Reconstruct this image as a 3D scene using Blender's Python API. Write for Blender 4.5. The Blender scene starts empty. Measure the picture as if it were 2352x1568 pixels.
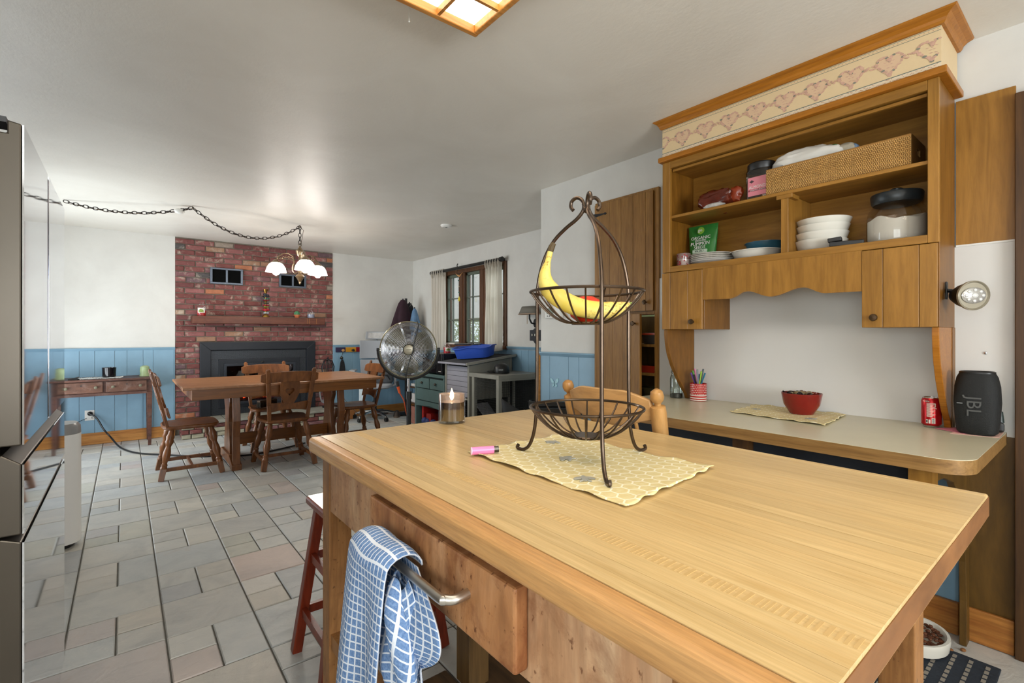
import bpy, bmesh, math, random
from mathutils import Vector, Matrix, noise as mnoise
random.seed(7)
R = math.radians
PI = math.pi
sc = bpy.context.scene
C = sc.collection

# ------------------------------------------------------------------ camera, world, light, exposure
cam_d = bpy.data.cameras.new('camera')
cam_d.sensor_width = 36.0
cam_d.lens = 36.0 * 1110.0 / 2352.0
cam_d.shift_y = -16.0 / 2352.0
cam_d.clip_start = 0.02
cam_d.clip_end = 200
cam = bpy.data.objects.new('camera', cam_d)
cam.location = (0, 0, 1.239)
cam.rotation_euler = (R(90), 0, -math.atan(891 / 1110.5))
C.objects.link(cam)
sc.camera = cam

world = bpy.data.worlds.new('sky')
sc.world = world
world.use_nodes = True
wn = world.node_tree.nodes['Background']
wn.inputs[0].default_value = (0.86, 0.92, 1.0, 1)
wn.inputs[1].default_value = 1.6

def area(name, loc, rot, sx, sy, power, col):
    l = bpy.data.lights.new(name, 'AREA')
    l.shape = 'RECTANGLE'; l.size = sx; l.size_y = sy
    l.energy = power; l.color = col
    o = bpy.data.objects.new(name, l)
    o.location = loc; o.rotation_euler = rot
    C.objects.link(o)
    return o
# daylight outside the patio door and casement window; rear and left lamps are added fill
area('daylight_patio_door', (-1.35, 5.75, 1.15), (0, R(-124), 0), 2.0, 2.1, 125, (0.9, 0.95, 1.0))
area('daylight_casement', (5.3, 5.46, 3.3), (0, R(48), 0), 1.6, 2.6, 110, (0.93, 0.97, 1.0))
area('fill_light_rear', (0.6, -2.75, 1.4), (R(125), 0, 0), 2.0, 1.1, 170, (0.95, 0.97, 1.0))  # added fill from behind the camera, no window known there
area('fill_light_left', (-1.2, -0.35, 1.4), (0, R(-125), 0), 1.0, 1.7, 38, (0.97, 0.98, 1.0))  # added fill from the left for the island front and hutch wall

sc.view_settings.view_transform = 'Standard'
sc.view_settings.look = 'None'
sc.view_settings.gamma = 1.0
sc.view_settings.use_curve_mapping = False
sc.view_settings.exposure = 0.0
# light paths: enough for a room of this kind
sc.cycles.max_bounces = 5
sc.cycles.diffuse_bounces = 3
sc.cycles.glossy_bounces = 3
sc.cycles.transmission_bounces = 4
sc.cycles.transparent_max_bounces = 12
sc.cycles.caustics_reflective = False
sc.cycles.caustics_refractive = False
sc.cycles.adaptive_threshold = 0.05

# ------------------------------------------------------------------ mesh builder
class MB:
    def __init__(s):
        s.v = []; s.f = []; s.sm = []
    def add(s, vs, fs, smooth=False, M=None):
        b = len(s.v)
        for p in vs:
            s.v.append(tuple(M @ Vector(p)) if M is not None else tuple(p))
        for f in fs:
            s.f.append([i + b for i in f]); s.sm.append(smooth)
        return s
    def box(s, x0, x1, y0, y1, z0, z1, M=None):
        vs = [(x0,y0,z0),(x1,y0,z0),(x1,y1,z0),(x0,y1,z0),(x0,y0,z1),(x1,y0,z1),(x1,y1,z1),(x0,y1,z1)]
        return s.add(vs, [(0,3,2,1),(4,5,6,7),(0,1,5,4),(1,2,6,5),(2,3,7,6),(3,0,4,7)], False, M)
    def cbox(s, c, d, M=None):
        return s.box(c[0]-d[0]/2, c[0]+d[0]/2, c[1]-d[1]/2, c[1]+d[1]/2, c[2]-d[2]/2, c[2]+d[2]/2, M)
    def prism(s, pts, axis, a0, a1, M=None, smooth=False):
        n = len(pts)
        def p3(p, a):
            return (a, p[0], p[1]) if axis == 'x' else ((p[0], a, p[1]) if axis == 'y' else (p[0], p[1], a))
        vs = [p3(p, a0) for p in pts] + [p3(p, a1) for p in pts]
        fs = [tuple(range(n))[::-1], tuple(range(n, 2*n))]
        s.add(vs, fs, False, M)
        b = len(s.v) - 2*n
        for i in range(n):
            j = (i+1) % n
            s.f.append([b+i, b+j, b+n+j, b+n+i]); s.sm.append(smooth)
        return s
    def lathe(s, prof, n=20, c=(0,0,0), M=None, smooth=True, wob=None):
        vs = []; m = len(prof)
        for k in range(n):
            a = 2*PI*k/n
            for (r, z) in prof:
                q = wob(a, z) if wob else 1.0
                vs.append((c[0]+r*q*math.cos(a), c[1]+r*q*math.sin(a), c[2]+z))
        fs = []
        for k in range(n):
            k2 = (k+1) % n
            for i in range(m-1):
                fs.append((k*m+i, k2*m+i, k2*m+i+1, k*m+i+1))
        s.add(vs, fs, smooth, M)
        b = len(s.v) - n*m
        if prof[0][0] > 1e-6: s.f.append([b+k*m for k in range(n)][::-1]); s.sm.append(False)
        if prof[-1][0] > 1e-6: s.f.append([b+k*m+m-1 for k in range(n)]); s.sm.append(False)
        return s
    def tube(s, path, r, n=8, closed=False, M=None, flat=None):
        P = [Vector(p) for p in path]; m = len(P)
        rs = r if isinstance(r, (list, tuple)) else [r]*m
        T = []
        for i in range(m):
            a = P[(i-1) % m] if (closed or i > 0) else P[i]
            b = P[(i+1) % m] if (closed or i < m-1) else P[i]
            t = (b-a)
            T.append(t.normalized() if t.length > 1e-9 else Vector((0,0,1)))
        up = Vector((0,0,1)) if abs(T[0].z) < 0.9 else Vector((1,0,0))
        N = (up - T[0]*up.dot(T[0])).normalized()
        vs = []
        for i in range(m):
            if i > 0:
                N = (N - T[i]*N.dot(T[i]))
                N = N.normalized() if N.length > 1e-6 else T[i].orthogonal().normalized()
            B = T[i].cross(N)
            fy = flat if flat else 1.0
            for k in range(n):
                a = 2*PI*k/n
                vs.append(P[i] + N*(rs[i]*math.cos(a)) + B*(rs[i]*fy*math.sin(a)))
        fs = []
        for i in range(m if closed else m-1):
            j = (i+1) % m
            for k in range(n):
                k2 = (k+1) % n
                fs.append((i*n+k, i*n+k2, j*n+k2, j*n+k))
        s.add(vs, fs, True, M)
        if not closed:
            b = len(s.v) - n*m
            s.f.append([b+k for k in range(n)][::-1]); s.sm.append(False)
            s.f.append([b+(m-1)*n+k for k in range(n)]); s.sm.append(False)
        return s
    def cyl(s, p0, p1, r, n=14, M=None):
        return s.tube([p0, p1], r, n, False, M)
    def ball(s, c, r, nu=16, nv=10, M=None):
        rr = r if isinstance(r, (list, tuple)) else (r, r, r)
        vs = [(c[0], c[1], c[2]-rr[2])]
        for j in range(1, nv):
            b = -PI/2 + PI*j/nv
            for i in range(nu):
                a = 2*PI*i/nu
                vs.append((c[0]+rr[0]*math.cos(b)*math.cos(a), c[1]+rr[1]*math.cos(b)*math.sin(a), c[2]+rr[2]*math.sin(b)))
        vs.append((c[0], c[1], c[2]+rr[2]))
        fs = []
        for i in range(nu):
            i2 = (i+1) % nu
            fs.append((0, 1+i2, 1+i))
            for j in range(nv-2):
                fs.append((1+j*nu+i, 1+j*nu+i2, 1+(j+1)*nu+i2, 1+(j+1)*nu+i))
            fs.append((1+(nv-2)*nu+i, 1+(nv-2)*nu+i2, len(vs)-1))
        return s.add(vs, fs, True, M)
    def bar(s, p0, p1, w, h, up=(0,0,1), w2=None, h2=None):
        a = Vector(p0); b = Vector(p1); t = (b-a).normalized()
        u = Vector(up); u = (u - t*u.dot(t)).normalized(); q = t.cross(u)
        w2 = w if w2 is None else w2; h2 = h if h2 is None else h2
        vs = [a-q*w/2-u*h/2, a+q*w/2-u*h/2, a+q*w/2+u*h/2, a-q*w/2+u*h/2,
              b-q*w2/2-u*h2/2, b+q*w2/2-u*h2/2, b+q*w2/2+u*h2/2, b-q*w2/2+u*h2/2]
        return s.add(vs, [(0,3,2,1),(4,5,6,7),(0,1,5,4),(1,2,6,5),(2,3,7,6),(3,0,4,7)])
    def surf(s, fn, nu, nv, thick=0.0, closed_u=False):
        vs = []; fs = []
        mu = nu if closed_u else nu+1
        for i in range(mu):
            for j in range(nv+1):
                vs.append(fn(i/nu, j/nv))
        for i in range(nu):
            i2 = (i+1) % mu
            for j in range(nv):
                fs.append((i*(nv+1)+j, i2*(nv+1)+j, i2*(nv+1)+j+1, i*(nv+1)+j+1))
        return s.add(vs, fs, True)
    def ring_plate(s, outer, inner, axis, a0, a1, M=None):
        # plate with a hole: outer and inner loops of equal length
        n = len(outer)
        def p3(p, a):
            return (a, p[0], p[1]) if axis == 'x' else ((p[0], a, p[1]) if axis == 'y' else (p[0], p[1], a))
        vs = [p3(p, a0) for p in outer] + [p3(p, a0) for p in inner] + [p3(p, a1) for p in outer] + [p3(p, a1) for p in inner]
        fs = []
        for i in range(n):
            j = (i+1) % n
            fs += [(i, j, n+j, n+i), (2*n+i, 3*n+i, 3*n+j, 2*n+j), (i, 2*n+i, 2*n+j, j), (n+i, n+j, 3*n+j, 3*n+i)]
        return s.add(vs, fs, False, M)

def root_of(p):
    while p.parent: p = p.parent
    return p

def obj(name, mb, mat, parent=None, loc=None, bevel=0.0, seg=2, world=True, solid=0.0, sub=0, local=False, ang=35):
    """one mesh object; geometry is given in room coordinates unless local"""
    me = bpy.data.meshes.new(name)
    off = Vector((0,0,0))
    if not local:
        if parent is not None: off = root_of(parent).location
        elif loc is not None: off = Vector(loc)
    me.from_pydata([tuple(Vector(p) - off) for p in mb.v], [], mb.f)
    me.polygons.foreach_set('use_smooth', mb.sm)
    bm = bmesh.new(); bm.from_mesh(me)
    bmesh.ops.recalc_face_normals(bm, faces=bm.faces)
    bm.to_mesh(me); bm.free()
    if any(mb.sm): me.set_sharp_from_angle(angle=R(ang))
    me.materials.append(mat)
    o = bpy.data.objects.new(name, me)
    C.objects.link(o)
    if loc is not None and parent is None: o.location = loc
    if parent is not None: o.parent = parent
    if sub:
        m = o.modifiers.new('sub', 'SUBSURF'); m.levels = sub; m.render_levels = sub
    if solid:
        m = o.modifiers.new('solid', 'SOLIDIFY'); m.thickness = solid; m.offset = 0
    if bevel:
        m = o.modifiers.new('bevel', 'BEVEL'); m.width = bevel; m.segments = seg; m.limit_method = 'ANGLE'; m.angle_limit = R(40)
    return o

def tag(o, label, cat, group=None, kind=None):
    o['label'] = label; o['category'] = cat
    if group: o['group'] = group
    if kind: o['kind'] = kind
    return o

def thing(name, label, cat, loc=(0,0,0), rz=0.0, group=None):
    o = bpy.data.objects.new(name, None)
    o.empty_display_size = 0.1
    C.objects.link(o)
    o.location = loc; o.rotation_euler = (0, 0, rz)
    return tag(o, label, cat, group)

def struct(o):
    o['kind'] = 'structure'
    return o

def dup(root, loc, rz, label, group=None):
    r = root.copy(); C.objects.link(r); r.location = loc; r.rotation_euler = (0, 0, rz); r['label'] = label
    if group: r['group'] = group
    for ch in list(root.children):
        c = ch.copy(); C.objects.link(c); c.parent = r
        for g in list(ch.children):
            d = g.copy(); C.objects.link(d); d.parent = c
    return r

def text(parent, name, s, size, p, right, up, mat, ext=0.0006, align='CENTER', sx=1.0, local=False):
    cu = bpy.data.curves.new(name, 'FONT')
    cu.body = s; cu.size = size; cu.extrude = ext; cu.align_x = align; cu.align_y = 'CENTER'; cu.resolution_u = 2
    t = bpy.data.objects.new(name + '_tmp', cu)
    C.objects.link(t)
    bpy.context.view_layer.update()
    me = bpy.data.meshes.new_from_object(t.evaluated_get(bpy.context.evaluated_depsgraph_get()))
    bpy.data.objects.remove(t); bpy.data.curves.remove(cu)
    X = Vector(right).normalized(); Y = Vector(up).normalized(); Z = X.cross(Y)
    off = Vector((0,0,0)) if local else root_of(parent).location
    M = Matrix((X, Y, Z)).transposed().to_4x4()
    M.translation = Vector(p) - off
    me.transform(M @ Matrix.Diagonal((sx, 1, 1, 1)))
    me.materials.clear(); me.materials.append(mat)
    o = bpy.data.objects.new(name, me)
    C.objects.link(o); o.parent = parent
    return o

# ------------------------------------------------------------------ materials
def lin(h):
    h = h.lstrip('#')
    v = [int(h[i:i+2], 16)/255 for i in (0, 2, 4)]
    return tuple((c/12.92 if c <= 0.04045 else ((c+0.055)/1.055)**2.4) for c in v) + (1.0,)

class NT:
    def __init__(s, name):
        s.m = bpy.data.materials.new(name); s.m.use_nodes = True
        s.t = s.m.node_tree; s.b = s.t.nodes['Principled BSDF']; s.out = s.t.nodes['Material Output']
    def n(s, ty, **kw):
        nd = s.t.nodes.new(ty)
        for k, v in kw.items():
            if k in nd.inputs: nd.inputs[k].default_value = v
            else: setattr(nd, k, v)
        return nd
    def l(s, a, b): s.t.links.new(a, b)
    def coord(s, scale=(1,1,1), rnd=0.0, kind='Object'):
        tc = s.n('ShaderNodeTexCoord')
        mp = s.n('ShaderNodeMapping'); mp.inputs['Scale'].default_value = scale
        src = tc.outputs[kind]
        if rnd:
            oi = s.n('ShaderNodeObjectInfo')
            mu = s.n('ShaderNodeMath', operation='MULTIPLY'); mu.inputs[1].default_value = rnd
            s.l(oi.outputs['Random'], mu.inputs[0])
            ad = s.n('ShaderNodeVectorMath', operation='ADD')
            s.l(src, ad.inputs[0]); s.l(mu.outputs[0], ad.inputs[1]); src = ad.outputs[0]
        s.l(src, mp.inputs['Vector'])
        return mp.outputs[0]
    def noise(s, vec, scale=5, detail=4, rough=0.55, dist=0.0):
        nd = s.n('ShaderNodeTexNoise')
        nd.inputs['Scale'].default_value = scale; nd.inputs['Detail'].default_value = detail
        nd.inputs['Roughness'].default_value = rough; nd.inputs['Distortion'].default_value = dist
        s.l(vec, nd.inputs['Vector'])
        return nd.outputs['Fac']
    def ramp(s, fac, stops, interp='LINEAR'):
        nd = s.n('ShaderNodeValToRGB'); nd.color_ramp.interpolation = interp
        e = nd.color_ramp.elements
        while len(e) < len(stops): e.new(0.5)
        for el, (p, c) in zip(e, stops):
            el.position = p; el.color = c if len(c) == 4 else tuple(c) + (1,)
        s.l(fac, nd.inputs[0])
        return nd.outputs[0]
    def mix(s, fac, a, b, mode='MIX'):
        nd = s.n('ShaderNodeMix', data_type='RGBA', blend_type=mode)
        if isinstance(fac, (int, float)): nd.inputs[0].default_value = fac
        else: s.l(fac, nd.inputs[0])
        for sock, q in ((nd.inputs[6], a), (nd.inputs[7], b)):
            if isinstance(q, tuple): sock.default_value = q
            else: s.l(q, sock)
        return nd.outputs[2]
    def bump(s, h, strength=0.2, dist=0.01):
        nd = s.n('ShaderNodeBump'); nd.inputs['Strength'].default_value = strength; nd.inputs['Distance'].default_value = dist
        s.l(h, nd.inputs['Height']); s.l(nd.outputs[0], s.b.inputs['Normal'])
    def base(s, c):
        if isinstance(c, tuple): s.b.inputs['Base Color'].default_value = c
        else: s.l(c, s.b.inputs['Base Color'])
        return s
    def set(s, rough=0.5, metal=0.0, spec=0.5, **kw):
        s.b.inputs['Roughness'].default_value = rough; s.b.inputs['Metallic'].default_value = metal
        s.b.inputs['Specular IOR Level'].default_value = spec
        for k, v in kw.items(): s.b.inputs[k].default_value = v
        return s

def plain(name, c, rough=0.5, metal=0.0, var=0.0, vscale=12, bump=0.0, bscale=60, spec=0.5, **kw):
    t = NT(name); col = lin(c)
    t.set(rough, metal, spec, **kw)
    if var or bump:
        vec = t.coord()
    if var:
        f = t.noise(vec, vscale, 5)
        d = tuple(q*(1-var) for q in col[:3]) + (1,); li = tuple(min(1, q*(1+var)) for q in col[:3]) + (1,)
        t.base(t.ramp(f, [(0.3, d), (0.7, li)]))
    else:
        t.base(col)
    if bump: t.bump(t.noise(vec, bscale, 3), bump, 0.004)
    return t.m

def wood(name, dark, light, axis='x', rough=0.4, scale=1.0, rnd=0.12, stretch=14, mid=None, bump=0.06, wear=None, wearamt=0.5, spec=0.4, grain=0.7, specks=None):
    t = NT(name); t.set(rough, 0, spec)
    sx = {'x': (1, stretch, stretch), 'y': (stretch, 1, stretch), 'z': (stretch, stretch, 1)}[axis]
    vec = t.coord(tuple(q*scale for q in sx), 17.0)
    f1 = t.noise(vec, 2.2, 6, 0.62, 0.6)
    f2 = t.noise(vec, 9.0, 4, 0.6, 0.2)
    d, l = lin(dark), lin(light)
    stops = [(0.28, d), (0.72, l)] if mid is None else [(0.25, d), (0.5, lin(mid)), (0.75, l)]
    c = t.ramp(f1, stops)
    g = t.ramp(f2, [(0.3, (0.72, 0.72, 0.72)), (0.6, (1.08, 1.08, 1.08))])
    c = t.mix(grain, c, g, 'MULTIPLY')
    if rnd:
        oi = t.n('ShaderNodeObjectInfo')
        rr = t.ramp(oi.outputs['Random'], [(0.0, (1-rnd,)*3), (1.0, (1+rnd,)*3)])
        c = t.mix(1.0, c, rr, 'MULTIPLY')
    if wear:
        v2 = t.coord((1, 1, 1), 5.0)
        w = t.ramp(t.noise(v2, 14, 8, 0.7, 0.4), [(0.5, (0, 0, 0)), (0.72, (wearamt,)*3)])
        c = t.mix(w, c, lin(wear))
    if specks:
        v3 = t.coord((1, 1, 0.6), 9.0)
        w = t.ramp(t.noise(v3, 5, 6, 0.6, 0.8), [(0.54, (0, 0, 0)), (0.74, (0.75,)*3)])
        c = t.mix(w, c, lin(specks))
        w = t.ramp(t.noise(v3, 75, 3, 0.6), [(0.63, (0, 0, 0)), (0.70, (0.8,)*3)])
        c = t.mix(w, c, lin(specks))
    t.base(c)
    if bump: t.bump(f2, bump, 0.003)
    return t.m

def glassy(name, tint=(1, 1, 1), gloss=0.04, amt=0.07, fill=None, fillamt=0.0):
    """thin clear glass: transparent with a fresnel sheen"""
    t = NT(name); nt = t.t
    tr = t.n('ShaderNodeBsdfTransparent'); tr.inputs[0].default_value = tuple(tint) + (1,)
    gl = t.n('ShaderNodeBsdfGlossy'); gl.inputs['Roughness'].default_value = gloss
    lw = t.n('ShaderNodeLayerWeight'); lw.inputs['Blend'].default_value = 0.35
    mr = t.n('ShaderNodeMapRange'); mr.inputs['To Min'].default_value = amt*0.5; mr.inputs['To Max'].default_value = min(0.9, amt*5)
    t.l(lw.outputs['Fresnel'], mr.inputs['Value'])
    mx = t.n('ShaderNodeMixShader')
    t.l(mr.outputs[0], mx.inputs[0]); t.l(tr.outputs[0], mx.inputs[1]); t.l(gl.outputs[0], mx.inputs[2])
    last = mx.outputs[0]
    if fill:
        df = t.n('ShaderNodeBsdfDiffuse'); df.inputs[0].default_value = lin(fill)
        m2 = t.n('ShaderNodeMixShader'); m2.inputs[0].default_value = fillamt
        t.l(last, m2.inputs[1]); t.l(df.outputs[0], m2.inputs[2]); last = m2.outputs[0]
    t.l(last, t.out.inputs[0])
    return t.m

def glow(name, c, strength):
    t = NT(name); t.base(lin(c)).set(0.5)
    t.b.inputs['Emission Color'].default_value = lin(c); t.b.inputs['Emission Strength'].default_value = strength
    return t.m

m_ceil = (lambda t: (t.base(t.ramp(t.noise(t.coord(), 1.6, 6, 0.6, 0.8), [(0.3, lin('dad4c9')), (0.7, lin('e4dfd5'))])).set(0.44, 0, 0.9),
                     t.bump(t.noise(t.coord((1.6, 1, 1)), 30, 6, 0.65), 0.13, 0.008), t.m)[-1])(NT('ceiling_paint'))
m_wall = (lambda t: (t.base(t.ramp(t.noise(t.coord(), 2.5, 6, 0.6, 0.3), [(0.3, lin('cfccc6')), (0.7, lin('dad8d2'))])).set(0.55, 0, 0.3),
                     t.bump(t.noise(t.coord(), 40, 4), 0.05, 0.004), t.m)[-1])(NT('wall_paint'))
m_blue = plain('blue_paint', '7c9fb5', 0.42, var=0.06, vscale=6, bump=0.03, bscale=30)
m_honey = wood('honey_baseboard', '9a5f26', 'c98f4b', 'x', 0.45, rnd=0.05)
m_honey_y = wood('honey_baseboard_y', '8a5120', 'b87c3a', 'y', 0.45, rnd=0.05)
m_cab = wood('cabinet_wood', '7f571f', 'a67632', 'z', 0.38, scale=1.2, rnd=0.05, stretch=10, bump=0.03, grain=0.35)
m_cab_y = wood('cabinet_wood_y', '7f571f', 'a67632', 'y', 0.38, scale=1.2, rnd=0.05, stretch=10, bump=0.03, grain=0.35)
m_cab_x = wood('cabinet_wood_x', '7f571f', 'a67632', 'x', 0.38, scale=1.2, rnd=0.05, stretch=10, bump=0.03)
m_tall = wood('tall_cabinet_wood', '7a5424', '9f743c', 'z', 0.45, scale=1.3, rnd=0.08, stretch=11, bump=0.04)
m_crown = wood('crown_wood', '93580f', 'ae6f22', 'y', 0.35, rnd=0.04)
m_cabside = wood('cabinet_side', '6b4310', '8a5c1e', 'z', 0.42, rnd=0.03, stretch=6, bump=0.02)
m_maple = wood('maple_block', 'c2a06a', 'd8bc88', 'y', 0.33, scale=1.6, rnd=0.07, stretch=22, grain=0.35, bump=0.01, spec=0.45)
m_maple_end = wood('maple_block_edge', 'b17f4a', 'cd9e66', 'y', 0.4, scale=1.4, rnd=0.05, stretch=16, bump=0.03)
m_apron = wood('worn_apron', '8e5530', 'd0a075', 'z', 0.5, scale=1.0, rnd=0.12, stretch=5, mid='b27c4e', wear='7a4120', wearamt=0.8, specks='5a2c14', bump=0.08)
m_apron2 = wood('worn_apron_pale', 'a2754e', 'd6b48e', 'z', 0.5, rnd=0.05, stretch=5, mid='bd9069', wear='8a5734', wearamt=0.7, specks='6a3c20')
m_leg = wood('worn_leg', '80532a', 'b07e4a', 'z', 0.5, rnd=0.06, wear='5d3516', wearamt=0.4, specks='5a3818')
m_redwood = wood('stool_red_wood', '6e2410', '93391c', 'z', 0.35, rnd=0.05)
m_chair = wood('chair_brown', '54301a', '8b572f', 'z', 0.3, scale=1.0, rnd=0.06, stretch=7, bump=0.02)
m_chair_l = wood('chair_orange', '7a4422', 'a9683a', 'x', 0.3, rnd=0.05, stretch=7, bump=0.02)
m_table = wood('table_brown', '85552f', 'a8764c', 'x', 0.3, rnd=0.04, stretch=12, wear='c9a184', wearamt=0.35, bump=0.02)
m_tableapron = wood('table_apron', '6e4016', '8d5722', 'x', 0.35, rnd=0.04)
m_lightchair = wood('light_chair', 'ac7a42', 'c8985c', 'z', 0.33, rnd=0.04, stretch=5, bump=0.01)
m_mantel = wood('mantel_beam', '4e2a1e', '72412f', 'x', 0.5, rnd=0.0, stretch=8, wear='3a1c14', wearamt=0.5)
m_console = wood('old_console', '35201a', '6a4233', 'x', 0.45, rnd=0.08, stretch=9, wear='9a8a80', wearamt=0.22)
m_winwood = wood('window_wood', '3f2716', '6c462c', 'z', 0.45, rnd=0.05)
m_darktrim = wood('dark_door_trim', '3a2512', '553819', 'z', 0.45, rnd=0.03)
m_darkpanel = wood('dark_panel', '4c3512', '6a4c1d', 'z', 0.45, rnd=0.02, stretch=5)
m_white = plain('white_plastic', 'dedcd6', 0.35)
m_lam = plain('white_laminate', 'd6d4cf', 0.4, var=0.02, vscale=3)
m_counter = plain('cream_laminate', 'cfc7ab', 0.3, var=0.03, vscale=8)
m_counter_edge = wood('counter_edge', '7c5a30', 'a17b48', 'y', 0.4, rnd=0.0, stretch=20)
m_black = plain('black_plastic', '141414', 0.4)
m_blackm = plain('black_metal', '17181b', 0.45, metal=0.3)
m_iron = plain('dark_iron', '2a2420', 0.4, metal=0.8)
m_bronze = plain('bronze_wire', '57493d', 0.3, metal=0.9, var=0.2, vscale=20)
m_chrome = plain('chrome', 'c9c9cb', 0.15, metal=1.0)
m_steel = plain('brushed_steel', '554f47', 0.34, metal=0.9, var=0.05, vscale=3)
m_mirror = plain('polished_steel', 'd6dae2', 0.035, metal=1.0)
m_brass = plain('brass', '9c7a3a', 0.3, metal=0.9)
m_antique = plain('antique_brass', '7d6a52', 0.32, metal=0.9)
m_knob = plain('dark_knob', '4a3722', 0.4, metal=0.6)
m_glass = glassy('clear_glass')
m_pane = glassy('window_pane', (0.93, 0.96, 0.96), 0.02, 0.06)
m_mortar = plain('mortar', '7c7468', 0.9, var=0.15, vscale=30, bump=0.4, bscale=90)
m_grout = plain('grout', '5c5952', 0.9, var=0.2, vscale=20)
m_paper = plain('paper', 'e6e3da', 0.6)
m_ceramic = plain('white_ceramic', 'dedace', 0.18)
# ------------------------------------------------------------------ the room
YB, XW, XK, ZC = 7.21, 3.70, 2.70, 2.44
XL, YR = -0.95, -2.6

def tile_mat():
    t = NT('slate_tile'); t.set(0.42, 0, 0.45)
    oi = t.n('ShaderNodeObjectInfo')
    basec = t.ramp(oi.outputs['Random'], [(0.0, lin('c6c5c0')), (0.2, lin('bcc0c1')), (0.36, lin('ccc8bf')), (0.5, lin('c0c2c0')), (0.62, lin('c4bfb6')),
                                          (0.74, lin('b2b7ba')), (0.84, lin('c6b6af')), (0.92, lin('bdbdb3')), (1.0, lin('cfcbc5'))])
    vec = t.coord((1, 1, 1), 31.0)
    f = t.noise(vec, 3.5, 8, 0.65, 0.9)
    c = t.mix(1.0, basec, t.ramp(f, [(0.25, (0.74, 0.76, 0.78)), (0.5, (0.98, 0.98, 0.97)), (0.75, (1.13, 1.1, 1.06))]), 'MULTIPLY')
    f2 = t.noise(vec, 7, 4, 0.6, 1.2)
    c = t.mix(t.ramp(f2, [(0.6, (0, 0, 0)), (0.85, (0.35, 0.35, 0.35))]), c, lin('a98f78'))
    t.base(c)
    f3 = t.noise(t.coord((1, 1.7, 1), 31.0), 11, 7, 0.6, 0.8)
    t.bump(f3, 0.6, 0.008)
    return t.m
m_tile = tile_mat()

def brick_mat():
    t = NT('old_brick'); t.set(0.8, 0, 0.25)
    oi = t.n('ShaderNodeObjectInfo')
    stops = [('744440', 0.0), ('7f4d49', 0.12), ('885653', 0.26), ('784845', 0.38), ('8d5b58', 0.5), ('704543', 0.62), ('7d4d4a', 0.72), ('7d5658', 0.8),
             ('6b5458', 0.86), ('ad7053', 0.90), ('9a7660', 0.935), ('94867a', 0.96), ('55504f', 0.985)]
    c = t.ramp(oi.outputs['Random'], [(p, lin(h)) for h, p in stops], 'CONSTANT')
    vec = t.coord((1, 1, 2.0), 23.0)
    f = t.noise(vec, 16, 6, 0.65, 0.3)
    c = t.mix(1.0, c, t.ramp(f, [(0.3, (0.75,)*3), (0.7, (1.18,)*3)]), 'MULTIPLY')
    f2 = t.noise(t.coord((1, 1, 1), 41.0), 9, 5, 0.7, 0.5)
    c = t.mix(t.ramp(f2, [(0.54, (0, 0, 0)), (0.70, (0.8,)*3)]), c, lin('b9ab9a'))
    t.base(c); t.bump(f, 0.5, 0.004)
    return t.m
m_brick = brick_mat()
m_slate = plain('hearth_slate', '8d8b80', 0.7, var=0.2, vscale=9, bump=0.5, bscale=40)
m_stone = plain('hearth_stone', 'a09a85', 0.8, var=0.25, vscale=14, bump=0.6, bscale=50)

def pix(x, y, z):
    th = math.atan(891/1110.5); S, K = math.sin(th), math.cos(th)
    d = x*S + y*K
    if d < 0.05: return None
    return (1176 + 1110*(x*K - y*S)/d, 768 - 1110*(z-1.239)/d, d)

def chamfer_tile(w, l, h=0.012, c=0.004):
    mb = MB(); x, y = w/2, l/2
    vs = [(-x,-y,-h),(x,-y,-h),(x,y,-h),(-x,y,-h), (-x,-y,-c),(x,-y,-c),(x,y,-c),(-x,y,-c), (-x+c,-y+c,0),(x-c,-y+c,0),(x-c,y-c,0),(-x+c,y-c,0)]
    fs = [(8,9,10,11)]
    for a, b in ((0,4),(4,8)):
        for i in range(4):
            j = (i+1) % 4
            fs.append((a+i, a+j, b+j, b+i))
    return vs, fs

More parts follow.
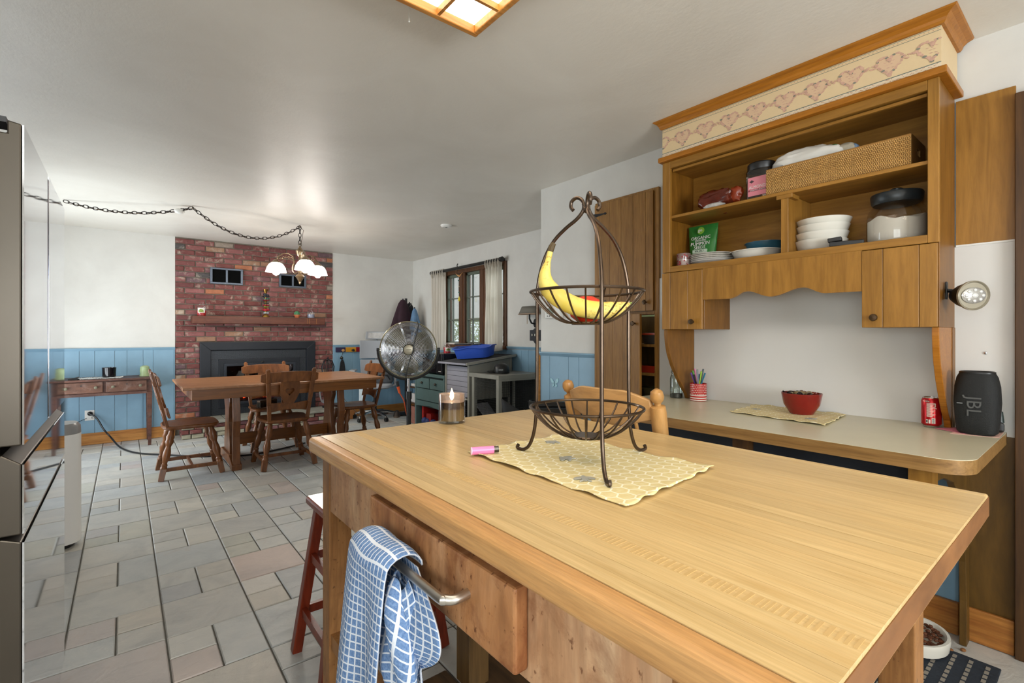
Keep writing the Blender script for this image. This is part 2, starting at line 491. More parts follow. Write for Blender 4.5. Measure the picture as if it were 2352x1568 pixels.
fl = MB().box(XL-0.1, XW+0.1, YR-0.1, YB+0.1, -0.12, -0.006)
floor = struct(obj('floor', fl, m_grout))
def build_floor():
    PX, PY, G = 0.320, 0.3275, 0.006
    pieces = []
    x0 = -0.187; y0 = 2.418
    for ix in range(-3, 13):
        for iy in range(-16, 16):
            cx0 = x0 + ix*PX; cy0 = y0 + iy*PY
            if cx0 > XW or cy0 > YB or cy0 + PY < YR or cx0 + PX < XL: continue
            if cy0 < 2.9 and cx0 > XK + 0.05: continue
            if (ix + iy) % 2 == 1:
                rects = [(0, 0, PX, PY)]
            else:
                k = (ix*7 + iy*13) % 5
                if k == 0: rects = [(0, 0, PX/2, PY/2), (0, PY/2, PX/2, PY), (PX/2, 0, PX, PY/2), (PX/2, PY/2, PX, PY)]
                else: rects = [(0, 0, PX/2, PY/2), (0, PY/2, PX/2, PY), (PX/2, 0, PX, PY)]
            for (a, b, c_, d) in rects:
                X0, X1, Y0, Y1 = cx0+a, min(cx0+c_, XW), cy0+b, min(cy0+d, YB)
                if X1 - X0 < 0.03 or Y1 - Y0 < 0.03: continue
                pieces.append(((X0+X1)/2, (Y0+Y1)/2, X1-X0-G, Y1-Y0-G))
    def score(p):
        q = pix(p[0], p[1], 0)
        if q is None or not (-40 < q[0] < 2390 and 0 < q[1] < 1600): return -1
        u, v, d = q
        # hidden below the island top, the desk or the refrigerator
        if u < 60: return -1
        if u > 735:
            top = 1003 + (u-707)*(-0.122) if u < 1225 else 939 + (u-1225)*0.189
            low = 1230 + (u-735)*0.62
            if top < v < low and u < 2100: return -1
            if u > 1225 and p[0] > 1.9 and p[1] > 0.6: return -1
            if 1225 < u < 2090: return -1
        return p[2]*p[3]/(d*d*d)
    ranked = sorted(pieces, key=lambda p: -score(p))
    near = [p for p in ranked[:300] if score(p) > 0]
    rest = [p for p in pieces if p not in set(near)]
    cache = {}
    rr = random.Random(3)
    for p in near:
        key = (round(p[2], 3), round(p[3], 3))
        if key not in cache:
            vs, fs = chamfer_tile(*key)
            me = bpy.data.meshes.new('tile'); me.from_pydata(vs, [], fs); me.materials.append(m_tile); cache[key] = me
        o = bpy.data.objects.new('tile', cache[key]); C.objects.link(o)
        o.parent = floor; o.location = (p[0], p[1], rr.uniform(-0.0006, 0.0006))
    mb = MB()
    for p in rest:
        vs, fs = chamfer_tile(p[2], p[3])
        mb.add([(a+p[0], b+p[1], c) for a, b, c in vs], fs)
    o = obj('tile_field', mb, m_tile, floor); o['kind'] = 'stuff'
build_floor()

# ceiling
struct(obj('ceiling', MB().box(XL-0.1, XW+0.1, YR-0.1, YB+0.1, ZC, ZC+0.12), m_ceil))

# walls ---------------------------------------------------------------
BX0, BX1 = 0.486, 2.395
wb = MB().box(XL-0.1, BX0, YB, YB+0.12, 0, ZC).box(BX1, XW+0.1, YB, YB+0.12, 0, ZC)
wall_back = struct(obj('wall_back', wb, m_wall))
WY0, WY1, WZ0, WZ1 = 4.76, 6.17, 1.12, 2.11
ww = MB().box(XW, XW+0.14, 2.98, WY0, 0, ZC).box(XW, XW+0.14, WY1, YB+0.12, 0, ZC).box(XW, XW+0.14, WY0, WY1, 0, WZ0).box(XW, XW+0.14, WY0, WY1, WZ1, ZC)
wall_window = struct(obj('wall_window', ww, m_wall))
wk = MB().box(XK, XK+0.1, -0.72, 1.862, 0, ZC).box(XK, XK+0.1, 2.335, 2.98, 0, ZC).box(XK, XK+0.1, 1.862, 2.335, 1.372, ZC).box(XK, XK+0.1, 1.862, 2.335, 0, 0.1).box(XK+0.1, XW+0.1, 2.88, 2.98, 0, ZC).box(XK, XK+0.1, YR, -0.72, 0, ZC)
wall_kitchen = struct(obj('wall_kitchen', wk, m_wall))
DY0, DY1, DZ = 4.85, 6.65, 2.06
SY0, SY1, SZ0, SZ1 = -1.2, 0.5, 1.0, 2.0
wl = MB().box(XL-0.12, XL, YR, SY0, 0, ZC).box(XL-0.12, XL, SY1, DY0, 0, ZC).box(XL-0.12, XL, SY0, SY1, 0, SZ0).box(XL-0.12, XL, SY0, SY1, SZ1, ZC).box(XL-0.12, XL, DY1, YB+0.12, 0, ZC).box(XL-0.12, XL, DY0, DY1, DZ, ZC)
wall_left = struct(obj('wall_left', wl, m_wall))
RX0, RX1, RZ0, RZ1 = -0.35, 1.55, 1.0, 2.0
wr = MB().box(XL-0.1, RX0, YR-0.12, YR, 0, ZC).box(RX1, XW+0.1, YR-0.12, YR, 0, ZC).box(RX0, RX1, YR-0.12, YR, 0, RZ0).box(RX0, RX1, YR-0.12, YR, RZ1, ZC)
wall_rear = struct(obj('wall_rear', wr, m_wall))

# glazed patio door in left wall; made-up window behind the camera for fill light
d1 = struct(obj('door_1', MB().box(XL-0.11, XL-0.01, DY0, DY0+0.06, 0, DZ).box(XL-0.11, XL-0.01, DY1-0.06, DY1, 0, DZ).box(XL-0.11, XL-0.01, DY0, DY1, DZ-0.06, DZ)
                .box(XL-0.09, XL-0.03, (DY0+DY1)/2-0.05, (DY0+DY1)/2+0.05, 0, DZ).box(XL-0.11, XL-0.01, DY0, DY1, 0, 0.08), m_white))
obj('pane', MB().box(XL-0.065, XL-0.058, DY0+0.06, (DY0+DY1)/2-0.05, 0.08, DZ-0.06), m_pane, d1)
obj('pane', MB().box(XL-0.065, XL-0.058, (DY0+DY1)/2+0.05, DY1-0.06, 0.08, DZ-0.06), m_pane, d1)
w2 = struct(obj('added_window_2', MB().box(RX0, RX0+0.05, YR-0.1, YR-0.02, RZ0, RZ1).box(RX1-0.05, RX1, YR-0.1, YR-0.02, RZ0, RZ1).box(RX0, RX1, YR-0.1, YR-0.02, RZ0, RZ0+0.05)
                .box(RX0, RX1, YR-0.1, YR-0.02, RZ1-0.05, RZ1).box(0.57, 0.63, YR-0.09, YR-0.03, RZ0, RZ1), m_white))
obj('pane', MB().box(RX0+0.05, 0.57, YR-0.065, YR-0.058, RZ0+0.05, RZ1-0.05), m_pane, w2)
obj('pane', MB().box(0.63, RX1-0.05, YR-0.065, YR-0.058, RZ0+0.05, RZ1-0.05), m_pane, w2)

w3 = struct(obj('added_window_3', MB().box(XL-0.1, XL-0.02, SY0, SY0+0.05, SZ0, SZ1).box(XL-0.1, XL-0.02, SY1-0.05, SY1, SZ0, SZ1).box(XL-0.1, XL-0.02, SY0, SY1, SZ0, SZ0+0.05).box(XL-0.1, XL-0.02, SY0, SY1, SZ1-0.05, SZ1).box(XL-0.09, XL-0.03, -0.38, -0.32, SZ0, SZ1), m_white))  # made-up window in the left wall, opening for the left fill light
obj('pane', MB().box(XL-0.065, XL-0.058, SY0+0.05, -0.38, SZ0+0.05, SZ1-0.05), m_pane, w3)
obj('pane', MB().box(XL-0.065, XL-0.058, -0.32, SY1-0.05, SZ0+0.05, SZ1-0.05), m_pane, w3)

# wainscot planks, chair rails, baseboards ------------------------------
def planks_x(parent, x0, x1, y, z0, z1, start=0, face=-1):
    w = [0.175, 0.11, 0.15, 0.095, 0.205, 0.13]; x = x0; i = start
    while x < x1 - 0.005:
        e = min(x + w[i % 6], x1)
        obj('plank', MB().box(x+0.001, e-0.001, y+face*0.009, y, z0, z1), m_blue, parent, bevel=0.0022, seg=1)
        x = e; i += 1
def planks_y(parent, y0, y1, x, z0, z1, start=0, face=-1, cuts=None):
    w = [0.175, 0.11, 0.15, 0.095, 0.205, 0.13]; y = y0; i = start; k = 0
    while y < y1 - 0.005:
        e = cuts[k] if cuts and k < len(cuts) else min(y + w[i % 6], y1)
        obj('plank', MB().box(x+face*0.009, x, y+0.001, e-0.001, z0, z1), m_blue, parent, bevel=0.0022, seg=1)
        y = e; i += 1; k += 1
ZR = 1.085
planks_x(wall_back, XL, BX0, YB, 0.0, ZR-0.03, 1)
planks_x(wall_back, BX1, XW, YB, 0.0, ZR-0.03, 3)
planks_y(wall_window, 2.98, YB, XW, 0.0, ZR-0.03, 2)
planks_y(wall_kitchen, 2.367, 2.98, XK, 0.0, 1.075, 0, -1, [2.546, 2.655, 2.866, 2.972])
planks_y(wall_kitchen, 0.40, 1.83, XK, 0.0, 0.838, 0, -1, [0.55, 0.66, 0.87, 1.0, 1.15, 1.25, 1.43, 1.6, 1.71, 1.83])
def rail_profile(z):   # (depth, z)
    return [(0, z-0.032), (0.010, z-0.032), (0.014, z-0.022), (0.020, z-0.006), (0.016, z), (0, z)]
obj('chair_rail', MB().prism([(YB-0.001-p, q) for p, q in rail_profile(ZR)], 'x', XL, BX0), m_blue, wall_back)
obj('chair_rail', MB().prism([(YB-0.001-p, q) for p, q in rail_profile(ZR)], 'x', BX1, XW), m_blue, wall_back)
obj('chair_rail', MB().prism([(XW-0.001-p, q) for p, q in rail_profile(1.093)], 'y', 2.98, WY0-0.05), m_blue, wall_window)
obj('chair_rail', MB().prism([(XW-0.001-p, q) for p, q in rail_profile(1.093)], 'y', WY1+0.05, YB), m_blue, wall_window)
obj('chair_rail', MB().prism([(XK-0.001-p, q) for p, q in [(0, 1.066), (0.012, 1.066), (0.026, 1.088), (0.022, 1.098), (0, 1.098)]], 'y', 2.372, 2.985), m_blue, wall_kitchen)
obj('corner_trim', MB().box(XK-0.026, XK+0.012, 2.981, 2.999, 0, 1.094), m_honey, wall_kitchen, bevel=0.003)
struct(obj('baseboard_back', MB().box(XL, BX0, YB-0.024, YB-0.009, 0.002, 0.132).box(BX1+0.02, XW, YB-0.024, YB-0.009, 0.002, 0.132), m_honey, bevel=0.003))
struct(obj('baseboard_window', MB().box(XW-0.024, XW-0.009, 2.98, YB-0.02, 0.002, 0.132), m_honey_y, bevel=0.003))
struct(obj('baseboard_kitchen', MB().box(XK-0.03, XK-0.010, 0.40, 1.83, 0.002, 0.135).box(XK-0.03, XK-0.010, 2.38, 2.98, 0.002, 0.135).box(XK-0.034, XK-0.018, 0.24, 0.375, 0.002, 0.135), m_honey_y, bevel=0.003))

# panels on the kitchen wall beside and behind the hutch, dark doorway trim
obj('wood_panel', MB().box(XK-0.016, XK-0.001, 0.238, 0.41, 1.607, 2.20), m_cab, wall_kitchen)
obj('white_panel', MB().box(XK-0.016, XK-0.001, 0.238, 1.83, 0.84, 1.60), m_lam, wall_kitchen)
obj('panel_strip', MB().box(XK-0.02, XK-0.001, 0.238, 0.41, 1.600, 1.607), m_white, wall_kitchen)
obj('dark_panel', MB().box(XK-0.016, XK-0.001, 0.238, 0.40, 0.0, 0.84), m_darkpanel, wall_kitchen)
tr = struct(obj('trim_1', MB().box(XK-0.05, XK-0.001, 0.13, 0.238, 0, 2.16).box(XK-0.05, XK-0.001, -0.72, 0.13, 2.06, 2.16).box(XK-0.05, XK-0.001, -0.72, -0.62, 0, 2.06), m_darktrim, bevel=0.003))
dr = struct(obj('door_2', MB().box(XK-0.022, XK-0.004, -0.62, 0.13, 0.005, 2.06), m_darktrim))
obj('door_knob', MB().lathe([(0.0, 0), (0.012, 0.002), (0.012, 0.03), (0.028, 0.045), (0.026, 0.06), (0.0, 0.066)], 14, (0, 0, 0), Matrix.Translation((XK-0.022, 0.05, 0.95)) @ Matrix.Rotation(R(-90), 4, 'Y')), m_brass, dr)

# brick chimney wall -----------------------------------------------------
mo = MB().box(BX0, 0.80, YB+0.004, YB+0.12, 0, ZC).box(2.07, BX1, YB+0.004, YB+0.12, 0, ZC).box(0.80, 2.07, YB+0.004, YB+0.12, 1.08, ZC).box(0.80, 2.07, YB+0.004, YB+0.12, 0, 0.2)
wall_brick = struct(obj('wall_brick', mo, m_mortar))
def brick_mesh(w, h, dep, rr):
    j = lambda a: rr.uniform(-a, a)
    x, z = w/2, h/2; c = 0.006
    vs = [(-x, dep, -z), (x, dep, -z), (x, dep, z), (-x, dep, z)]
    vs += [(-x+j(.001), 0.007+j(.001), -z+j(.001)), (x+j(.001), 0.007+j(.001), -z+j(.001)), (x+j(.001), 0.007+j(.001), z+j(.001)), (-x+j(.001), 0.007+j(.001), z+j(.001))]
    vs += [(-x+c+j(.003), j(.0015), -z+c+j(.002)), (x-c+j(.003), j(.0015), -z+c+j(.002)), (x-c+j(.003), j(.0015), z-c+j(.002)), (-x+c+j(.003), j(.0015), z-c+j(.002))]
    vs.append((j(.03), j(.002)-0.001, j(.008)))
    fs = []
    for a, b in ((0, 4), (4, 8)):
        for i in range(4):
            k = (i+1) % 4
            fs.append((a+i, a+k, b+k, b+i))
    fs += [(8, 9, 12), (9, 10, 12), (10, 11, 12), (11, 8, 12)]
    me = bpy.data.meshes.new('brick'); me.from_pydata(vs, [], [f[::-1] for f in fs])
    me.materials.append(m_brick)
    bm = bmesh.new(); bm.from_mesh(me); bmesh.ops.recalc_face_normals(bm, faces=bm.faces); bm.to_mesh(me); bm.free()
    return me
def build_bricks():
    rr = random.Random(11)
    PXB, PZB = 0.2144, 0.0675
    full = [brick_mesh(PXB-0.011, PZB-0.0105, 0.03, rr) for _ in range(7)]
    k = 0; z = 0.205
    while z < ZC - 0.015:
        h = min(PZB - 0.0105, ZC - z - 0.002)
        off = -0.5*PXB if k % 2 else 0.0
        off += rr.uniform(-0.012, 0.012)
        x = BX0 + off
        while x < BX1 - 0.02:
            a, b = max(x, BX0 + 0.002), min(x + PXB - 0.011, BX1 - 0.002)
            x += PXB
            if b - a < 0.03: continue
            segs = [(a, b)]
            if z + h > 0.2 and z < 1.10:      # opening of the stove insert
                segs = []
                if a < 0.80: segs.append((a, min(b, 0.80)))
                if b > 2.07: segs.append((max(a, 2.07), b))
                if z + h < 1.08 and not segs: continue
                if not segs: segs = [(a, b)]
            for (a2, b2) in segs:
                if b2 - a2 < 0.03: continue
                if abs((b2-a2) - (PXB-0.011)) < 1e-4 and abs(h - (PZB-0.0105)) < 1e-4: me = rr.choice(full)
                else: me = brick_mesh(b2-a2, h, 0.03, rr)
                o = bpy.data.objects.new('brick', me); C.objects.link(o); o.parent = wall_brick
                o.location = ((a2+b2)/2, YB - 0.012 + rr.uniform(-0.003, 0.003), z + h/2)
        z += PZB; k += 1
build_bricks()

# raised hearth
hearth = thing('hearth', 'low raised brick and stone hearth with slate top below the stove', 'hearth', (1.467, 7.02, 0))
obj('core', MB().box(0.54, 2.40, 6.86, YB, 0.0, 0.165), m_mortar, hearth)
rr = random.Random(5)
x = 0.52
while x < 2.41:
    w = min(rr.uniform(0.34, 0.52), 2.425 - x)
    obj('slate_slab', MB().box(x+0.003, x+w-0.003, 6.80+rr.uniform(-.006, .006), YB-0.003, 0.166, 0.200+rr.uniform(-.002, .002)), m_slate, hearth, bevel=0.006)
    x += w
for row, (z0, z1) in enumerate(((0.004, 0.054), (0.060, 0.108), (0.114, 0.160))):
    x = 0.52 - (0.05 if row % 2 else 0)
    while x < 2.40:
        w = rr.choice([0.2, 0.2, 0.13, 0.26, 0.1])
        a, b = max(x, 0.52), min(x + w, 2.415)
        if b - a > 0.03:
            stone = rr.random() < 0.38
            me = brick_mesh(b-a-0.01, z1-z0, 0.03, rr)
            if stone: me.materials[0] = m_stone
            o = bpy.data.objects.new('hearth_brick', me); C.objects.link(o); o.parent = hearth
            o.location = (a/2+b/2-1.467, 6.838-7.02+rr.uniform(-.006, .004), (z0+z1)/2)
        x += w
    for (a, b) in ((6.85, 7.02), (7.03, 7.2)):     # left return
        me = brick_mesh(b-a-0.008, z1-z0, 0.03, rr)
        o = bpy.data.objects.new('hearth_brick', me); C.objects.link(o); o.parent = hearth
        o.rotation_euler = (0, 0, R(-90)); o.location = (0.528-1.467, (a+b)/2-7.02, (z0+z1)/2)

# casement window --------------------------------------------------------
win = struct(obj('window_1', MB().box(XW-0.022, XW+0.10, 4.705, 4.765, 1.06, 2.155).box(XW-0.022, XW+0.10, 6.165, 6.225, 1.06, 2.155)
                 .box(XW-0.022, XW+0.10, 4.765, 6.165, 2.10, 2.155), m_winwood, bevel=0.003))
obj('window_sill', MB().box(XW-0.045, XW+0.10, 4.70, 6.23, 1.055, 1.10), m_winwood, win, bevel=0.004)
for y0, y1 in ((5.65, 5.80), (5.15, 5.29)):
    obj('mullion', MB().box(XW-0.012, XW+0.09, y0, y1, 1.10, 2.10).box(XW-0.022, XW, (y0+y1)/2-0.02, (y0+y1)/2+0.02, 1.10, 2.10), m_winwood, win, bevel=0.003)
m_sash = plain('sash_green', '5e665a', 0.5)
m_sash2 = plain('muntin_grey', '6f746c', 0.5)
for (y0, y1) in ((4.765, 5.15), (5.29, 5.65), (5.80, 6.165)):
    f = MB()
    for q in ((y0, y0+0.028, 1.10, 2.10), (y1-0.028, y1, 1.10, 2.10), (y0, y1, 1.10, 1.14), (y0, y1, 2.062, 2.10)): f.box(XW+0.02, XW+0.055, *q)
    s = obj('sash', f, m_sash, win, bevel=0.002)
    mu = MB()
    mu.box(XW+0.026, XW+0.05, (y0+y1)/2+0.035, (y0+y1)/2+0.053, 1.14, 2.062)
    for z in (1.447, 1.757): mu.box(XW+0.026, XW+0.05, y0+0.028, y1-0.028, z-0.008, z+0.008)
    obj('muntin', mu, m_sash2, s)
    ys = [y0+0.028, (y0+y1)/2+0.044, y1-0.028]; zs = [1.14, 1.447, 1.757, 2.062]
    for i in range(2):
        for j in range(3):
            obj('pane', MB().box(XW+0.036, XW+0.040, ys[i], ys[i+1], zs[j], zs[j+1]), m_pane, s)

# outside the window: carport overhang, shrubs, ground
m_soffit = plain('carport_paint', 'd2cac3', 0.7, var=0.05)
car = struct(obj('exterior_carport', MB().box(7.6, 12.0, 2.0, 14.5, 1.70, 3.6).box(7.7, 7.85, 2.2, 2.35, -0.3, 1.7).box(7.7, 7.85, 13.2, 13.35, -0.3, 1.7), m_soffit))
struct(obj('exterior_ground', MB().box(3.9, 40, -5, 40, -0.5, -0.3), plain('lawn', '6f7f4a', 0.9, var=0.3)))
m_leaf = plain('shrub_leaf', 'a3ad84', 0.7, var=0.35, vscale=30)
rr = random.Random(9)
for i, (x, y, h, lab) in enumerate(((13.5, 17.4, 2.9, 'leafy green shrub outside the casement window, nearest the kitchen'), (14.0, 20.2, 3.0, 'leafy green shrub outside the window, between the other two shrubs'), (14.0, 23.2, 2.8, 'leafy green shrub outside the window, farthest along the wall'))):
    s = thing('shrub', lab, 'shrub', (x, y, -0.3), 0, 'shrubs outside the casement window')
    mb = MB()
    for k in range(900):
        a, b, r_ = rr.uniform(0, 2*PI), rr.uniform(-0.2, 1.0), rr.uniform(0.5, 1.0)
        c = Vector((math.cos(a)*1.7*r_*math.sqrt(max(0.05, 1-b*b*0.9)), math.sin(a)*1.7*r_*math.sqrt(max(0.05, 1-b*b*0.9)), h*0.5 + b*h*0.5*r_))
        u = Vector((rr.uniform(-1, 1), rr.uniform(-1, 1), rr.uniform(-1, 1))).normalized(); w = u.orthogonal().normalized()
        q = 0.09
        mb.add([c-u*q, c+w*q*0.45, c+u*q, c-w*q*0.45], [(0, 1, 2, 3)])
    obj('foliage', mb, m_leaf, s, local=True)
    st = MB()
    for k in range(7):
        a = k*0.9; st.tube([(0, 0, 0), (0.3*math.cos(a), 0.3*math.sin(a), h*0.4), (0.9*math.cos(a), 0.9*math.sin(a), h*0.8)], [0.03, 0.02, 0.008], 6)
    obj('stem', st, m_knob, s, local=True)
# ------------------------------------------------------------------ fireplace wall
mant = thing('mantel_shelf', 'dark reddish wooden beam mantel shelf on the brick wall', 'shelf', (1.434, 7.1, 1.376))
obj('beam', MB().box(0.647, 2.221, 7.0, YB-0.004, 1.376, 1.469), m_mantel, mant, bevel=0.006)
for x in (1.98, 2.005, 2.10):
    obj('scratch', MB().box(x, x+0.003, 6.9985, 7.0, 1.385, 1.462), m_honey, mant)

for (x0, x1, z0, z1, lab) in ((0.85, 1.219, 1.888, 2.094, 'grey metal two-panel wall vent in the brickwork, clear of the chandelier'), (1.66, 2.015, 1.895, 2.075, 'grey metal two-panel wall vent in the brickwork behind the chandelier')):
    v = thing('wall_vent', lab, 'vent', ((x0+x1)/2, YB, z0), 0, 'vents in the brick wall')
    xm = (x0+x1)/2
    fr = MB().box(x0, x1, YB-0.036, YB-0.003, z0, z0+0.022).box(x0, x1, YB-0.036, YB-0.003, z1-0.022, z1).box(x0, x0+0.026, YB-0.036, YB-0.003, z0+0.022, z1-0.022).box(x1-0.026, x1, YB-0.036, YB-0.003, z0+0.022, z1-0.022).box(xm-0.012, xm+0.012, YB-0.036, YB-0.003, z0+0.022, z1-0.022)
    obj('frame', fr, plain('vent_frame', '5d6673', 0.45, metal=0.5), v, bevel=0.003)
    for a, b in ((x0+0.026, xm-0.012), (xm+0.012, x1-0.026)):
        g = obj('grille', MB().box(a, b, YB-0.024, YB-0.003, z0+0.022, z1-0.022), plain('vent_dark', '060606', 0.9, spec=0.1), v)

# stove insert
ins = thing('fireplace_insert', 'black metal fireplace insert with mesh screen and glowing logs', 'fireplace', (1.437, YB, 0.2))
Yf = YB - 0.045
def quad_y(pts, y0, y1): return MB().prism(pts, 'y', y0, y1)
m_ins = plain('stove_black', '23262c', 0.42, metal=0.4, var=0.1, vscale=5)
m_ins2 = plain('stove_dark', '101114', 0.5, metal=0.3)
x0, x1, zb, zt, w = 0.738, 2.137, 0.202, 1.143, 0.119
obj('frame_side', quad_y([(x0, zb), (x0+w, zb), (x0+w, zt-0.105), (x0, zt)], Yf, YB), m_ins, ins, bevel=0.004)
obj('frame_side', quad_y([(x1, zb), (x1-w, zb), (x1-w, zt-0.105), (x1, zt)], Yf, YB), m_ins, ins, bevel=0.004)
obj('frame_top', quad_y([(x0, zt), (x0+w, zt-0.105), (x1-w, zt-0.105), (x1, zt)], Yf, YB), m_ins, ins, bevel=0.004)
obj('firebox', MB().box(0.80, 2.07, YB+0.29, YB+0.30, 0.2, 1.08).box(0.80, 0.81, YB+0.01, YB+0.3, 0.2, 1.08).box(2.06, 2.07, YB+0.01, YB+0.3, 0.2, 1.08).box(0.80, 2.07, YB+0.01, YB+0.3, 1.07, 1.08).box(0.80, 2.07, YB+0.01, YB+0.3, 0.2, 0.21), m_ins2, ins)
def lattice(x0, x1, z0, z1, y, p=0.013):
    mb = MB(); w, h = x1-x0, z1-z0
    n = int((w+h)/p)
    for s in (1, -1):
        for i in range(n):
            t = i*p
            a = (t, 0) if t < w else (w, t-w)
            b = (t-h, h) if t > h else (0, t)
            if s < 0: a, b = (w-a[0], a[1]), (w-b[0], b[1])
            mb.bar((x0+a[0], y, z0+a[1]), (x0+b[0], y, z0+b[1]), 0.0035, 0.003, (0, 1, 0))
    return mb
for q in ((0.862, 2.014, 0.918, 1.03), (0.862, 0.945, 0.205, 0.915), (1.93, 2.014, 0.205, 0.915), (0.945, 1.93, 0.205, 0.29)):
    o = obj('mesh_screen', lattice(*q, YB-0.014), plain('screen_metal', '565a60', 0.4, metal=0.6), ins); o['kind'] = 'stuff'
    obj('screen_backing', MB().box(q[0], q[1], YB+0.005, YB+0.009, q[2], q[3]), m_ins2, ins)
fr = MB().ring_plate([(0.945, 0.29), (1.93, 0.29), (1.93, 0.916), (0.945, 0.916)], [(1.005, 0.33), (1.874, 0.33), (1.874, 0.86), (1.005, 0.86)], 'y', YB-0.03, YB+0.01)
obj('door_frame', fr, m_ins, ins, bevel=0.003)
fr = MB().ring_plate([(1.005, 0.33), (1.874, 0.33), (1.874, 0.86), (1.005, 0.86)], [(1.034, 0.36), (1.845, 0.36), (1.845, 0.828), (1.034, 0.828)], 'y', YB-0.036, YB+0.005)
dfr = obj('door', fr, plain('stove_trim', '34383f', 0.35, metal=0.5), ins, bevel=0.002)
obj('door_glass', MB().box(1.034, 1.845, YB-0.014, YB-0.010, 0.36, 0.828), glassy('smoked_glass', (0.55, 0.55, 0.62), 0.03, 0.10), dfr)
obj('door_handle', MB().tube([(1.43, YB-0.05, 0.865), (1.45, YB-0.07, 0.885), (1.475, YB-0.06, 0.872)], 0.006, 8), m_steel, dfr)
m_log = plain('charred_log', '4a4038', 0.9, var=0.5, vscale=18, bump=0.6, bscale=40)
m_ember = glow('ember', 'ff4a1c', 6.0); m_ember.cycles.emission_sampling = 'NONE'
for (a, b, r) in (((1.14, YB+0.12, 0.44), (1.74, YB+0.16, 0.47), 0.045), ((1.2, YB+0.2, 0.47), (1.7, YB+0.08, 0.55), 0.038), ((1.25, YB+0.1, 0.52), (1.6, YB+0.22, 0.58), 0.03)):
    pth = [Vector(a).lerp(Vector(b), i/6) + Vector((0, 0, 0.008*math.sin(i*2.1))) for i in range(7)]
    obj('log', MB().tube(pth, [r*(0.9+0.2*((i*7) % 3)/2) for i in range(7)], 9), m_log, ins)
em = MB(); rr = random.Random(2)
for i in range(42):
    em.ball((rr.uniform(1.1, 1.76), YB+rr.uniform(0.05, 0.2), rr.uniform(0.375, 0.46)), rr.uniform(0.006, 0.016), 6, 4)
em.ball((1.66, YB+0.1, 0.60), (0.012, 0.012, 0.025), 8, 6)
o = obj('embers', em, m_ember, ins); o['kind'] = 'stuff'
obj('ash_bed', MB().box(1.04, 1.84, YB+0.02, YB+0.28, 0.34, 0.375), m_log, ins)

# things on the mantel
def jar_candle(name, label, loc, r, h, wax, wfill, glass, lab=None, lid=True, cat='candle'):
    t = thing(name, label, cat, loc)
    x, y, z = loc
    obj('jar', MB().lathe([(r*0.96, 0), (r, 0.004), (r, h*0.62), (r*0.96, h*0.7), (r*0.72, h*0.78), (r*0.72, h*0.8)], 24, loc), glass, t)
    obj('wax', MB().lathe([(0.0, 0.004), (r*0.93, 0.004), (r*0.93, h*wfill), (0.0, h*wfill)], 24, loc), wax, t)
    if lid: obj('lid', MB().lathe([(0, h*0.79), (r*0.75, h*0.79), (r*0.8, h*0.83), (r*0.78, h*0.86), (r*0.5, h*0.89), (r*0.62, h*0.95), (r*0.5, h*1.0), (0, h*1.0)], 20, loc), glass, t)
    if lab is not None:
        prof = []
        def fn(u, v):
            a = R(-145) + u*R(95)
            return (x + (r+0.0012)*math.cos(a), y + (r+0.0012)*math.sin(a), z + h*0.22 + v*h*0.36)
        l = obj('label', MB().surf(fn, 8, 1), m_paper, t)
        def fn2(u, v):
            a = R(-132) + u*R(62)
            return (x + (r+0.002)*math.cos(a), y + (r+0.002)*math.sin(a), z + h*0.26 + v*h*(0.14 + 0.1*math.sin(u*PI)))
        obj('label_print', MB().surf(fn2, 8, 2), lab, l)
    return t
m_redwax = plain('red_wax', 'b3161c', 0.4)
m_greywax = plain('grey_wax', '8f93a6', 0.4)
m_print = plain('fruit_print', '7a8c3c', 0.5, var=0.6, vscale=60)
jar_candle('jar_candle', 'red jar candle with a white fruit label on the mantel', (0.746, 7.08, 1.4695), 0.049, 0.17, m_redwax, 0.38, m_glass, m_print)
jar_candle('jar_candle', 'small clear jar candle with pale grey wax beside the cactus on the mantel', (2.05, 7.08, 1.4695), 0.05, 0.145, m_greywax, 0.36, m_glass)
cs = thing('candlestick', 'tall brass candlestick strung with coloured charms, center of the mantel', 'candlestick', (1.47, 7.08, 1.4695))
obj('stick', MB().lathe([(0.046, 0), (0.044, 0.012), (0.03, 0.03), (0.012, 0.045), (0.01, 0.1), (0.018, 0.115), (0.01, 0.13), (0.01, 0.2), (0.02, 0.215), (0.01, 0.23), (0.009, 0.28), (0.018, 0.3), (0.01, 0.315), (0.022, 0.345), (0.03, 0.372), (0.02, 0.372), (0.0, 0.36)], 16, (1.47, 7.08, 1.4695)), m_brass, cs)
rr = random.Random(4)
for i, (z, c, s) in enumerate(((0.06, 'a8b0b8', 0.026), (0.1, 'b01f30', 0.036), (0.135, '7e8a3a', 0.022), (0.16, '8c1f2a', 0.026), (0.19, '26332c', 0.024), (0.225, '7a1f2a', 0.03), (0.24, '2d6b55', 0.03), (0.275, '22262a', 0.034), (0.30, '30343a', 0.03))):
    a = i*2.1; mb = MB()
    for k in range(3):
        q = a + k*2.1
        mb.ball((1.47+0.02*math.cos(q), 7.08-0.012+0.015*math.sin(q), 1.4695+z+rr.uniform(-.006, .006)), (s*0.8, s*0.5, s*0.42), 8, 6)
    obj('charm', mb, plain('charm_%d' % i, c, 0.25), cs)
ca = thing('cactus', 'small round green cactus in a terracotta pot on the mantel', 'cactus', (1.865, 7.08, 1.4695))
obj('pot', MB().lathe([(0.028, 0), (0.036, 0.03), (0.044, 0.03), (0.044, 0.042), (0.036, 0.042), (0.0, 0.036)], 18, (1.865, 7.08, 1.4695)), plain('terracotta', 'b5673f', 0.7), ca)
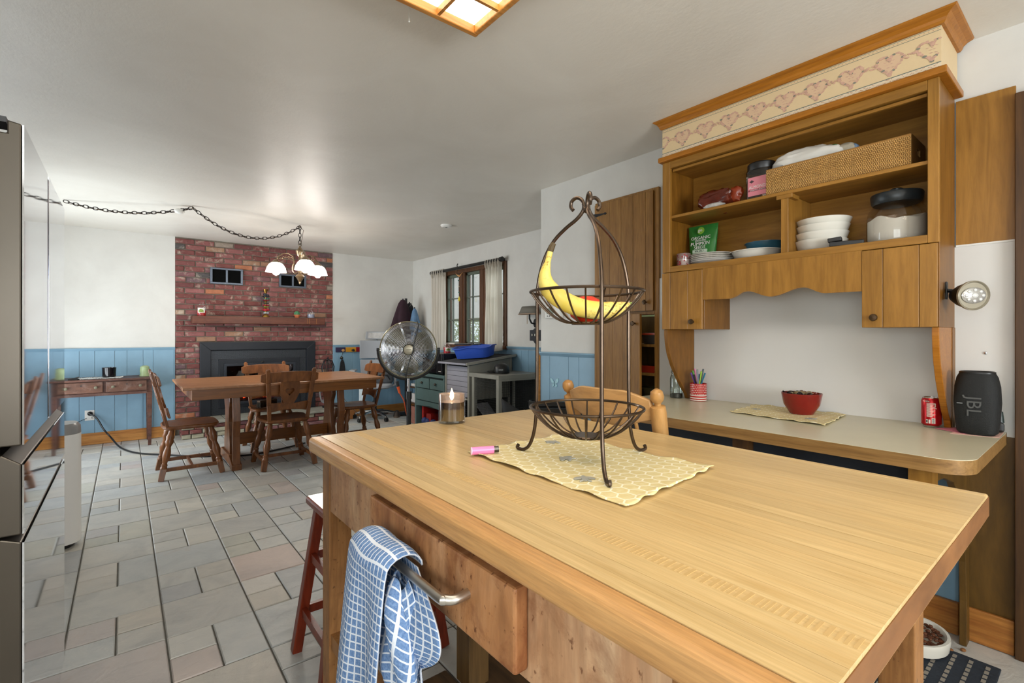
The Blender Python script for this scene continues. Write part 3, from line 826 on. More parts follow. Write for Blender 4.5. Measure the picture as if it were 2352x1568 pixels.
obj('plant', MB().lathe([(0.0, 0.03), (0.028, 0.036), (0.036, 0.055), (0.032, 0.075), (0.018, 0.09), (0, 0.094)], 32, (1.865, 7.08, 1.4695), wob=lambda a, z: 1+0.1*math.cos(a*8)), plain('cactus_green', '3f7a52', 0.6), ca)

# ------------------------------------------------------------------ chandelier on its swag chain
def chain_mb(path, L=0.05, rw=0.0036, wd=0.013):
    P = [Vector(p) for p in path]; mb = MB()
    segs = []; tot = 0
    for a, b in zip(P, P[1:]): segs.append((tot, a, b)); tot += (b-a).length
    n = int(tot/(L*0.78)); 
    def at(s):
        for (t0, a, b) in segs:
            l = (b-a).length
            if s <= t0+l: return a.lerp(b, (s-t0)/l), (b-a).normalized()
        return P[-1], (P[-1]-P[-2]).normalized()
    for i in range(n):
        c, t = at((i+0.5)*tot/n)
        u = Vector((0, 0, 1)) if abs(t.z) < 0.9 else Vector((1, 0, 0))
        q = t.cross(u).normalized(); w_ = q if i % 2 else q.cross(t).normalized()
        loop = []
        for k in range(12):
            a = 2*PI*k/12
            loop.append(c + t*(L/2*math.cos(a)) + w_*(wd*math.sin(a)))
        mb.tube(loop, rw, 5, closed=True)
    return mb
ch = thing('chandelier', 'antique brass three-light chandelier with frosted glass shades hung on a swag chain', 'chandelier', (1.5, 5.579, 1.787))
cx, cy = 1.5, 5.579
obj('stem', MB().lathe([(0, 0), (0.008, 0.003), (0.012, 0.018), (0.01, 0.026), (0.02, 0.04), (0.036, 0.07), (0.048, 0.085), (0.036, 0.1), (0.018, 0.115), (0.012, 0.13), (0.013, 0.3), (0.024, 0.31), (0.03, 0.32), (0.04, 0.34), (0.046, 0.362), (0.03, 0.38), (0.014, 0.40), (0.008, 0.415), (0, 0.416)], 20, (cx, cy, 1.787)), m_antique, ch)
obj('loop', MB().tube([(cx+0.016*math.cos(a*PI/6), cy, 2.218+0.016*math.sin(a*PI/6)) for a in range(12)], 0.003, 6, closed=True), m_antique, ch)
obj('chain', chain_mb([(cx, cy, 2.225), (cx, cy, 2.425)]), m_iron, ch)
def sag(a, b, s, n=22):
    a, b = Vector(a), Vector(b)
    return [a.lerp(b, i/n) - Vector((0, 0, s*4*(i/n)*(1-i/n))) for i in range(n+1)]
sw = sag((cx, cy, 2.42), (0.499, 5.374, 2.42), 0.20)
obj('swag_chain', chain_mb(sw), m_iron, ch)
sw2 = sag((0.499, 5.374, 2.42), (-0.42, 5.86, 2.43), 0.075)
obj('swag_chain', chain_mb(sw2), m_iron, ch)
cord = []
for i, p in enumerate(sw + sw2): cord.append(p + Vector((0, 0.006*math.sin(i*1.9), -0.008+0.006*math.cos(i*1.9))))
obj('wire', MB().tube(cord, 0.0025, 5), m_knob, ch)
obj('wire', MB().tube([(cx, cy, 2.42), (cx+0.03, cy-0.02, 2.38), (cx+0.02, cy-0.02, 2.3), (cx, cy, 2.2)], 0.0025, 5), m_knob, ch)
for (x, y) in ((cx, cy), (0.499, 5.374)):
    obj('ceiling_hook', MB().tube([(x, y, 2.445), (x, y, 2.428), (x+0.008, y, 2.42), (x, y, 2.412), (x-0.008, y, 2.418)], 0.003, 6), m_antique, ch)
obj('cord_connector', MB().ball((0.40, 5.435, 2.385), (0.042, 0.03, 0.026), 14, 9), m_white, ch)
m_shade = NT('frosted_shade')
_tl = m_shade.n('ShaderNodeBsdfTranslucent'); _tl.inputs[0].default_value = (0.16, 0.16, 0.165, 1)
_tp = m_shade.n('ShaderNodeBsdfTransparent'); _tp.inputs[0].default_value = (0.95, 0.95, 0.97, 1)
_df = m_shade.n('ShaderNodeBsdfDiffuse'); _df.inputs[0].default_value = (0.8, 0.8, 0.8, 1)
_a = m_shade.n('ShaderNodeMixShader'); _a.inputs[0].default_value = 0.5
m_shade.l(_tl.outputs[0], _a.inputs[1]); m_shade.l(_tp.outputs[0], _a.inputs[2])
_b = m_shade.n('ShaderNodeMixShader'); _b.inputs[0].default_value = 0.15
m_shade.l(_a.outputs[0], _b.inputs[1]); m_shade.l(_df.outputs[0], _b.inputs[2]); m_shade.l(_b.outputs[0], m_shade.out.inputs[0])
m_shade = m_shade.m
m_bulb = glow('chandelier_bulb', 'fff6ea', 260.0)
ang0 = math.atan(891/1110.5)
angc = math.atan(1.5/5.579)
for k, a in enumerate((R(-72), R(48), R(168))):
    # angle measured from the viewing depth direction
    dx = math.sin(a); dy = math.cos(a)
    wx = dx*math.cos(angc) + dy*math.sin(angc); wy = -dx*math.sin(angc) + dy*math.cos(angc)
    D = Vector((wx, wy, 0)); O = Vector((cx, cy, 0))
    pr = [(0.015, 1.93), (0.05, 1.905), (0.075, 1.935), (0.075, 1.98), (0.06, 2.03), (0.07, 2.09), (0.12, 2.125), (0.18, 2.12), (0.23, 2.085), (0.25, 2.045)]
    arm = obj('arm', MB().tube([O + D*r + Vector((0, 0, z)) for r, z in pr], 0.0065, 7), m_antique, ch)
    fil = MB()
    for i in range(6):          # scrolled filigree fan below the arm's arch
        c = O + D*(0.09+0.026*i) + Vector((0, 0, 2.085 - 0.006*abs(i-2)))
        fil.tube([c + D*(0.014*math.cos(q*PI/4)*(1-q*0.08)) + Vector((0, 0, 0.014*math.sin(q*PI/4)*(1-q*0.08))) for q in range(9)], 0.003, 4)
    fil.tube([O + D*0.07 + Vector((0, 0, 2.06)), O + D*0.15 + Vector((0, 0, 2.058)), O + D*0.235 + Vector((0, 0, 2.066))], 0.003, 5)
    obj('filigree', fil, m_antique, arm)
    c = O + D*0.25
    obj('shade_cap', MB().lathe([(0, 2.062), (0.012, 2.06), (0.03, 2.045), (0.05, 2.028), (0.052, 2.02), (0, 2.02)], 18, (c.x, c.y, 0)), m_antique, ch)
    obj('shade', MB().lathe([(0.048, 2.022), (0.072, 2.002), (0.092, 1.968), (0.103, 1.93), (0.106, 1.918)], 36, (c.x, c.y, 0), wob=lambda a, z: 1.0 + (0.02*math.cos(a*9) if z < 1.94 else 0)), m_shade, ch)
    ch.children[-1]
    obj('bulb', MB().lathe([(0, 1.885), (0.02, 1.889), (0.033, 1.905), (0.034, 1.925), (0.024, 1.95), (0.014, 1.985), (0.014, 2.02), (0, 2.02)], 16, (c.x, c.y, 0)), m_bulb, ch)
for o in list(ch.children):
    if o.name.startswith('shade') and not o.name.startswith('shade_cap'):
        # a lathe with open ends: drop the caps
        bm = bmesh.new(); bm.from_mesh(o.data)
        bmesh.ops.delete(bm, geom=[f for f in bm.faces if len(f.verts) > 4], context='FACES_ONLY'); bm.to_mesh(o.data); bm.free()

# ------------------------------------------------------------------ dining set
tb = thing('dining_table', 'long brown wooden trestle dining table before the fireplace', 'table', (1.268, 5.4, 0))
X0, X1, Y0, Y1, ZT = 0.378, 2.158, 4.85, 5.95, 0.79
mb = MB()
for i in range(5):
    pass
W5 = (Y1-Y0)/5
for i in range(5):
    obj('top_board', MB().box(X0, X1, Y0+i*W5+0.0004, Y0+(i+1)*W5-0.0004, ZT-0.022, ZT), m_table, tb, bevel=0.004 if i in (0, 4) else 0.0012, seg=2)
obj('apron', MB().box(X0+0.07, X1-0.07, Y0+0.05, Y0+0.075, ZT-0.115, ZT-0.023), m_tableapron, tb, bevel=0.002)
obj('apron', MB().box(X0+0.07, X1-0.07, Y1-0.075, Y1-0.05, ZT-0.115, ZT-0.023), m_tableapron, tb, bevel=0.002)
obj('end_apron', MB().box(X0+0.07, X0+0.095, Y0+0.075, Y1-0.075, ZT-0.115, ZT-0.023), m_tableapron, tb)
obj('end_apron', MB().box(X1-0.095, X1-0.07, Y0+0.075, Y1-0.075, ZT-0.115, ZT-0.023), m_tableapron, tb)
for xc in (0.80, 1.755):
    yc = 5.4
    pts = [(-0.15, 0.68), (-0.16, 0.6), (-0.11, 0.52), (-0.10, 0.4), (-0.13, 0.28), (-0.16, 0.2), (-0.16, 0.11)]
    out = [(yc+a, z) for a, z in pts] + [(yc-a, z) for a, z in reversed(pts)]
    obj('trestle_panel', MB().prism(out, 'x', xc-0.022, xc+0.022), m_chair, tb, bevel=0.004)
    foot = [(yc-0.40, 0.0), (yc-0.30, 0.0), (yc-0.26, 0.025), (yc+0.26, 0.025), (yc+0.30, 0.0), (yc+0.40, 0.0), (yc+0.40, 0.05), (yc+0.22, 0.11), (yc-0.22, 0.11), (yc-0.40, 0.05)]
    obj('foot', MB().prism(foot, 'x', xc-0.04, xc+0.04), m_chair, tb, bevel=0.004)
    obj('post', MB().prism([(yc-0.40, 0.052), (yc-0.34, 0.08), (yc-0.33, 0.3), (yc-0.36, 0.45), (yc-0.33, 0.675), (yc-0.38, 0.675), (yc-0.41, 0.45), (yc-0.38, 0.3)], 'x', xc-0.03, xc+0.03), m_chair, tb, bevel=0.004)
obj('stretcher', MB().box(0.822, 1.733, 5.385, 5.415, 0.16, 0.27), m_tableapron, tb, bevel=0.003)
tag(obj('folded_napkin', MB().box(-0.05, 0.05, -0.035, 0.035, 0, 0.004).prism([(-0.045, -0.03), (0.05, -0.02), (0.03, 0.035)], 'z', 0.0042, 0.009), plain('cream_paper', 'd9cba0', 0.7), local=True, loc=(1.10, 5.2, ZT+0.0005)), 'small folded cream paper lying on the dining table', 'paper')

def turned_leg(top, bot, mat, parent, sq=True):
    a, b = Vector(top), Vector(bot); L = (b-a).length; z = (b-a).normalized()
    M = Matrix.Translation(a) @ z.to_track_quat('Z', 'Y').to_matrix().to_4x4()
    prof = [(r*1.22, z) for r, z in [(0.014, 0), (0.017, 0.02), (0.02, L*0.12), (0.026, L*0.17), (0.022, L*0.22), (0.027, L*0.27), (0.019, L*0.33), (0.016, L*0.36), (0.022, L*0.44), (0.026, L*0.52), (0.018, L*0.62), (0.014, L*0.67), (0.021, L*0.70), (0.018, L*0.725), (0.021, L*0.75), (0.022, L*0.78)]]
    mb = MB().lathe(prof, 12, (0, 0, 0), M)
    mb.bar(a.lerp(b, 0.77), b, 0.046, 0.046, (0, 1, 0), 0.04, 0.04)
    return obj('leg', mb, mat, parent, local=True, bevel=0.002, seg=1)

def heart_pts(s, n):
    pts = []
    for i in range(n):
        t = 2*PI*i/n
        pts.append((s*16*math.sin(t)**3/16, s*(13*math.cos(t)-5*math.cos(2*t)-2*math.cos(3*t)-math.cos(4*t))/16))
    return pts
def polar(pts, n):
    """resample a star-shaped loop at n even angles about the origin"""
    out = []
    for i in range(n):
        a = -PI + 2*PI*i/n; d = Vector((math.cos(a), math.sin(a))); best = None
        for p, q in zip(pts, pts[1:]+pts[:1]):
            p, q = Vector(p), Vector(q); e = q-p
            den = d.x*(-e.y) + d.y*e.x
            if abs(den) < 1e-12: continue
            t = (p.x*(-e.y) + p.y*e.x)/den; s = (d.x*p.y - d.y*p.x)/den
            if t > 0 and -1e-6 <= s <= 1+1e-6 and (best is None or t > best): best = t
        out.append((d.x*(best or 0.01), d.y*(best or 0.01)))
    return out

def dining_chair(label, group, loc, rz):
    """faces +y"""
    t = thing('dining_chair', label, 'chair', loc, rz, group)
    # saddle seat
    out = []
    for i in range(40):
        a = 2*PI*i/40; c, s = math.cos(a), math.sin(a)
        e = 0.45
        wx = 0.225 if s > 0 else 0.205
        out.append((wx*math.copysign(abs(c)**e, c), 0.215*math.copysign(abs(s)**e, s)))
    mb = MB(); vs = []; fs = []
    rings = [(0.94, -0.034), (1.0, -0.02), (1.0, -0.008), (0.96, 0.0), (0.8, -0.006), (0.45, -0.014), (0.0, -0.014)]
    for sc_, z in rings[:-1]:
        for (x, y) in out: vs.append((x*sc_, y*sc_, 0.45+z))
    vs.append((0, 0, 0.45-0.014))
    n = 40
    for k in range(len(rings)-2):
        for i in range(n):
            j = (i+1) % n
            fs.append((k*n+i, k*n+j, (k+1)*n+j, (k+1)*n+i))
    b = (len(rings)-2)*n
    for i in range(n): fs.append((b+i, b+(i+1) % n, len(vs)-1))
    fs.append(tuple(range(n))[::-1])
    mb.add(vs, fs, True)
    obj('seat', mb, m_chair, t, local=True)
    feet = {}
    for sx in (-1, 1):
        for sy in (-1, 1):
            top = (sx*0.15, sy*0.14, 0.43); bot = (sx*0.225, sy*0.225, 0.0)
            turned_leg(top, bot, m_chair, t); feet[(sx, sy)] = (Vector(top), Vector(bot))
    def on(k, f): return feet[k][0].lerp(feet[k][1], f)
    for sx in (-1, 1):
        obj('side_stretcher', MB().bar(on((sx, -1), 0.80), on((sx, 1), 0.80), 0.022, 0.03), m_chair, t, local=True, bevel=0.003)
    obj('cross_stretcher', MB().bar((on((-1, -1), .8)+on((-1, 1), .8))/2, (on((1, -1), .8)+on((1, 1), .8))/2, 0.022, 0.028), m_chair, t, local=True, bevel=0.003)
    # back posts
    def back_y(z): return -0.165 - 0.235*(z-0.45)
    for sx in (-1, 1):
        p = [(sx*(0.165+0.035*(z-0.43)/0.49), back_y(z)-0.012, z) for z in (0.43, 0.6, 0.8, 0.915)]
        mb = MB()
        for a, b_, w0, w1 in zip(p, p[1:], (0.03, 0.036, 0.04), (0.036, 0.04, 0.036)): mb.bar(a, b_, w0, 0.022, (0, 1, 0), w1, 0.022)
        mb.ball((p[-1][0], p[-1][1], p[-1][2]), (0.018, 0.011, 0.014), 10, 6)
        obj('back_post', mb, m_chair, t, local=True, bevel=0.003, seg=1)
    # crest rail, curved, in front of the posts
    def rail(x0_, x1_, ztop, zbot, nm, mat, bow=0.02, off=0.012, th=0.018):
        n_ = 16; vs = []; fs = []
        for i in range(n_+1):
            u = i/n_; x = x0_ + (x1_-x0_)*u; b2 = -bow*(1-(2*u-1)**2)
            for (z, q) in ((zbot(u), 0), (ztop(u), 0), (ztop(u), 1), (zbot(u), 1)):
                vs.append((x, back_y(z) + off + b2 + q*th, z))
        for i in range(n_):
            for k in range(4):
                l = (k+1) % 4
                fs.append((i*4+k, i*4+l, (i+1)*4+l, (i+1)*4+k))
        fs += [(0, 1, 2, 3), tuple(n_*4+k for k in range(4))]
        return obj(nm, MB().add(vs, fs, True), mat, t, local=True, bevel=0.004, ang=30)
    rail(-0.25, 0.25, lambda u: 0.888+0.012*math.sin(u*PI)-0.015*(abs(2*u-1)**8), lambda u: 0.79+0.012*math.sin(u*PI)+0.02*(abs(2*u-1)**8), 'crest_rail', m_chair)
    rail(-0.17, 0.17, lambda u: 0.60-0.008*math.cos((2*u-1)*PI), lambda u: 0.515+0.022*math.sin(u*PI), 'lower_rail', m_chair, 0.01)
    # heart splat
    zc = 0.70
    outl = [(-0.085, 0.105), (0.085, 0.105), (0.082, 0.04), (0.085, -0.01), (0.06, -0.07), (0.035, -0.115), (-0.035, -0.115), (-0.06, -0.07), (-0.085, -0.01), (-0.082, 0.04)]
    no = 48
    po = polar(outl, no); ph = polar([(x, y+0.012) for x, y in heart_pts(0.042, 60)], no)
    th_ = math.atan(0.235)
    M = Matrix.Translation((0, back_y(zc)+0.012, zc)) @ Matrix.Rotation(th_, 4, 'X')
    obj('splat', MB().ring_plate(po, ph, 'y', -0.008, 0.008, M), m_chair, t, local=True)
    return t
G = 'heart-back chairs at the dining table'
c0 = dining_chair('brown heart-back dining chair with its back to the kitchen at the table', G, (1.205, 5.03, 0), R(0))
dup(c0, (0.465, 5.255, 0), R(-90), 'brown heart-back dining chair at the table end beside the old console', G)
dup(c0, (1.27, 5.86, 0), R(180), 'brown heart-back dining chair between the dining table and the fireplace', G)
dup(c0, (2.06, 5.44, 0), R(92), 'brown heart-back dining chair at the table end beside the pedestal fan', G)
br = thing('bench_brush', 'dark bristle brush lying on the seat of the chair by the fireplace', 'brush', (1.22, 5.80, 0.452))
obj('back', MB().box(-0.10, 0.10, -0.03, 0.03, 0.055, 0.075), m_darktrim, br, local=True, bevel=0.006)
mb = MB(); rr = random.Random(8)
for i in range(420):
    x, y = rr.uniform(-0.095, 0.095), rr.uniform(-0.027, 0.027)
    mb.bar((x, y, 0.056), (x*1.08+rr.uniform(-.006, .006), y*1.3+rr.uniform(-.006, .006), 0.0), 0.004, 0.004, (0, 1, 0))
o = obj('bristles', mb, plain('bristle', '3d3428', 0.9), br, local=True); o['kind'] = 'stuff'
br.rotation_euler = (0, 0, R(20))
# ------------------------------------------------------------------ old console table against the back wall
cn = thing('console_table', 'old dark paint-flecked two-drawer console table against the blue wainscot', 'table', (-0.16, 6.97, 0))
obj('top', MB().box(-0.60, 0.268, 6.74, 7.185, 0.742, 0.762), m_console, cn, bevel=0.003)
obj('case', MB().box(-0.575, 0.245, 6.775, 7.17, 0.60, 0.741), m_console, cn)
obj('rail', MB().box(-0.53, 0.20, 6.757, 6.776, 0.585, 0.615), m_console, cn, bevel=0.002)
for x0, x1 in ((-0.53, -0.175), (-0.155, 0.20)):
    d = obj('drawer', MB().box(x0+0.004, x1-0.004, 6.752, 6.774, 0.622, 0.733), wood('drawer_burl', '3c251c', '6e4835', 'x', 0.45, rnd=0.1, stretch=4, wear='a89890', wearamt=0.25), cn, bevel=0.003)
    for q in (0.17, 0.83):
        x = x0 + (x1-x0)*q
        obj('knob', MB().lathe([(0.008, 0), (0.007, 0.012), (0.016, 0.02), (0.014, 0.03), (0, 0.033)], 12, (0, 0, 0), Matrix.Translation((x, 6.752, 0.678)) @ Matrix.Rotation(R(90), 4, 'X')), plain('verdigris_knob', '6e6a58', 0.5, metal=0.5), d)
    obj('keyhole', MB().lathe([(0.007, 0), (0.007, 0.002), (0, 0.002)], 10, (0, 0, 0), Matrix.Translation(((x0+x1)/2, 6.752, 0.70)) @ Matrix.Rotation(R(90), 4, 'X')), m_black, d)
for x in (-0.555, 0.222):
    for y in (6.775, 7.155):
        obj('leg', MB().bar((x, y, 0.60), (x, y, 0.0), 0.046, 0.046, (0, 1, 0), 0.03, 0.03), m_console, cn, bevel=0.002)
ZCn = 0.7625
dl = MB(); rr = random.Random(6)
obj_do = None
o = MB()
o.surf(lambda u, v: (-0.375+0.34*u, 6.83+0.17*v, ZCn+0.004+0.003*math.sin(u*17+v*5)), 24, 8)
for i in range(60):
    u = rr.random(); v = rr.choice([0, 1])
    o.bar((-0.375+0.34*u, 6.83+0.17*v, ZCn+0.004), (-0.375+0.34*u+rr.uniform(-.01, .01), 6.83+0.17*v+(0.02 if v else -0.02), ZCn+0.006), 0.004, 0.003, (0, 0, 1))
for i in range(30):
    v = rr.random(); u = rr.choice([0, 1])
    o.bar((-0.375+0.34*u, 6.83+0.17*v, ZCn+0.005), (-0.375+0.34*u+(0.025 if u else -0.025), 6.83+0.17*v, ZCn+0.01), 0.004, 0.003, (0, 0, 1))
tag(obj('lace_runner', o, plain('lace', 'd8d8d4', 0.8, bump=0.5, bscale=120), loc=(-0.2, 6.9, ZCn), solid=0.004), 'white fringed lace runner under the black cup on the console', 'runner')
t = thing('black_cup', 'black glass tumbler candle on the lace runner', 'candle', (-0.13, 6.93, ZCn+0.008))
obj('cup', MB().lathe([(0.0, 0), (0.052, 0), (0.058, 0.004), (0.063, 0.105), (0.059, 0.105), (0.056, 0.085), (0, 0.085)], 28, (-0.13, 6.93, ZCn+0.008)), plain('black_glass', '0d0b10', 0.12), t)
obj('rim', MB().tube([(-0.13+0.061*math.cos(k*PI/14), 6.93+0.061*math.sin(k*PI/14), ZCn+0.114) for k in range(28)], 0.002, 5, closed=True), m_glass, t)
tag(obj('phone', MB().prism([(-0.46, 6.80), (-0.38, 6.80), (-0.37, 6.83), (-0.45, 6.83)], 'z', ZCn, ZCn+0.012).prism([(-0.46, ZCn+0.012), (-0.385, ZCn+0.012), (-0.365, ZCn+0.03), (-0.372, ZCn+0.033)], 'y', 6.805, 6.826), m_black, loc=(-0.42, 6.81, ZCn), bevel=0.003), 'flat black gadget at the fridge end of the console', 'gadget')
m_greenglass = plain('green_glass', 'c6d8a2', 0.2, var=0.12, vscale=25, **{'Transmission Weight': 0.45, 'IOR': 1.3})
for (x, y, s, lab) in ((0.185, 7.0, 1.0, 'lumpy pale green glass candle holder at the chair end of the console'),):
    tag(obj('green_glass_holder', MB().lathe([(0, 0), (0.052*s, 0), (0.05*s, 0.015), (0.045*s, 0.03), (0.047*s, 0.06), (0.044*s, 0.09), (0.042*s, 0.105), (0.025*s, 0.118), (0, 0.12)], 24, (x, y, ZCn), wob=lambda a, z: 1+0.035*math.sin(a*3+z*60)), m_greenglass, loc=(x, y, ZCn)), lab, 'candle holder')
# outlet, plug and black cable
ot = thing('wall_outlet', 'white wall outlet with a round black plug below the console', 'outlet', (-0.30, YB-0.01, 0.30))
obj('plate', MB().box(-0.345, -0.262, YB-0.016, YB-0.009, 0.275, 0.39), m_white, ot, bevel=0.003)
obj('plug', MB().lathe([(0.024, 0), (0.022, 0.02), (0.012, 0.028), (0, 0.03)], 16, (0, 0, 0), Matrix.Translation((-0.30, YB-0.016, 0.352)) @ Matrix.Rotation(R(90), 4, 'X')), m_black, ot)
obj('charger', MB().box(-0.325, -0.285, YB-0.035, YB-0.016, 0.295, 0.315), m_white, ot, bevel=0.003)
def smooth_path(pts, n=8):
    P = [Vector(p) for p in pts]; P = [P[0]] + P + [P[-1]]; out = []
    for i in range(1, len(P)-2):
        a, b, c, d = P[i-1], P[i], P[i+1], P[i+2]
        for k in range(n):
            t = k/n
            out.append(0.5*((2*b) + (c-a)*t + (2*a-5*b+4*c-d)*t*t + (3*b-a-3*c+d)*t**3))
    out.append(P[-2]); return out
tag(obj('power_cable', MB().tube(smooth_path([(-0.30, 7.165, 0.352), (-0.24, 7.14, 0.30), (-0.18, 7.08, 0.18), (-0.12, 7.05, 0.09), (-0.03, 6.75, 0.012), (0.1, 6.35, 0.011), (0.3, 6.1, 0.011), (0.45, 5.92, 0.011), (0.62, 5.75, 0.011), (0.72, 5.70, 0.011), (1.0, 5.52, 0.011), (1.35, 5.62, 0.011), (1.6, 5.75, 0.011)]), 0.009, 7), m_black), 'thick black power cable running from the outlet across the floor', 'cable')
tag(obj('charger_cord', MB().tube(smooth_path([(-0.325, 7.18, 0.305), (-0.40, 7.17, 0.27), (-0.48, 7.165, 0.22), (-0.55, 7.17, 0.02)]), 0.003, 5), m_black), 'thin dark charger cord drooping from the wall outlet', 'cord')
# ------------------------------------------------------------------ tower air purifier past the refrigerator
tp = thing('air_purifier', 'tall white tower air purifier standing just past the refrigerator', 'purifier', (-0.32, 3.86, 0))
def rr_loop(cx, cy, rx, ry, z, e=0.6, n=28):
    r = []
    for i in range(n):
        a = 2*PI*i/n; c, s = math.cos(a), math.sin(a)
        r.append((cx+rx*math.copysign(abs(c)**e, c), cy+ry*math.copysign(abs(s)**e, s), z))
    return r
def loft(loops, cap=True):
    mb = MB(); n = len(loops[0]); vs = [p for l in loops for p in l]; fs = []
    for k in range(len(loops)-1):
        for i in range(n):
            j = (i+1) % n
            fs.append((k*n+i, k*n+j, (k+1)*n+j, (k+1)*n+i))
    mb.add(vs, fs, True)
    if cap:
        b = len(mb.v)-len(vs)
        mb.f.append([b+i for i in range(n)][::-1]); mb.sm.append(False)
        mb.f.append([b+(len(loops)-1)*n+i for i in range(n)]); mb.sm.append(False)
    return mb
obj('body', loft([rr_loop(-0.32, 3.86, 0.12, 0.11, z, 0.75) for z in (0.03, 0.05, 0.66)]), plain('purifier_white', 'eceae6', 0.4), tp)
obj('top_panel', loft([rr_loop(-0.32, 3.86, 0.12*s, 0.11*s, z, 0.75) for z, s in ((0.661, 1.0), (0.70, 0.98), (0.72, 0.86))]), plain('purifier_grey', '8f8d8c', 0.3), tp)
obj('foot', MB().lathe([(0.09, 0), (0.09, 0.03), (0, 0.03)], 20, (-0.32, 3.86, 0)), m_black, tp)
# ------------------------------------------------------------------ coat hook board, keys
hb = thing('hook_board', 'striped purple, yellow and red coat hook board on the blue wainscot', 'hook rack', (2.67, YB-0.01, 0.978))
for (x0, x1, c) in ((2.434, 2.578, '2b2342'), (2.578, 2.737, 'c78e1f'), (2.737, 2.90, '8e1620')):
    b = obj('board_section', MB().box(x0, x1-0.001, YB-0.03, YB-0.0095, 0.978, 1.048), plain('board_'+c, c, 0.4), hb, bevel=0.002)
    obj('peg', MB().lathe([(0.012, 0), (0.01, 0.03), (0.02, 0.04), (0.018, 0.055), (0, 0.06)], 12, (0, 0, 0), Matrix.Translation(((x0+x1)/2+0.02, YB-0.03, 1.005)) @ Matrix.Rotation(R(90), 4, 'X')), m_lightchair if c != 'c78e1f' else m_black, b)
ky = thing('key_lanyard', 'black patterned lanyard with keys hanging from the hook board', 'lanyard', (2.52, YB-0.06, 0.62))
obj('ring', MB().tube([(2.53, YB-0.07, 1.0), (2.515, YB-0.07, 0.95), (2.503, YB-0.07, 0.91)], 0.004, 6).ball((2.503, YB-0.07, 0.895), 0.024, 12, 8), m_steel, ky)
obj('strap', loft([[(2.513+w*q, YB-0.07+dq, z) for q, dq in ((-1, -0.012), (1, -0.012), (1, 0.012), (-1, 0.012))] for z, w in ((0.87, 0.008), (0.83, 0.026), (0.74, 0.038), (0.63, 0.048))]), plain('strap', '16171b', 0.7, var=0.8, vscale=80), ky)
# fireplace tools & grey cable coil at the brick edge
ft = thing('fireplace_tools', 'black wire fireplace tool rack standing on the hearth end', 'tool rack', (2.30, 7.05, 0.2))
mb = MB()
for i in range(9):
    a = i*0.7; x = 2.28+0.06*math.cos(a); y = 7.06+0.04*math.sin(a)
    mb.tube([(2.28, 7.06, 0.88+0.02*math.sin(i*2)), (x, y, 0.86), (x+0.03*math.cos(a), y, 0.78), (x+0.02*math.cos(a), y, 0.70-0.03*(i % 3))], 0.005, 5)
obj('hook_crown', mb, m_blackm, ft)
obj('pole', MB().cyl((2.28, 7.06, 0.2), (2.28, 7.06, 0.92), 0.008, 8), m_blackm, ft)
obj('base', MB().lathe([(0.08, 0), (0.08, 0.012), (0.012, 0.02)], 18, (2.28, 7.06, 0.2)), m_blackm, ft)
mb = MB()
for i in range(5):
    mb.tube([(2.2+0.05*math.cos(q*PI/8)*(1-i*.08), 7.0+0.01*i, 0.42+0.15*math.sin(q*PI/8)*(1-i*.05)) for q in range(16)], 0.006, 5, closed=True)
tag(obj('cable_coil', mb, plain('grey_cable', '8d8f92', 0.5), loc=(2.2, 7.0, 0.22)), 'coil of grey cable leaning on the hearth beside the stove', 'cable')
bx = thing('cardboard_box', 'flat brown cardboard box on the floor beside the hearth', 'box', (2.55, 7.08, 0))
obj('box', MB().box(2.44, 2.66, 7.0, 7.18, 0.001, 0.13), plain('cardboard', 'a9703c', 0.8, var=0.08), bx, bevel=0.002)
obj('tape', MB().box(2.44, 2.66, 7.07, 7.11, 0.1302, 0.131), plain('tape', 'c4945c', 0.4), bx)
# ------------------------------------------------------------------ office chair
m_mesh = plain('grey_mesh', '9a9ea4', 0.7, bump=0.4, bscale=300)
m_gframe = plain('grey_frame', '9fa2a6', 0.4)
oc = thing('office_chair', 'light grey mesh office chair with headrest behind the pedestal fan', 'chair', (2.86, 6.78, 0), R(-28))
# local: faces -y
for k in range(5):
    a = R(18+72*k); dx, dy = math.cos(a), math.sin(a)
    obj('base_arm', MB().tube([(0.03*dx, 0.03*dy, 0.115), (0.18*dx, 0.18*dy, 0.105), (0.30*dx, 0.30*dy, 0.075)], [0.026, 0.02, 0.014], 8), m_chrome, oc, local=True)
    c = obj('caster', MB().cyl((0.31*dx-0.02*dy, 0.31*dy+0.02*dx, 0.03), (0.31*dx+0.02*dy, 0.31*dy-0.02*dx, 0.03), 0.029, 14), m_black, oc, local=True)
    obj('caster_stem', MB().cyl((0.31*dx, 0.31*dy, 0.04), (0.30*dx, 0.30*dy, 0.08), 0.012, 8), m_steel, c, local=True)
obj('gas_column', MB().cyl((0, 0, 0.09), (0, 0, 0.27), 0.03, 14).cyl((0, 0, 0.27), (0, 0, 0.44), 0.018, 12), m_black, oc, local=True)
obj('tilt_plate', MB().box(-0.10, 0.10, -0.10, 0.12, 0.435, 0.465), m_black, oc, local=True, bevel=0.01)
obj('seat', loft([rr_loop(0, -0.03, 0.25*s, 0.25*s, z, 0.55) for z, s in ((0.465, 0.9), (0.48, 1.0), (0.515, 1.0), (0.53, 0.92))]), m_mesh, oc, local=True)
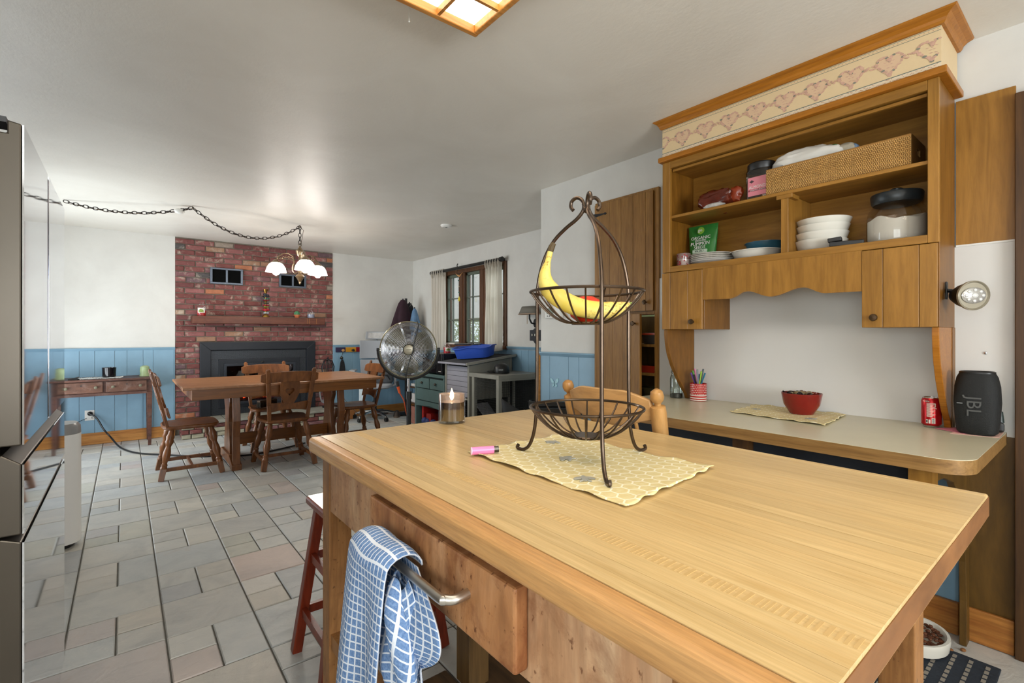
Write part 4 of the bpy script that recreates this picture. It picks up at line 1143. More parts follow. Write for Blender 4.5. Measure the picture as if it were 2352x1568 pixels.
def panel(y0, z0, z1, w0, w1, curve, th):
    L = []
    vs = []; fs = []; nu, nv = 10, 8
    for s in (0, 1):
        for i in range(nu+1):
            for j in range(nv+1):
                u = 2*i/nu-1; v = j/nv; w = w0+(w1-w0)*v
                uu = math.copysign(abs(u)**0.9, u)
                vs.append((uu*w, y0 - curve*u*u + s*th + 0.12*(v)*(z1-z0), z0+(z1-z0)*v))
    m = (nu+1)*(nv+1)
    for s in (0, 1):
        for i in range(nu):
            for j in range(nv):
                a = s*m+i*(nv+1)+j
                fs.append((a, a+nv+1, a+nv+2, a+1))
    for i in range(nu):
        for j in (0, nv): fs.append((i*(nv+1)+j, (i+1)*(nv+1)+j, m+(i+1)*(nv+1)+j, m+i*(nv+1)+j))
    for j in range(nv):
        for i in (0, nu): fs.append((i*(nv+1)+j, i*(nv+1)+j+1, m+i*(nv+1)+j+1, m+i*(nv+1)+j))
    return MB().add(vs, fs, True)
obj('backrest', panel(0.20, 0.88, 1.15, 0.23, 0.23, 0.05, 0.03), m_mesh, oc, local=True, bevel=0.008)
obj('lumbar', panel(0.19, 0.60, 0.865, 0.21, 0.225, 0.05, 0.03), m_mesh, oc, local=True, bevel=0.008)
hr = obj('headrest', panel(0.235, 1.165, 1.285, 0.155, 0.145, 0.035, 0.035), m_gframe, oc, local=True, bevel=0.01)
obj('headrest_mesh', panel(0.230, 1.185, 1.265, 0.115, 0.11, 0.02, 0.03), plain('worn_mesh', 'b9b7b4', 0.8, var=0.15, vscale=25), hr, local=True)
obj('back_spine', MB().tube([(0, 0.08, 0.45), (0, 0.24, 0.50), (0, 0.28, 0.75), (0, 0.32, 1.05), (0, 0.31, 1.22)], [0.03, 0.03, 0.025, 0.02, 0.015], 8), m_gframe, oc, local=True)
for sx in (-1, 1):
    am = obj('armrest', MB().tube([(sx*0.20, 0.02, 0.47), (sx*0.29, 0.02, 0.50), (sx*0.30, 0.0, 0.70)], 0.022, 8), m_gframe, oc, local=True)
    obj('arm_pad', MB().box(sx*0.30-0.045, sx*0.30+0.045, -0.14, 0.12, 0.70, 0.73), m_gframe, am, local=True, bevel=0.012, seg=3)
obj('hang_tag', MB().box(-0.19, -0.11, -0.25, -0.248, 0.26, 0.47), plain('tag_print', 'c9d6dc', 0.5, var=0.2, vscale=120), oc, local=True)
bk = thing('backpack', 'grey and black bag slumped on the office chair seat', 'bag', (2.98, 6.72, 0.535), R(-28))
obj('body', loft([rr_loop(0, 0, 0.13*s, 0.10*s, z, 0.8) for z, s in ((0.0, 0.95), (0.03, 1.05), (0.1, 1.0), (0.15, 0.75), (0.175, 0.35))]), plain('bag_dark', '45474b', 0.8, var=0.4, vscale=14), bk, local=True)
obj('strap', MB().tube([(-0.09, -0.09, 0.05), (-0.05, -0.12, 0.12), (0.05, -0.12, 0.12), (0.09, -0.09, 0.05)], 0.008, 6), m_black, bk, local=True)
# ------------------------------------------------------------------ coat tree in the corner
ct = thing('coat_tree', 'black coat tree in the corner holding the coats', 'coat rack', (3.42, 6.90, 0))
obj('pole', MB().cyl((3.42, 6.90, 0.02), (3.42, 6.90, 1.80), 0.02, 12), m_black, ct)
obj('base', MB().lathe([(0.18, 0), (0.18, 0.015), (0.03, 0.04)], 24, (3.42, 6.90, 0)), m_black, ct)
for k in range(4):
    a = R(45+90*k)
    obj('peg', MB().tube([(3.42, 6.90, 1.66), (3.42+0.06*math.cos(a), 6.90+0.06*math.sin(a), 1.67), (3.42+0.09*math.cos(a), 6.90+0.09*math.sin(a), 1.72)], 0.008, 6), m_black, ct)
def coat(name, label, c, color, w, h, seed, lean):
    t = thing(name, label, 'coat', (c[0], c[1], c[2]-h))
    rr = random.Random(seed); ph = rr.uniform(0, 6)
    def fn(u, v):
        a = 2*PI*u; s = 0.2 + 0.8*min(1, v*1.7)**0.6
        f = 1 + (0.26*math.sin(a*4+ph+v*2.5) + 0.14*math.sin(a*7+ph*2+v*3))*min(1, v*1.6)
        return (c[0] + lean[0]*v + w*s*f*math.cos(a), c[1] + lean[1]*v + w*0.6*s*f*math.sin(a), c[2]-h*v)
    obj('cloth', MB().surf(fn, 44, 16, closed_u=True), plain(name+'_cloth', color, 0.85, var=0.25, vscale=10, bump=0.2, bscale=80), t)
    obj('loop', MB().tube([(c[0], c[1], c[2]-0.01), (c[0], c[1], c[2]+0.02)], 0.012, 6), m_black, t)
    if name == 'maroon_coat': obj('zip_pull', MB().box(c[0]-0.02, c[0]+0.03, c[1]-w*0.62, c[1]-w*0.6, c[2]-h*0.62, c[2]-h*0.6), m_black, t)
coat('maroon_coat', 'dark maroon coat hanging on the corner coat tree', (3.34, 6.84, 1.77), '2c1420', 0.17, 0.85, 3, (-0.03, 0))
coat('black_coat', 'black coat hanging against the corner on the coat tree', (3.50, 6.94, 1.73), '15151a', 0.14, 0.80, 5, (0.03, 0))
coat('blue_shirt', 'light blue denim shirt hanging beside the maroon coat', (3.50, 6.77, 1.64), '5f7fa0', 0.09, 0.6, 9, (0.03, 0))
for (x, y, rz, lab) in ((3.08, 7.08, 20, 'worn dark shoe on the floor near the coat tree, closer to the office chair'), (3.22, 6.80, 60, 'worn dark shoe on the floor beside the coat tree base')):
    s = thing('shoe', lab, 'shoe', (x, y, 0), R(rz), 'shoes by the coat tree')
    obj('sole', loft([rr_loop(0, 0, 0.14, 0.05, z, 0.8) for z in (0.0, 0.022)]), plain('sole', '6a5a4a', 0.8), s, local=True)
    obj('upper', loft([rr_loop(-0.01*k, 0, 0.135*q, 0.046*q, z, 0.8) for k, (z, q) in enumerate(((0.022, 1.0), (0.05, 0.92), (0.075, 0.65), (0.09, 0.5)))]), plain('shoe_leather', '4b4038', 0.6), s, local=True)
# ------------------------------------------------------------------ pedestal fan
fx, fy, fz = 2.066, 4.112, 1.100
fa = math.atan2(-fy, -fx)
fn_ = thing('pedestal_fan', 'large chrome and black pedestal fan standing behind the island', 'fan', (fx, fy, 0))
obj('base', MB().lathe([(0.22, 0), (0.22, 0.012), (0.18, 0.03), (0.04, 0.05), (0.03, 0.06)], 32, (fx, fy, 0)), m_black, fn_)
obj('lower_pole', MB().cyl((fx, fy, 0.05), (fx, fy, 0.70), 0.021, 14), m_black, fn_)
obj('height_collar', MB().cyl((fx, fy, 0.64), (fx, fy, 0.71), 0.028, 14), m_black, fn_)
obj('upper_pole', MB().cyl((fx, fy, 0.70), (fx, fy, 0.83), 0.013, 12), m_chrome, fn_)
MF = Matrix.Translation((fx, fy, fz)) @ Matrix.Rotation(fa+PI/2+PI, 4, 'Z') @ Matrix.Rotation(R(90), 4, 'X')   # local z toward the camera
MF = Matrix.Translation((fx, fy, fz)) @ Matrix(((-math.sin(fa), 0, math.cos(fa), 0), (math.cos(fa), 0, math.sin(fa), 0), (0, 1, 0, 0), (0, 0, 0, 1)))
RF = 0.258
mb = MB()
for i in range(13):
    a = R(195) + i*R(150)/12
    pass
obj('yoke', MB().tube([(0.273*math.cos(a), 0.273*math.sin(a), -0.02) for a in [R(180)+i*R(180)/24 for i in range(25)]], 0.014, 8, M=MF, flat=1.3), m_black, fn_)
for s in (-1, 1):
    obj('yoke_knob', MB().cyl((s*0.262, 0, -0.02), (s*0.29, 0, -0.02), 0.015, 12, M=MF), m_black, fn_)
mb = MB()
for i in range(17):
    r = 0.055 + i*(RF-0.055)/17; z = 0.085*math.sqrt(max(0, 1-(r/RF)**2))**0.8
    mb.tube([(r*math.cos(k*PI/24), r*math.sin(k*PI/24), z) for k in range(48)], 0.0024, 4, closed=True, M=MF)
for i in range(22):
    r = 0.045 + i*(RF-0.045)/22; z = -0.08*math.sqrt(max(0, 1-(r/RF)**2))
    mb.tube([(r*math.cos(k*PI/24), r*math.sin(k*PI/24), z) for k in range(48)], 0.0024, 4, closed=True, M=MF)
o = obj('guard_rings', mb, m_chrome, fn_); o['kind'] = 'stuff'
mb = MB()
for i in range(10):
    for da in (-0.025, 0.025):
        a = 2*PI*i/10 + da
        mb.tube([(r*math.cos(a), r*math.sin(a), 0.003+0.085*math.sqrt(max(0, 1-(r/RF)**2))**0.8) for r in (0.05, 0.1, 0.15, 0.2, 0.24, 0.257)], 0.0018, 5, M=MF)
obj('guard_spokes', mb, m_chrome, fn_)
obj('rim', MB().tube([(RF*math.cos(k*PI/32), RF*math.sin(k*PI/32), 0) for k in range(64)], 0.006, 8, closed=True, M=MF), plain('fan_rim', 'b9b296', 0.25, metal=0.9), fn_)
obj('hub_badge', MB().lathe([(0, 0.078), (0.04, 0.08), (0.046, 0.088), (0.044, 0.096), (0.03, 0.1), (0, 0.1)], 28, (0, 0, 0), MF), plain('fan_badge', 'a39b86', 0.35, metal=0.4), fn_)
obj('badge_print', MB().box(-0.022, 0.022, -0.003, 0.003, 0.1002, 0.1008, MF), plain('badge_print', '55503f', 0.5), fn_)
obj('motor', MB().lathe([(0, -0.2), (0.06, -0.19), (0.075, -0.12), (0.07, -0.05), (0.03, -0.03), (0.02, 0.03), (0, 0.03)], 20, (0, 0, 0), MF), plain('fan_motor', '6f6a5a', 0.35, metal=0.6), fn_)
for k in range(3):
    a0 = 2*PI*k/3 + 0.4
    def fnb(u, v, a0=a0):
        r = 0.03 + 0.195*u; a = a0 + (v-0.5)*(0.95+0.5*math.sin(u*PI)); z = 0.012 + (v-0.5)*0.06*(0.5+u*0.5)
        return tuple(MF @ Vector((r*math.cos(a), r*math.sin(a), z)))
    obj('blade', MB().surf(fnb, 10, 8), plain('fan_blade', '77735f', 0.45, metal=0.5), fn_, solid=0.002)
obj('draped_cord', MB().tube(smooth_path([(0.08, 0.262, 0.0), (0.085, 0.2, 0.075), (0.05, 0.06, 0.10), (0.035, -0.02, 0.105), (0.0, -0.12, 0.10), (-0.02, -0.22, 0.07), (-0.025, -0.30, 0.03), (-0.015, -0.42, -0.01)]), 0.0042, 6, M=MF), m_black, fn_)
ec = thing('extension_cord', 'orange extension cord hanging below the fan', 'cord', (fx, fy, 0))
rgt = Vector((math.sin(ang0*0)+math.cos(ang0), -math.sin(ang0), 0))
def fp(du, z): return Vector((fx, fy, z)) + rgt*du + Vector((0.02, 0.03, 0))
obj('plug', MB().tube([fp(-0.115, 0.80), fp(-0.105, 0.75)], [0.016, 0.014], 10), m_black, ec)
obj('socket', MB().tube([fp(-0.105, 0.75), fp(-0.09, 0.69)], [0.015, 0.010], 10), plain('orange_rubber', 'e0571a', 0.5), ec)
obj('cable', MB().tube(smooth_path([fp(-0.09, 0.69), fp(-0.05, 0.62), fp(-0.03, 0.52), fp(0.0, 0.42), fp(0.03, 0.3), fp(0.04, 0.012), fp(0.16, 0.012), fp(0.3, 0.012)]), 0.006, 6), plain('orange_cord', 'c9532a', 0.5), ec)
tag(obj('red_wire', MB().tube(smooth_path([(1.80, 5.62, 0.008), (1.98, 5.5, 0.008), (2.12, 5.28, 0.008), (2.3, 5.1, 0.008)]), 0.005, 6), plain('red_cord', 'a8281c', 0.5)), 'thin red cord on the floor beneath the chair by the fan', 'cord')
tag(obj('black_wire', MB().tube(smooth_path([(2.42, 7.1, 0.6), (2.45, 7.05, 0.4), (2.55, 6.9, 0.2), (2.68, 6.6, 0.01), (2.75, 6.4, 0.008)]), 0.0035, 5), m_black), 'thin black wire dangling by the hearth toward the office chair', 'cord')
# ------------------------------------------------------------------ teal cabinet, microwave, candle
tc = thing('teal_cabinet', 'teal painted low cabinet with two small drawers under the microwave', 'cabinet', (3.27, 5.48, 0))
m_teal = plain('teal_paint', '587170', 0.45, var=0.06)
m_teald = plain('teal_gap', '2b3a37', 0.6)
xa, xb, ya, yb2 = 3.036, 3.50, 5.10, 5.865
for y in (ya, yb2-0.035): obj('side_post', MB().box(xa, xb, y, y+0.035, 0.0, 0.70), m_teal, tc, bevel=0.003)
obj('body', MB().box(xa+0.02, xb, ya+0.036, yb2-0.036, 0.30, 0.70), m_teald, tc)
obj('top', MB().box(xa-0.012, xb, ya-0.01, yb2+0.01, 0.70, 0.735), m_teal, tc, bevel=0.004)
for y0, y1 in ((5.14, 5.465), (5.485, 5.825)):
    d = obj('drawer', MB().box(xa+0.002, xa+0.022, y0, y1, 0.545, 0.675), m_teal, tc, bevel=0.003)
    obj('knob', MB().ball((xa-0.014, (y0+y1)/2, 0.615), 0.016, 12, 8).cyl((xa+0.002, (y0+y1)/2, 0.615), (xa-0.01, (y0+y1)/2, 0.615), 0.008, 8), m_steel, d)
obj('door', MB().box(xa+0.002, xa+0.022, 5.14, 5.825, 0.385, 0.535), m_teal, tc, bevel=0.003)
obj('lower_rail', MB().prism([(5.14, 0.375), (5.825, 0.375), (5.825, 0.30), (5.6, 0.315), (5.48, 0.325), (5.36, 0.315), (5.14, 0.30)], 'x', xa, xa+0.02), m_teal, tc)
obj('shelf', MB().box(xa+0.02, xb, ya+0.036, yb2-0.036, 0.04, 0.06), m_teal, tc)
for i, (y, c, lab) in enumerate(((5.74, 'b3231f', 'tall red box'), (5.62, '9a1f18', 'wide red box'))):
    tag(obj('game_box', MB().box(xa+0.05, xa+0.30, y-0.02-(0.08 if i else 0), y+0.02, 0.0605, 0.31-(0.1 if i else 0)), plain('redbox_%d' % i, c, 0.4, var=0.2, vscale=40), bevel=0.003), lab + ' on the bottom shelf of the teal cabinet', 'box')
for i, (y, x, w) in enumerate(((5.70, 0.06, 'closest to the tall red box'), (5.60, 0.05, 'between the other two balls'), (5.48, 0.06, 'closest to the grey pet hutch'))):
    tag(obj('yarn_ball', MB().ball((xa+x, y, 0.105), 0.044, 16, 10), plain('blue_ball', '33467f', 0.5, var=0.2, vscale=30), loc=(xa+x, y, 0.0605)), 'small blue ball in the teal cabinet, ' + w, 'ball', 'blue balls in the teal cabinet')
mw = thing('microwave', 'black microwave oven on the teal cabinet', 'microwave', (3.25, 5.44, 0.7355))
obj('case', MB().box(3.075, 3.48, 5.19, 5.70, 0.745, 1.0), m_black, mw, bevel=0.006)
d = obj('door', MB().box(3.058, 3.074, 5.32, 5.695, 0.752, 0.995), plain('mw_door', '0c0c0e', 0.2), mw, bevel=0.003)
obj('window', MB().box(3.0565, 3.058, 5.36, 5.62, 0.80, 0.95), plain('mw_window', '2a2a2e', 0.15), d)
obj('control_panel', MB().box(3.058, 3.074, 5.193, 5.316, 0.752, 0.995), plain('mw_panel', '0d0d0f', 0.3), mw, bevel=0.003)
obj('badge', MB().box(3.0565, 3.058, 5.22, 5.28, 0.775, 0.782), m_white, mw)
for y in (5.23, 5.66): obj('foot', MB().box(3.1, 3.46, y-0.015, y+0.015, 0.7355, 0.745), m_black, mw)
jar_candle('jar_candle', 'red jar candle with a picture label standing on the microwave', (3.19, 5.29, 1.0005), 0.046, 0.13, m_redwax, 0.6, m_glass, m_print)
# narrow shelf of clutter between corner and teal cabinet
sr = thing('storage_rack', 'small dark storage rack holding papers beside the teal cabinet', 'rack', (3.33, 6.06, 0))
for z in (0.28, 0.50, 0.66): obj('shelf', MB().box(3.10, 3.55, 5.90, 6.22, z, z+0.018), m_darktrim, sr, bevel=0.002)
for x in (3.11, 3.53):
    for y in (5.91, 6.20): obj('post', MB().box(x, x+0.02, y, y+0.02, 0, 0.66), m_darktrim, sr)
for i, (z, c, h, lab) in enumerate(((0.6785, 'cfcdd2', 0.05, 'stack of white papers on top of the dark storage rack'), (0.5185, 'c9c6c0', 0.035, 'papers on the middle shelf of the dark storage rack'), (0.2985, 'cfcccb', 0.12, 'crumpled white bag on the lowest shelf of the storage rack'), (0.002, 'a06a5c', 0.24, 'reddish brown box under the storage rack'))):
    tag(obj('paper_pile' if i < 2 else ('paper_bag' if i == 2 else 'floor_box'), MB().prism([(3.12, 5.94), (3.5, 5.95), (3.48, 6.19), (3.14, 6.18)], 'z', z, z+h), plain('clutter_%d' % i, c, 0.7, var=0.2, vscale=25), bevel=0.006), lab, 'papers' if i < 2 else ('bag' if i == 2 else 'box'))
# ------------------------------------------------------------------ grey pet hutch
ph = thing('pet_hutch', 'grey wooden two-level pet hutch with wire sides under the window', 'pet hutch', (3.36, 4.55, 0))
m_grey = plain('hutch_grey', '8b897f', 0.5, var=0.06, vscale=10)
m_greyl = plain('hutch_slat', '9a99a3', 0.45, var=0.05, vscale=8)
m_felt = plain('roof_felt', '3a3a3a', 0.95, bump=0.6, bscale=200)
hx0, hx1 = 3.036, 3.66
yl0, yl1, yt0, yt1 = 4.006, 4.50, 4.56, 5.085
for x in (hx0, hx1-0.04):
    for y in (yt0, yt1-0.035): obj('post', MB().box(x, x+0.04, y, y+0.035, 0, 0.885 + 0.1*(x > 3.3)), m_grey, ph, bevel=0.002)
for i in range(6):
    z = 0.52 + i*0.0585
    obj('slat', MB().box(hx0+0.008, hx0+0.022, yt0+0.036, yt1-0.036, z+0.0015, z+0.057), m_greyl, ph, bevel=0.0025, seg=1)
obj('side_panel', MB().prism([(hx0+0.041, 0.5), (hx1-0.041, 0.5), (hx1-0.041, 0.955), (hx0+0.041, 0.885)], 'y', yt0+0.006, yt0+0.018), m_grey, ph)
obj('back_panel', MB().box(hx1-0.02, hx1-0.008, yt0+0.036, yt1-0.036, 0.3, 0.94), m_grey, ph)
obj('floor_panel', MB().box(hx0+0.01, hx1, yt0+0.01, yt1-0.01, 0.49, 0.508), m_grey, ph)
roof = MB().prism([(hx0-0.06, 0.900), (hx1+0.02, 0.985), (hx1+0.02, 0.997), (hx0-0.06, 0.912)], 'y', yt0-0.035, yt1+0.055)
rf = obj('roof', roof, m_felt, ph)
obj('roof_trim', MB().prism([(hx0-0.065, 0.890), (hx1+0.025, 0.975), (hx1+0.025, 1.003), (hx0-0.065, 0.922)], 'y', yt0-0.055, yt0-0.036), m_grey, rf, bevel=0.002)
obj('roof_trim', MB().box(hx0-0.068, hx0-0.052, yt0-0.03, yt1+0.055, 0.892, 0.914), m_greyl, rf, bevel=0.002)
# low run
for (x, y) in ((hx0, yl0), (hx1-0.04, yl0), (hx0, yl1-0.04), (hx1-0.04, yl1-0.04)):
    obj('post', MB().box(x, x+0.045, y, y+0.045, 0, 0.765), m_grey, ph, bevel=0.002)
obj('top_rail', MB().box(hx0, hx1, yl0, yl0+0.045, 0.766, 0.81), m_grey, ph, bevel=0.002)
obj('top_rail', MB().box(hx0, hx0+0.045, yl0+0.046, yt0-0.002, 0.766, 0.81), m_grey, ph, bevel=0.002)
obj('cross_rail', MB().box(hx0+0.046, hx1-0.046, yl0+0.004, yl0+0.04, 0.745, 0.766), m_grey, ph)
obj('run_roof', MB().box(hx0+0.046, hx1, yl0+0.046, yt0-0.002, 0.795, 0.806), plain('run_roof', '77756e', 0.4), ph)
obj('bottom_rail', MB().box(hx0, hx0+0.03, yl0+0.046, yl1, 0.02, 0.07).box(hx0+0.046, hx1, yl0, yl0+0.03, 0.02, 0.07), m_grey, ph)
m_wire = plain('cage_wire', '3a3a38', 0.4, metal=0.7)
mb = MB()
n = 26
for i in range(n):
    z = 0.08 + i*(0.68/n)
    mb.bar((hx0+0.02, yl0+0.046, z), (hx0+0.02, yl1-0.04, z), 0.0022, 0.0022)
    mb.bar((hx0+0.046, yl0+0.02, z), (hx1-0.04, yl0+0.02, z), 0.0022, 0.0022)
for i in range(18):
    y = yl0+0.05 + i*0.0235
    mb.bar((hx0+0.02, y, 0.07), (hx0+0.02, y, 0.765), 0.0018, 0.0018, (0, 1, 0))
for i in range(24):
    x = hx0+0.05+i*0.0235
    mb.bar((x, yl0+0.02, 0.07), (x, yl0+0.02, 0.765), 0.0018, 0.0018, (0, 1, 0))
for i in range(16):
    mb.bar((hx0+0.02, yt0+0.036, 0.06+i*0.027), (hx0+0.02, yt1-0.036, 0.06+i*0.027), 0.0022, 0.0022)
o = obj('wire_mesh', mb, m_wire, ph); o['kind'] = 'stuff'
obj('ramp', MB().bar((3.2, 4.55, 0.45), (3.25, 4.08, 0.05), 0.18, 0.012), plain('ramp_grey', '8b8b90', 0.6), ph)
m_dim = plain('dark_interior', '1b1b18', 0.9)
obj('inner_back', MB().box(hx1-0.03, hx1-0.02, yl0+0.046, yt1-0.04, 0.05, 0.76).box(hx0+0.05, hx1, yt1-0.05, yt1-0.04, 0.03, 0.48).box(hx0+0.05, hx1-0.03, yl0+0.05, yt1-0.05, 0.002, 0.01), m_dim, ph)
# blue bin on the hutch roof
Mb = Matrix.Translation((3.33, 4.86, 0.968)) @ Matrix.Rotation(R(-7), 4, 'Y') @ Matrix.Rotation(R(-58), 4, 'Z')
bn = thing('blue_bin', 'blue plastic storage tray sitting on the hutch roof', 'bin', (0, 0, 0))
bn.matrix_world = Mb
m_bluep = plain('blue_plastic', '365ac0', 0.35, spec=0.4)
BX_, BY_ = 0.235, 0.155
outer = [rr_loop(0, 0, BX_*s, BY_*s, z, 0.35, 36) for z, s in ((0.0, 0.86), (0.004, 0.88), (0.125, 1.0))]
inner = [rr_loop(0, 0, BX_*s, BY_*s, z, 0.35, 36) for z, s in ((0.125, 0.975), (0.008, 0.86))]
mbn = loft(outer + inner)
obj('tray', mbn, m_bluep, bn, local=True)
rim = [[(x*1.0, y*1.0, z + 0.018*math.cos(2*math.atan2(y, x))**2 - 0.01) for x, y, z in rr_loop(0, 0, BX_*s, BY_*s, 0.132, 0.35, 36)] for s in (0.985, 1.0, 1.06, 1.065)]
rim[0] = [(x, y, z-0.004) for x, y, z in rim[0]]; rim[3] = [(x, y, z-0.012) for x, y, z in rim[3]]
obj('rim', loft(rim, False), m_bluep, bn, local=True, solid=0.003)
sc_ = tag(obj('litter_scoop', MB().tube([(-0.27, 0.02, 0.168), (0.0, -0.02, 0.162)], [0.012, 0.014], 8).box(-0.02, 0.09, -0.06, 0.03, 0.15, 0.16), m_black, local=True, bevel=0.003), 'black scoop resting across the rim of the blue tray', 'scoop')
sc_.matrix_world = Mb
cpn = thing('baseball_cap', 'black baseball cap lying on the low hutch roof', 'cap', (3.30, 4.30, 0.8065), R(-30))
obj('crown', MB().lathe([(0.088, 0.004), (0.092, 0.03), (0.086, 0.065), (0.065, 0.095), (0.03, 0.112), (0, 0.115)], 24, (0, 0, 0)), m_black, cpn, local=True)
obj('brim', MB().surf(lambda u, v: ((0.085+0.075*v)*math.cos(R(-50)+u*R(100)), (0.09+0.05*v)*math.sin(R(-55)+u*R(110))*1.0, 0.01+0.01*math.cos((u-0.5)*3)), 14, 4), m_black, cpn, local=True, solid=0.004).rotation_euler = (0, 0, R(150))
obj('cap_patch', MB().box(-0.045, 0.005, -0.0935, -0.085, 0.034, 0.05), plain('cap_patch', '8d8f8e', 0.7, var=0.5, vscale=150), cpn, local=True)
# black folding chair bundle behind the island by the wainscot
bc = thing('folded_camp_chair', 'black folded camping chair leaning by the butterfly wainscot', 'camp chair', (2.45, 2.72, 0))
def tube_o(nm, a, b, r, mat=m_black): obj(nm, MB().cyl(a, b, r, 10), mat, bc)
for k, (a, b) in enumerate((((2.28, 3.02, 0.0), (2.42, 2.70, 0.73)), ((2.52, 2.50, 0.0), (2.40, 2.78, 0.74)), ((2.34, 2.62, 0.0), (2.56, 2.66, 0.70)))): tube_o('leg', a, b, 0.013)
obj('seat_fabric', MB().surf(lambda u, v: (2.30+0.24*u, 2.95-0.42*u+0.05*v, 0.44+0.30*v*(1-0.5*u)-0.05*math.sin(u*PI)+0.02*u), 10, 6), plain('camp_fabric', '131416', 0.7), bc, solid=0.006)
tube_o('arm_tube', (2.36, 2.74, 0.715), (2.60, 2.56, 0.71), 0.026)
tube_o('arm_tube', (2.38, 2.66, 0.665), (2.645, 2.48, 0.66), 0.036)
tube_o('tube_cap', (2.595, 2.564, 0.71), (2.61, 2.552, 0.71), 0.027, plain('blue_cap', '2a4f86', 0.4))
# ------------------------------------------------------------------ curtains, rod, ornament
rod = thing('curtain_rod', 'black curtain rod with finials above the casement window', 'curtain rod', (XW-0.08, 5.6, 2.16))
obj('rod', MB().cyl((XW-0.08, 4.72, 2.168), (XW-0.08, 6.44, 2.160), 0.021, 12), m_black, rod)
for y, z in ((4.72, 2.168), (6.44, 2.160)):
    obj('finial', MB().cyl((XW-0.08, y-0.02, z), (XW-0.08, y+0.02, z), 0.03, 12), m_black, rod)
    obj('bracket', MB().box(XW-0.09, XW-0.001, y+(0.03 if y < 5 else -0.05), y+(0.05 if y < 5 else -0.03), z-0.02, z+0.02), m_black, rod)
obj('hook', MB().tube([(XW-0.08, 5.73, 2.17), (XW-0.085, 5.73, 2.20), (XW-0.07, 5.735, 2.225)], 0.008, 6), m_black, rod)
m_curt = NT('curtain_cloth'); m_curt.set(0.85, 0, 0.2).base(lin('e8e2d8'))
_tr = m_curt.n('ShaderNodeBsdfTranslucent'); _tr.inputs[0].default_value = lin('e6dfd2')
_mx = m_curt.n('ShaderNodeMixShader'); _mx.inputs[0].default_value = 0.45
m_curt.l(m_curt.b.outputs[0], _mx.inputs[1]); m_curt.l(_tr.outputs[0], _mx.inputs[2]); m_curt.l(_mx.outputs[0], m_curt.out.inputs[0]); m_curt = m_curt.m
def curtain(y0, y1, zb, ph, lab):
    t = thing('curtain', lab, 'curtain', (XW-0.08, (y0+y1)/2, zb), 0, 'curtains at the casement window')
    def fn(u, v):
        w = 1 - 0.12*math.sin(v*PI)*0.5
        y = (y0+y1)/2 + (u-0.5)*(y1-y0)*w + 0.008*math.sin(v*7+u*9)
        return (XW-0.075 + 0.030*math.sin(u*2*PI*5+ph+0.6*math.sin(u*7))*(0.55+0.45*v) + 0.008*math.sin(u*31+v*3), y, 2.135 - v*(2.135-zb) - 0.012*math.sin(u*3.1))
    obj('panel', MB().surf(fn, 110, 14), m_curt, t)
    for k in range(6):
        y = y0 + (k+0.5)*(y1-y0)/6
        obj('tab', MB().tube([(XW-0.08+0.02*math.cos(a), y, 2.155+0.045*math.sin(a)-0.02) for a in [R(-90)+i*R(36) for i in range(10)]], 0.017, 6, closed=True, flat=0.3), m_curt, t)
curtain(6.07, 6.45, 1.02, 0.4, 'cream tab-top curtain gathered at the corner side of the window')
curtain(4.735, 5.06, 1.04, 1.2, 'cream tab-top curtain gathered at the side of the window near the light switch')
su = thing('suncatcher', 'beaded bird suncatcher with a yellow drop hanging before the window', 'suncatcher', (XW-0.10, 5.647, 1.70))
obj('string', MB().cyl((XW-0.1, 5.70, 2.16), (XW-0.1, 5.647, 1.73), 0.002, 5), m_knob, su)
obj('bird', MB().prism([(5.74, 2.09), (5.70, 2.07), (5.66, 2.058), (5.647, 2.045), (5.63, 2.058), (5.59, 2.07), (5.555, 2.092), (5.60, 2.06), (5.647, 2.03), (5.70, 2.058)], 'x', XW-0.104, XW-0.098), plain('bird', 'c98f55', 0.5), su)
for i, (z, c) in enumerate(((1.985, '3f6a5a'), (1.90, 'c8b8a0'), (1.82, '3f6a5a'))):
    obj('bead', MB().ball((XW-0.1, 5.665-0.004*i, z), 0.010, 10, 7), plain('bead_%d' % i, c, 0.2), su)
obj('drop', MB().lathe([(0, 0), (0.016, 0.02), (0.012, 0.05), (0.003, 0.075), (0, 0.08)], 12, (XW-0.1, 5.65, 1.69)), plain('yellow_drop', 'd9c23a', 0.15), su)
tag(obj('window_sticker', MB().lathe([(0.036, 0), (0.036, 0.002), (0, 0.002)], 18, (0, 0, 0), Matrix.Translation((XW+0.033, 4.80, 1.235)) @ Matrix.Rotation(R(-90), 4, 'Y')), plain('sticker', '6d655c', 0.6), loc=(XW+0.033, 4.80, 1.235)), 'small grey round sticker low on the window pane by the curtain', 'sticker')
# sconce and black switch plate
sn = thing('wall_sconce', 'small grey-shaded wall sconce with fringed trim above the black switches', 'wall lamp', (XW, 4.18, 1.35))
obj('shade', loft([rr_loop(XW-0.09, 4.18, rx, ry, z, 0.9, 24) for z, rx, ry in ((1.475, 0.085, 0.16), (1.56, 0.06, 0.11))], False), plain('sconce_shade', '77736a', 0.8), sn, solid=0.003)
obj('fringe', MB().tube(rr_loop(XW-0.09, 4.18, 0.086, 0.162, 1.472, 0.9, 24), 0.006, 5, closed=True), plain('fringe', 'a98f78', 0.8), sn)
obj('arm', MB().tube([(XW-0.005, 4.18, 1.36), (XW-0.06, 4.18, 1.37), (XW-0.09, 4.18, 1.42), (XW-0.09, 4.18, 1.48)], 0.01, 8), m_blackm, sn)
obj('wall_plate', MB().ball((XW-0.006, 4.18, 1.37), (0.008, 0.03, 0.05), 12, 8), m_blackm, sn)
obj('pull_chain', MB().cyl((XW-0.09, 4.22, 1.46), (XW-0.09, 4.22, 1.36), 0.003, 5), m_brass, sn)
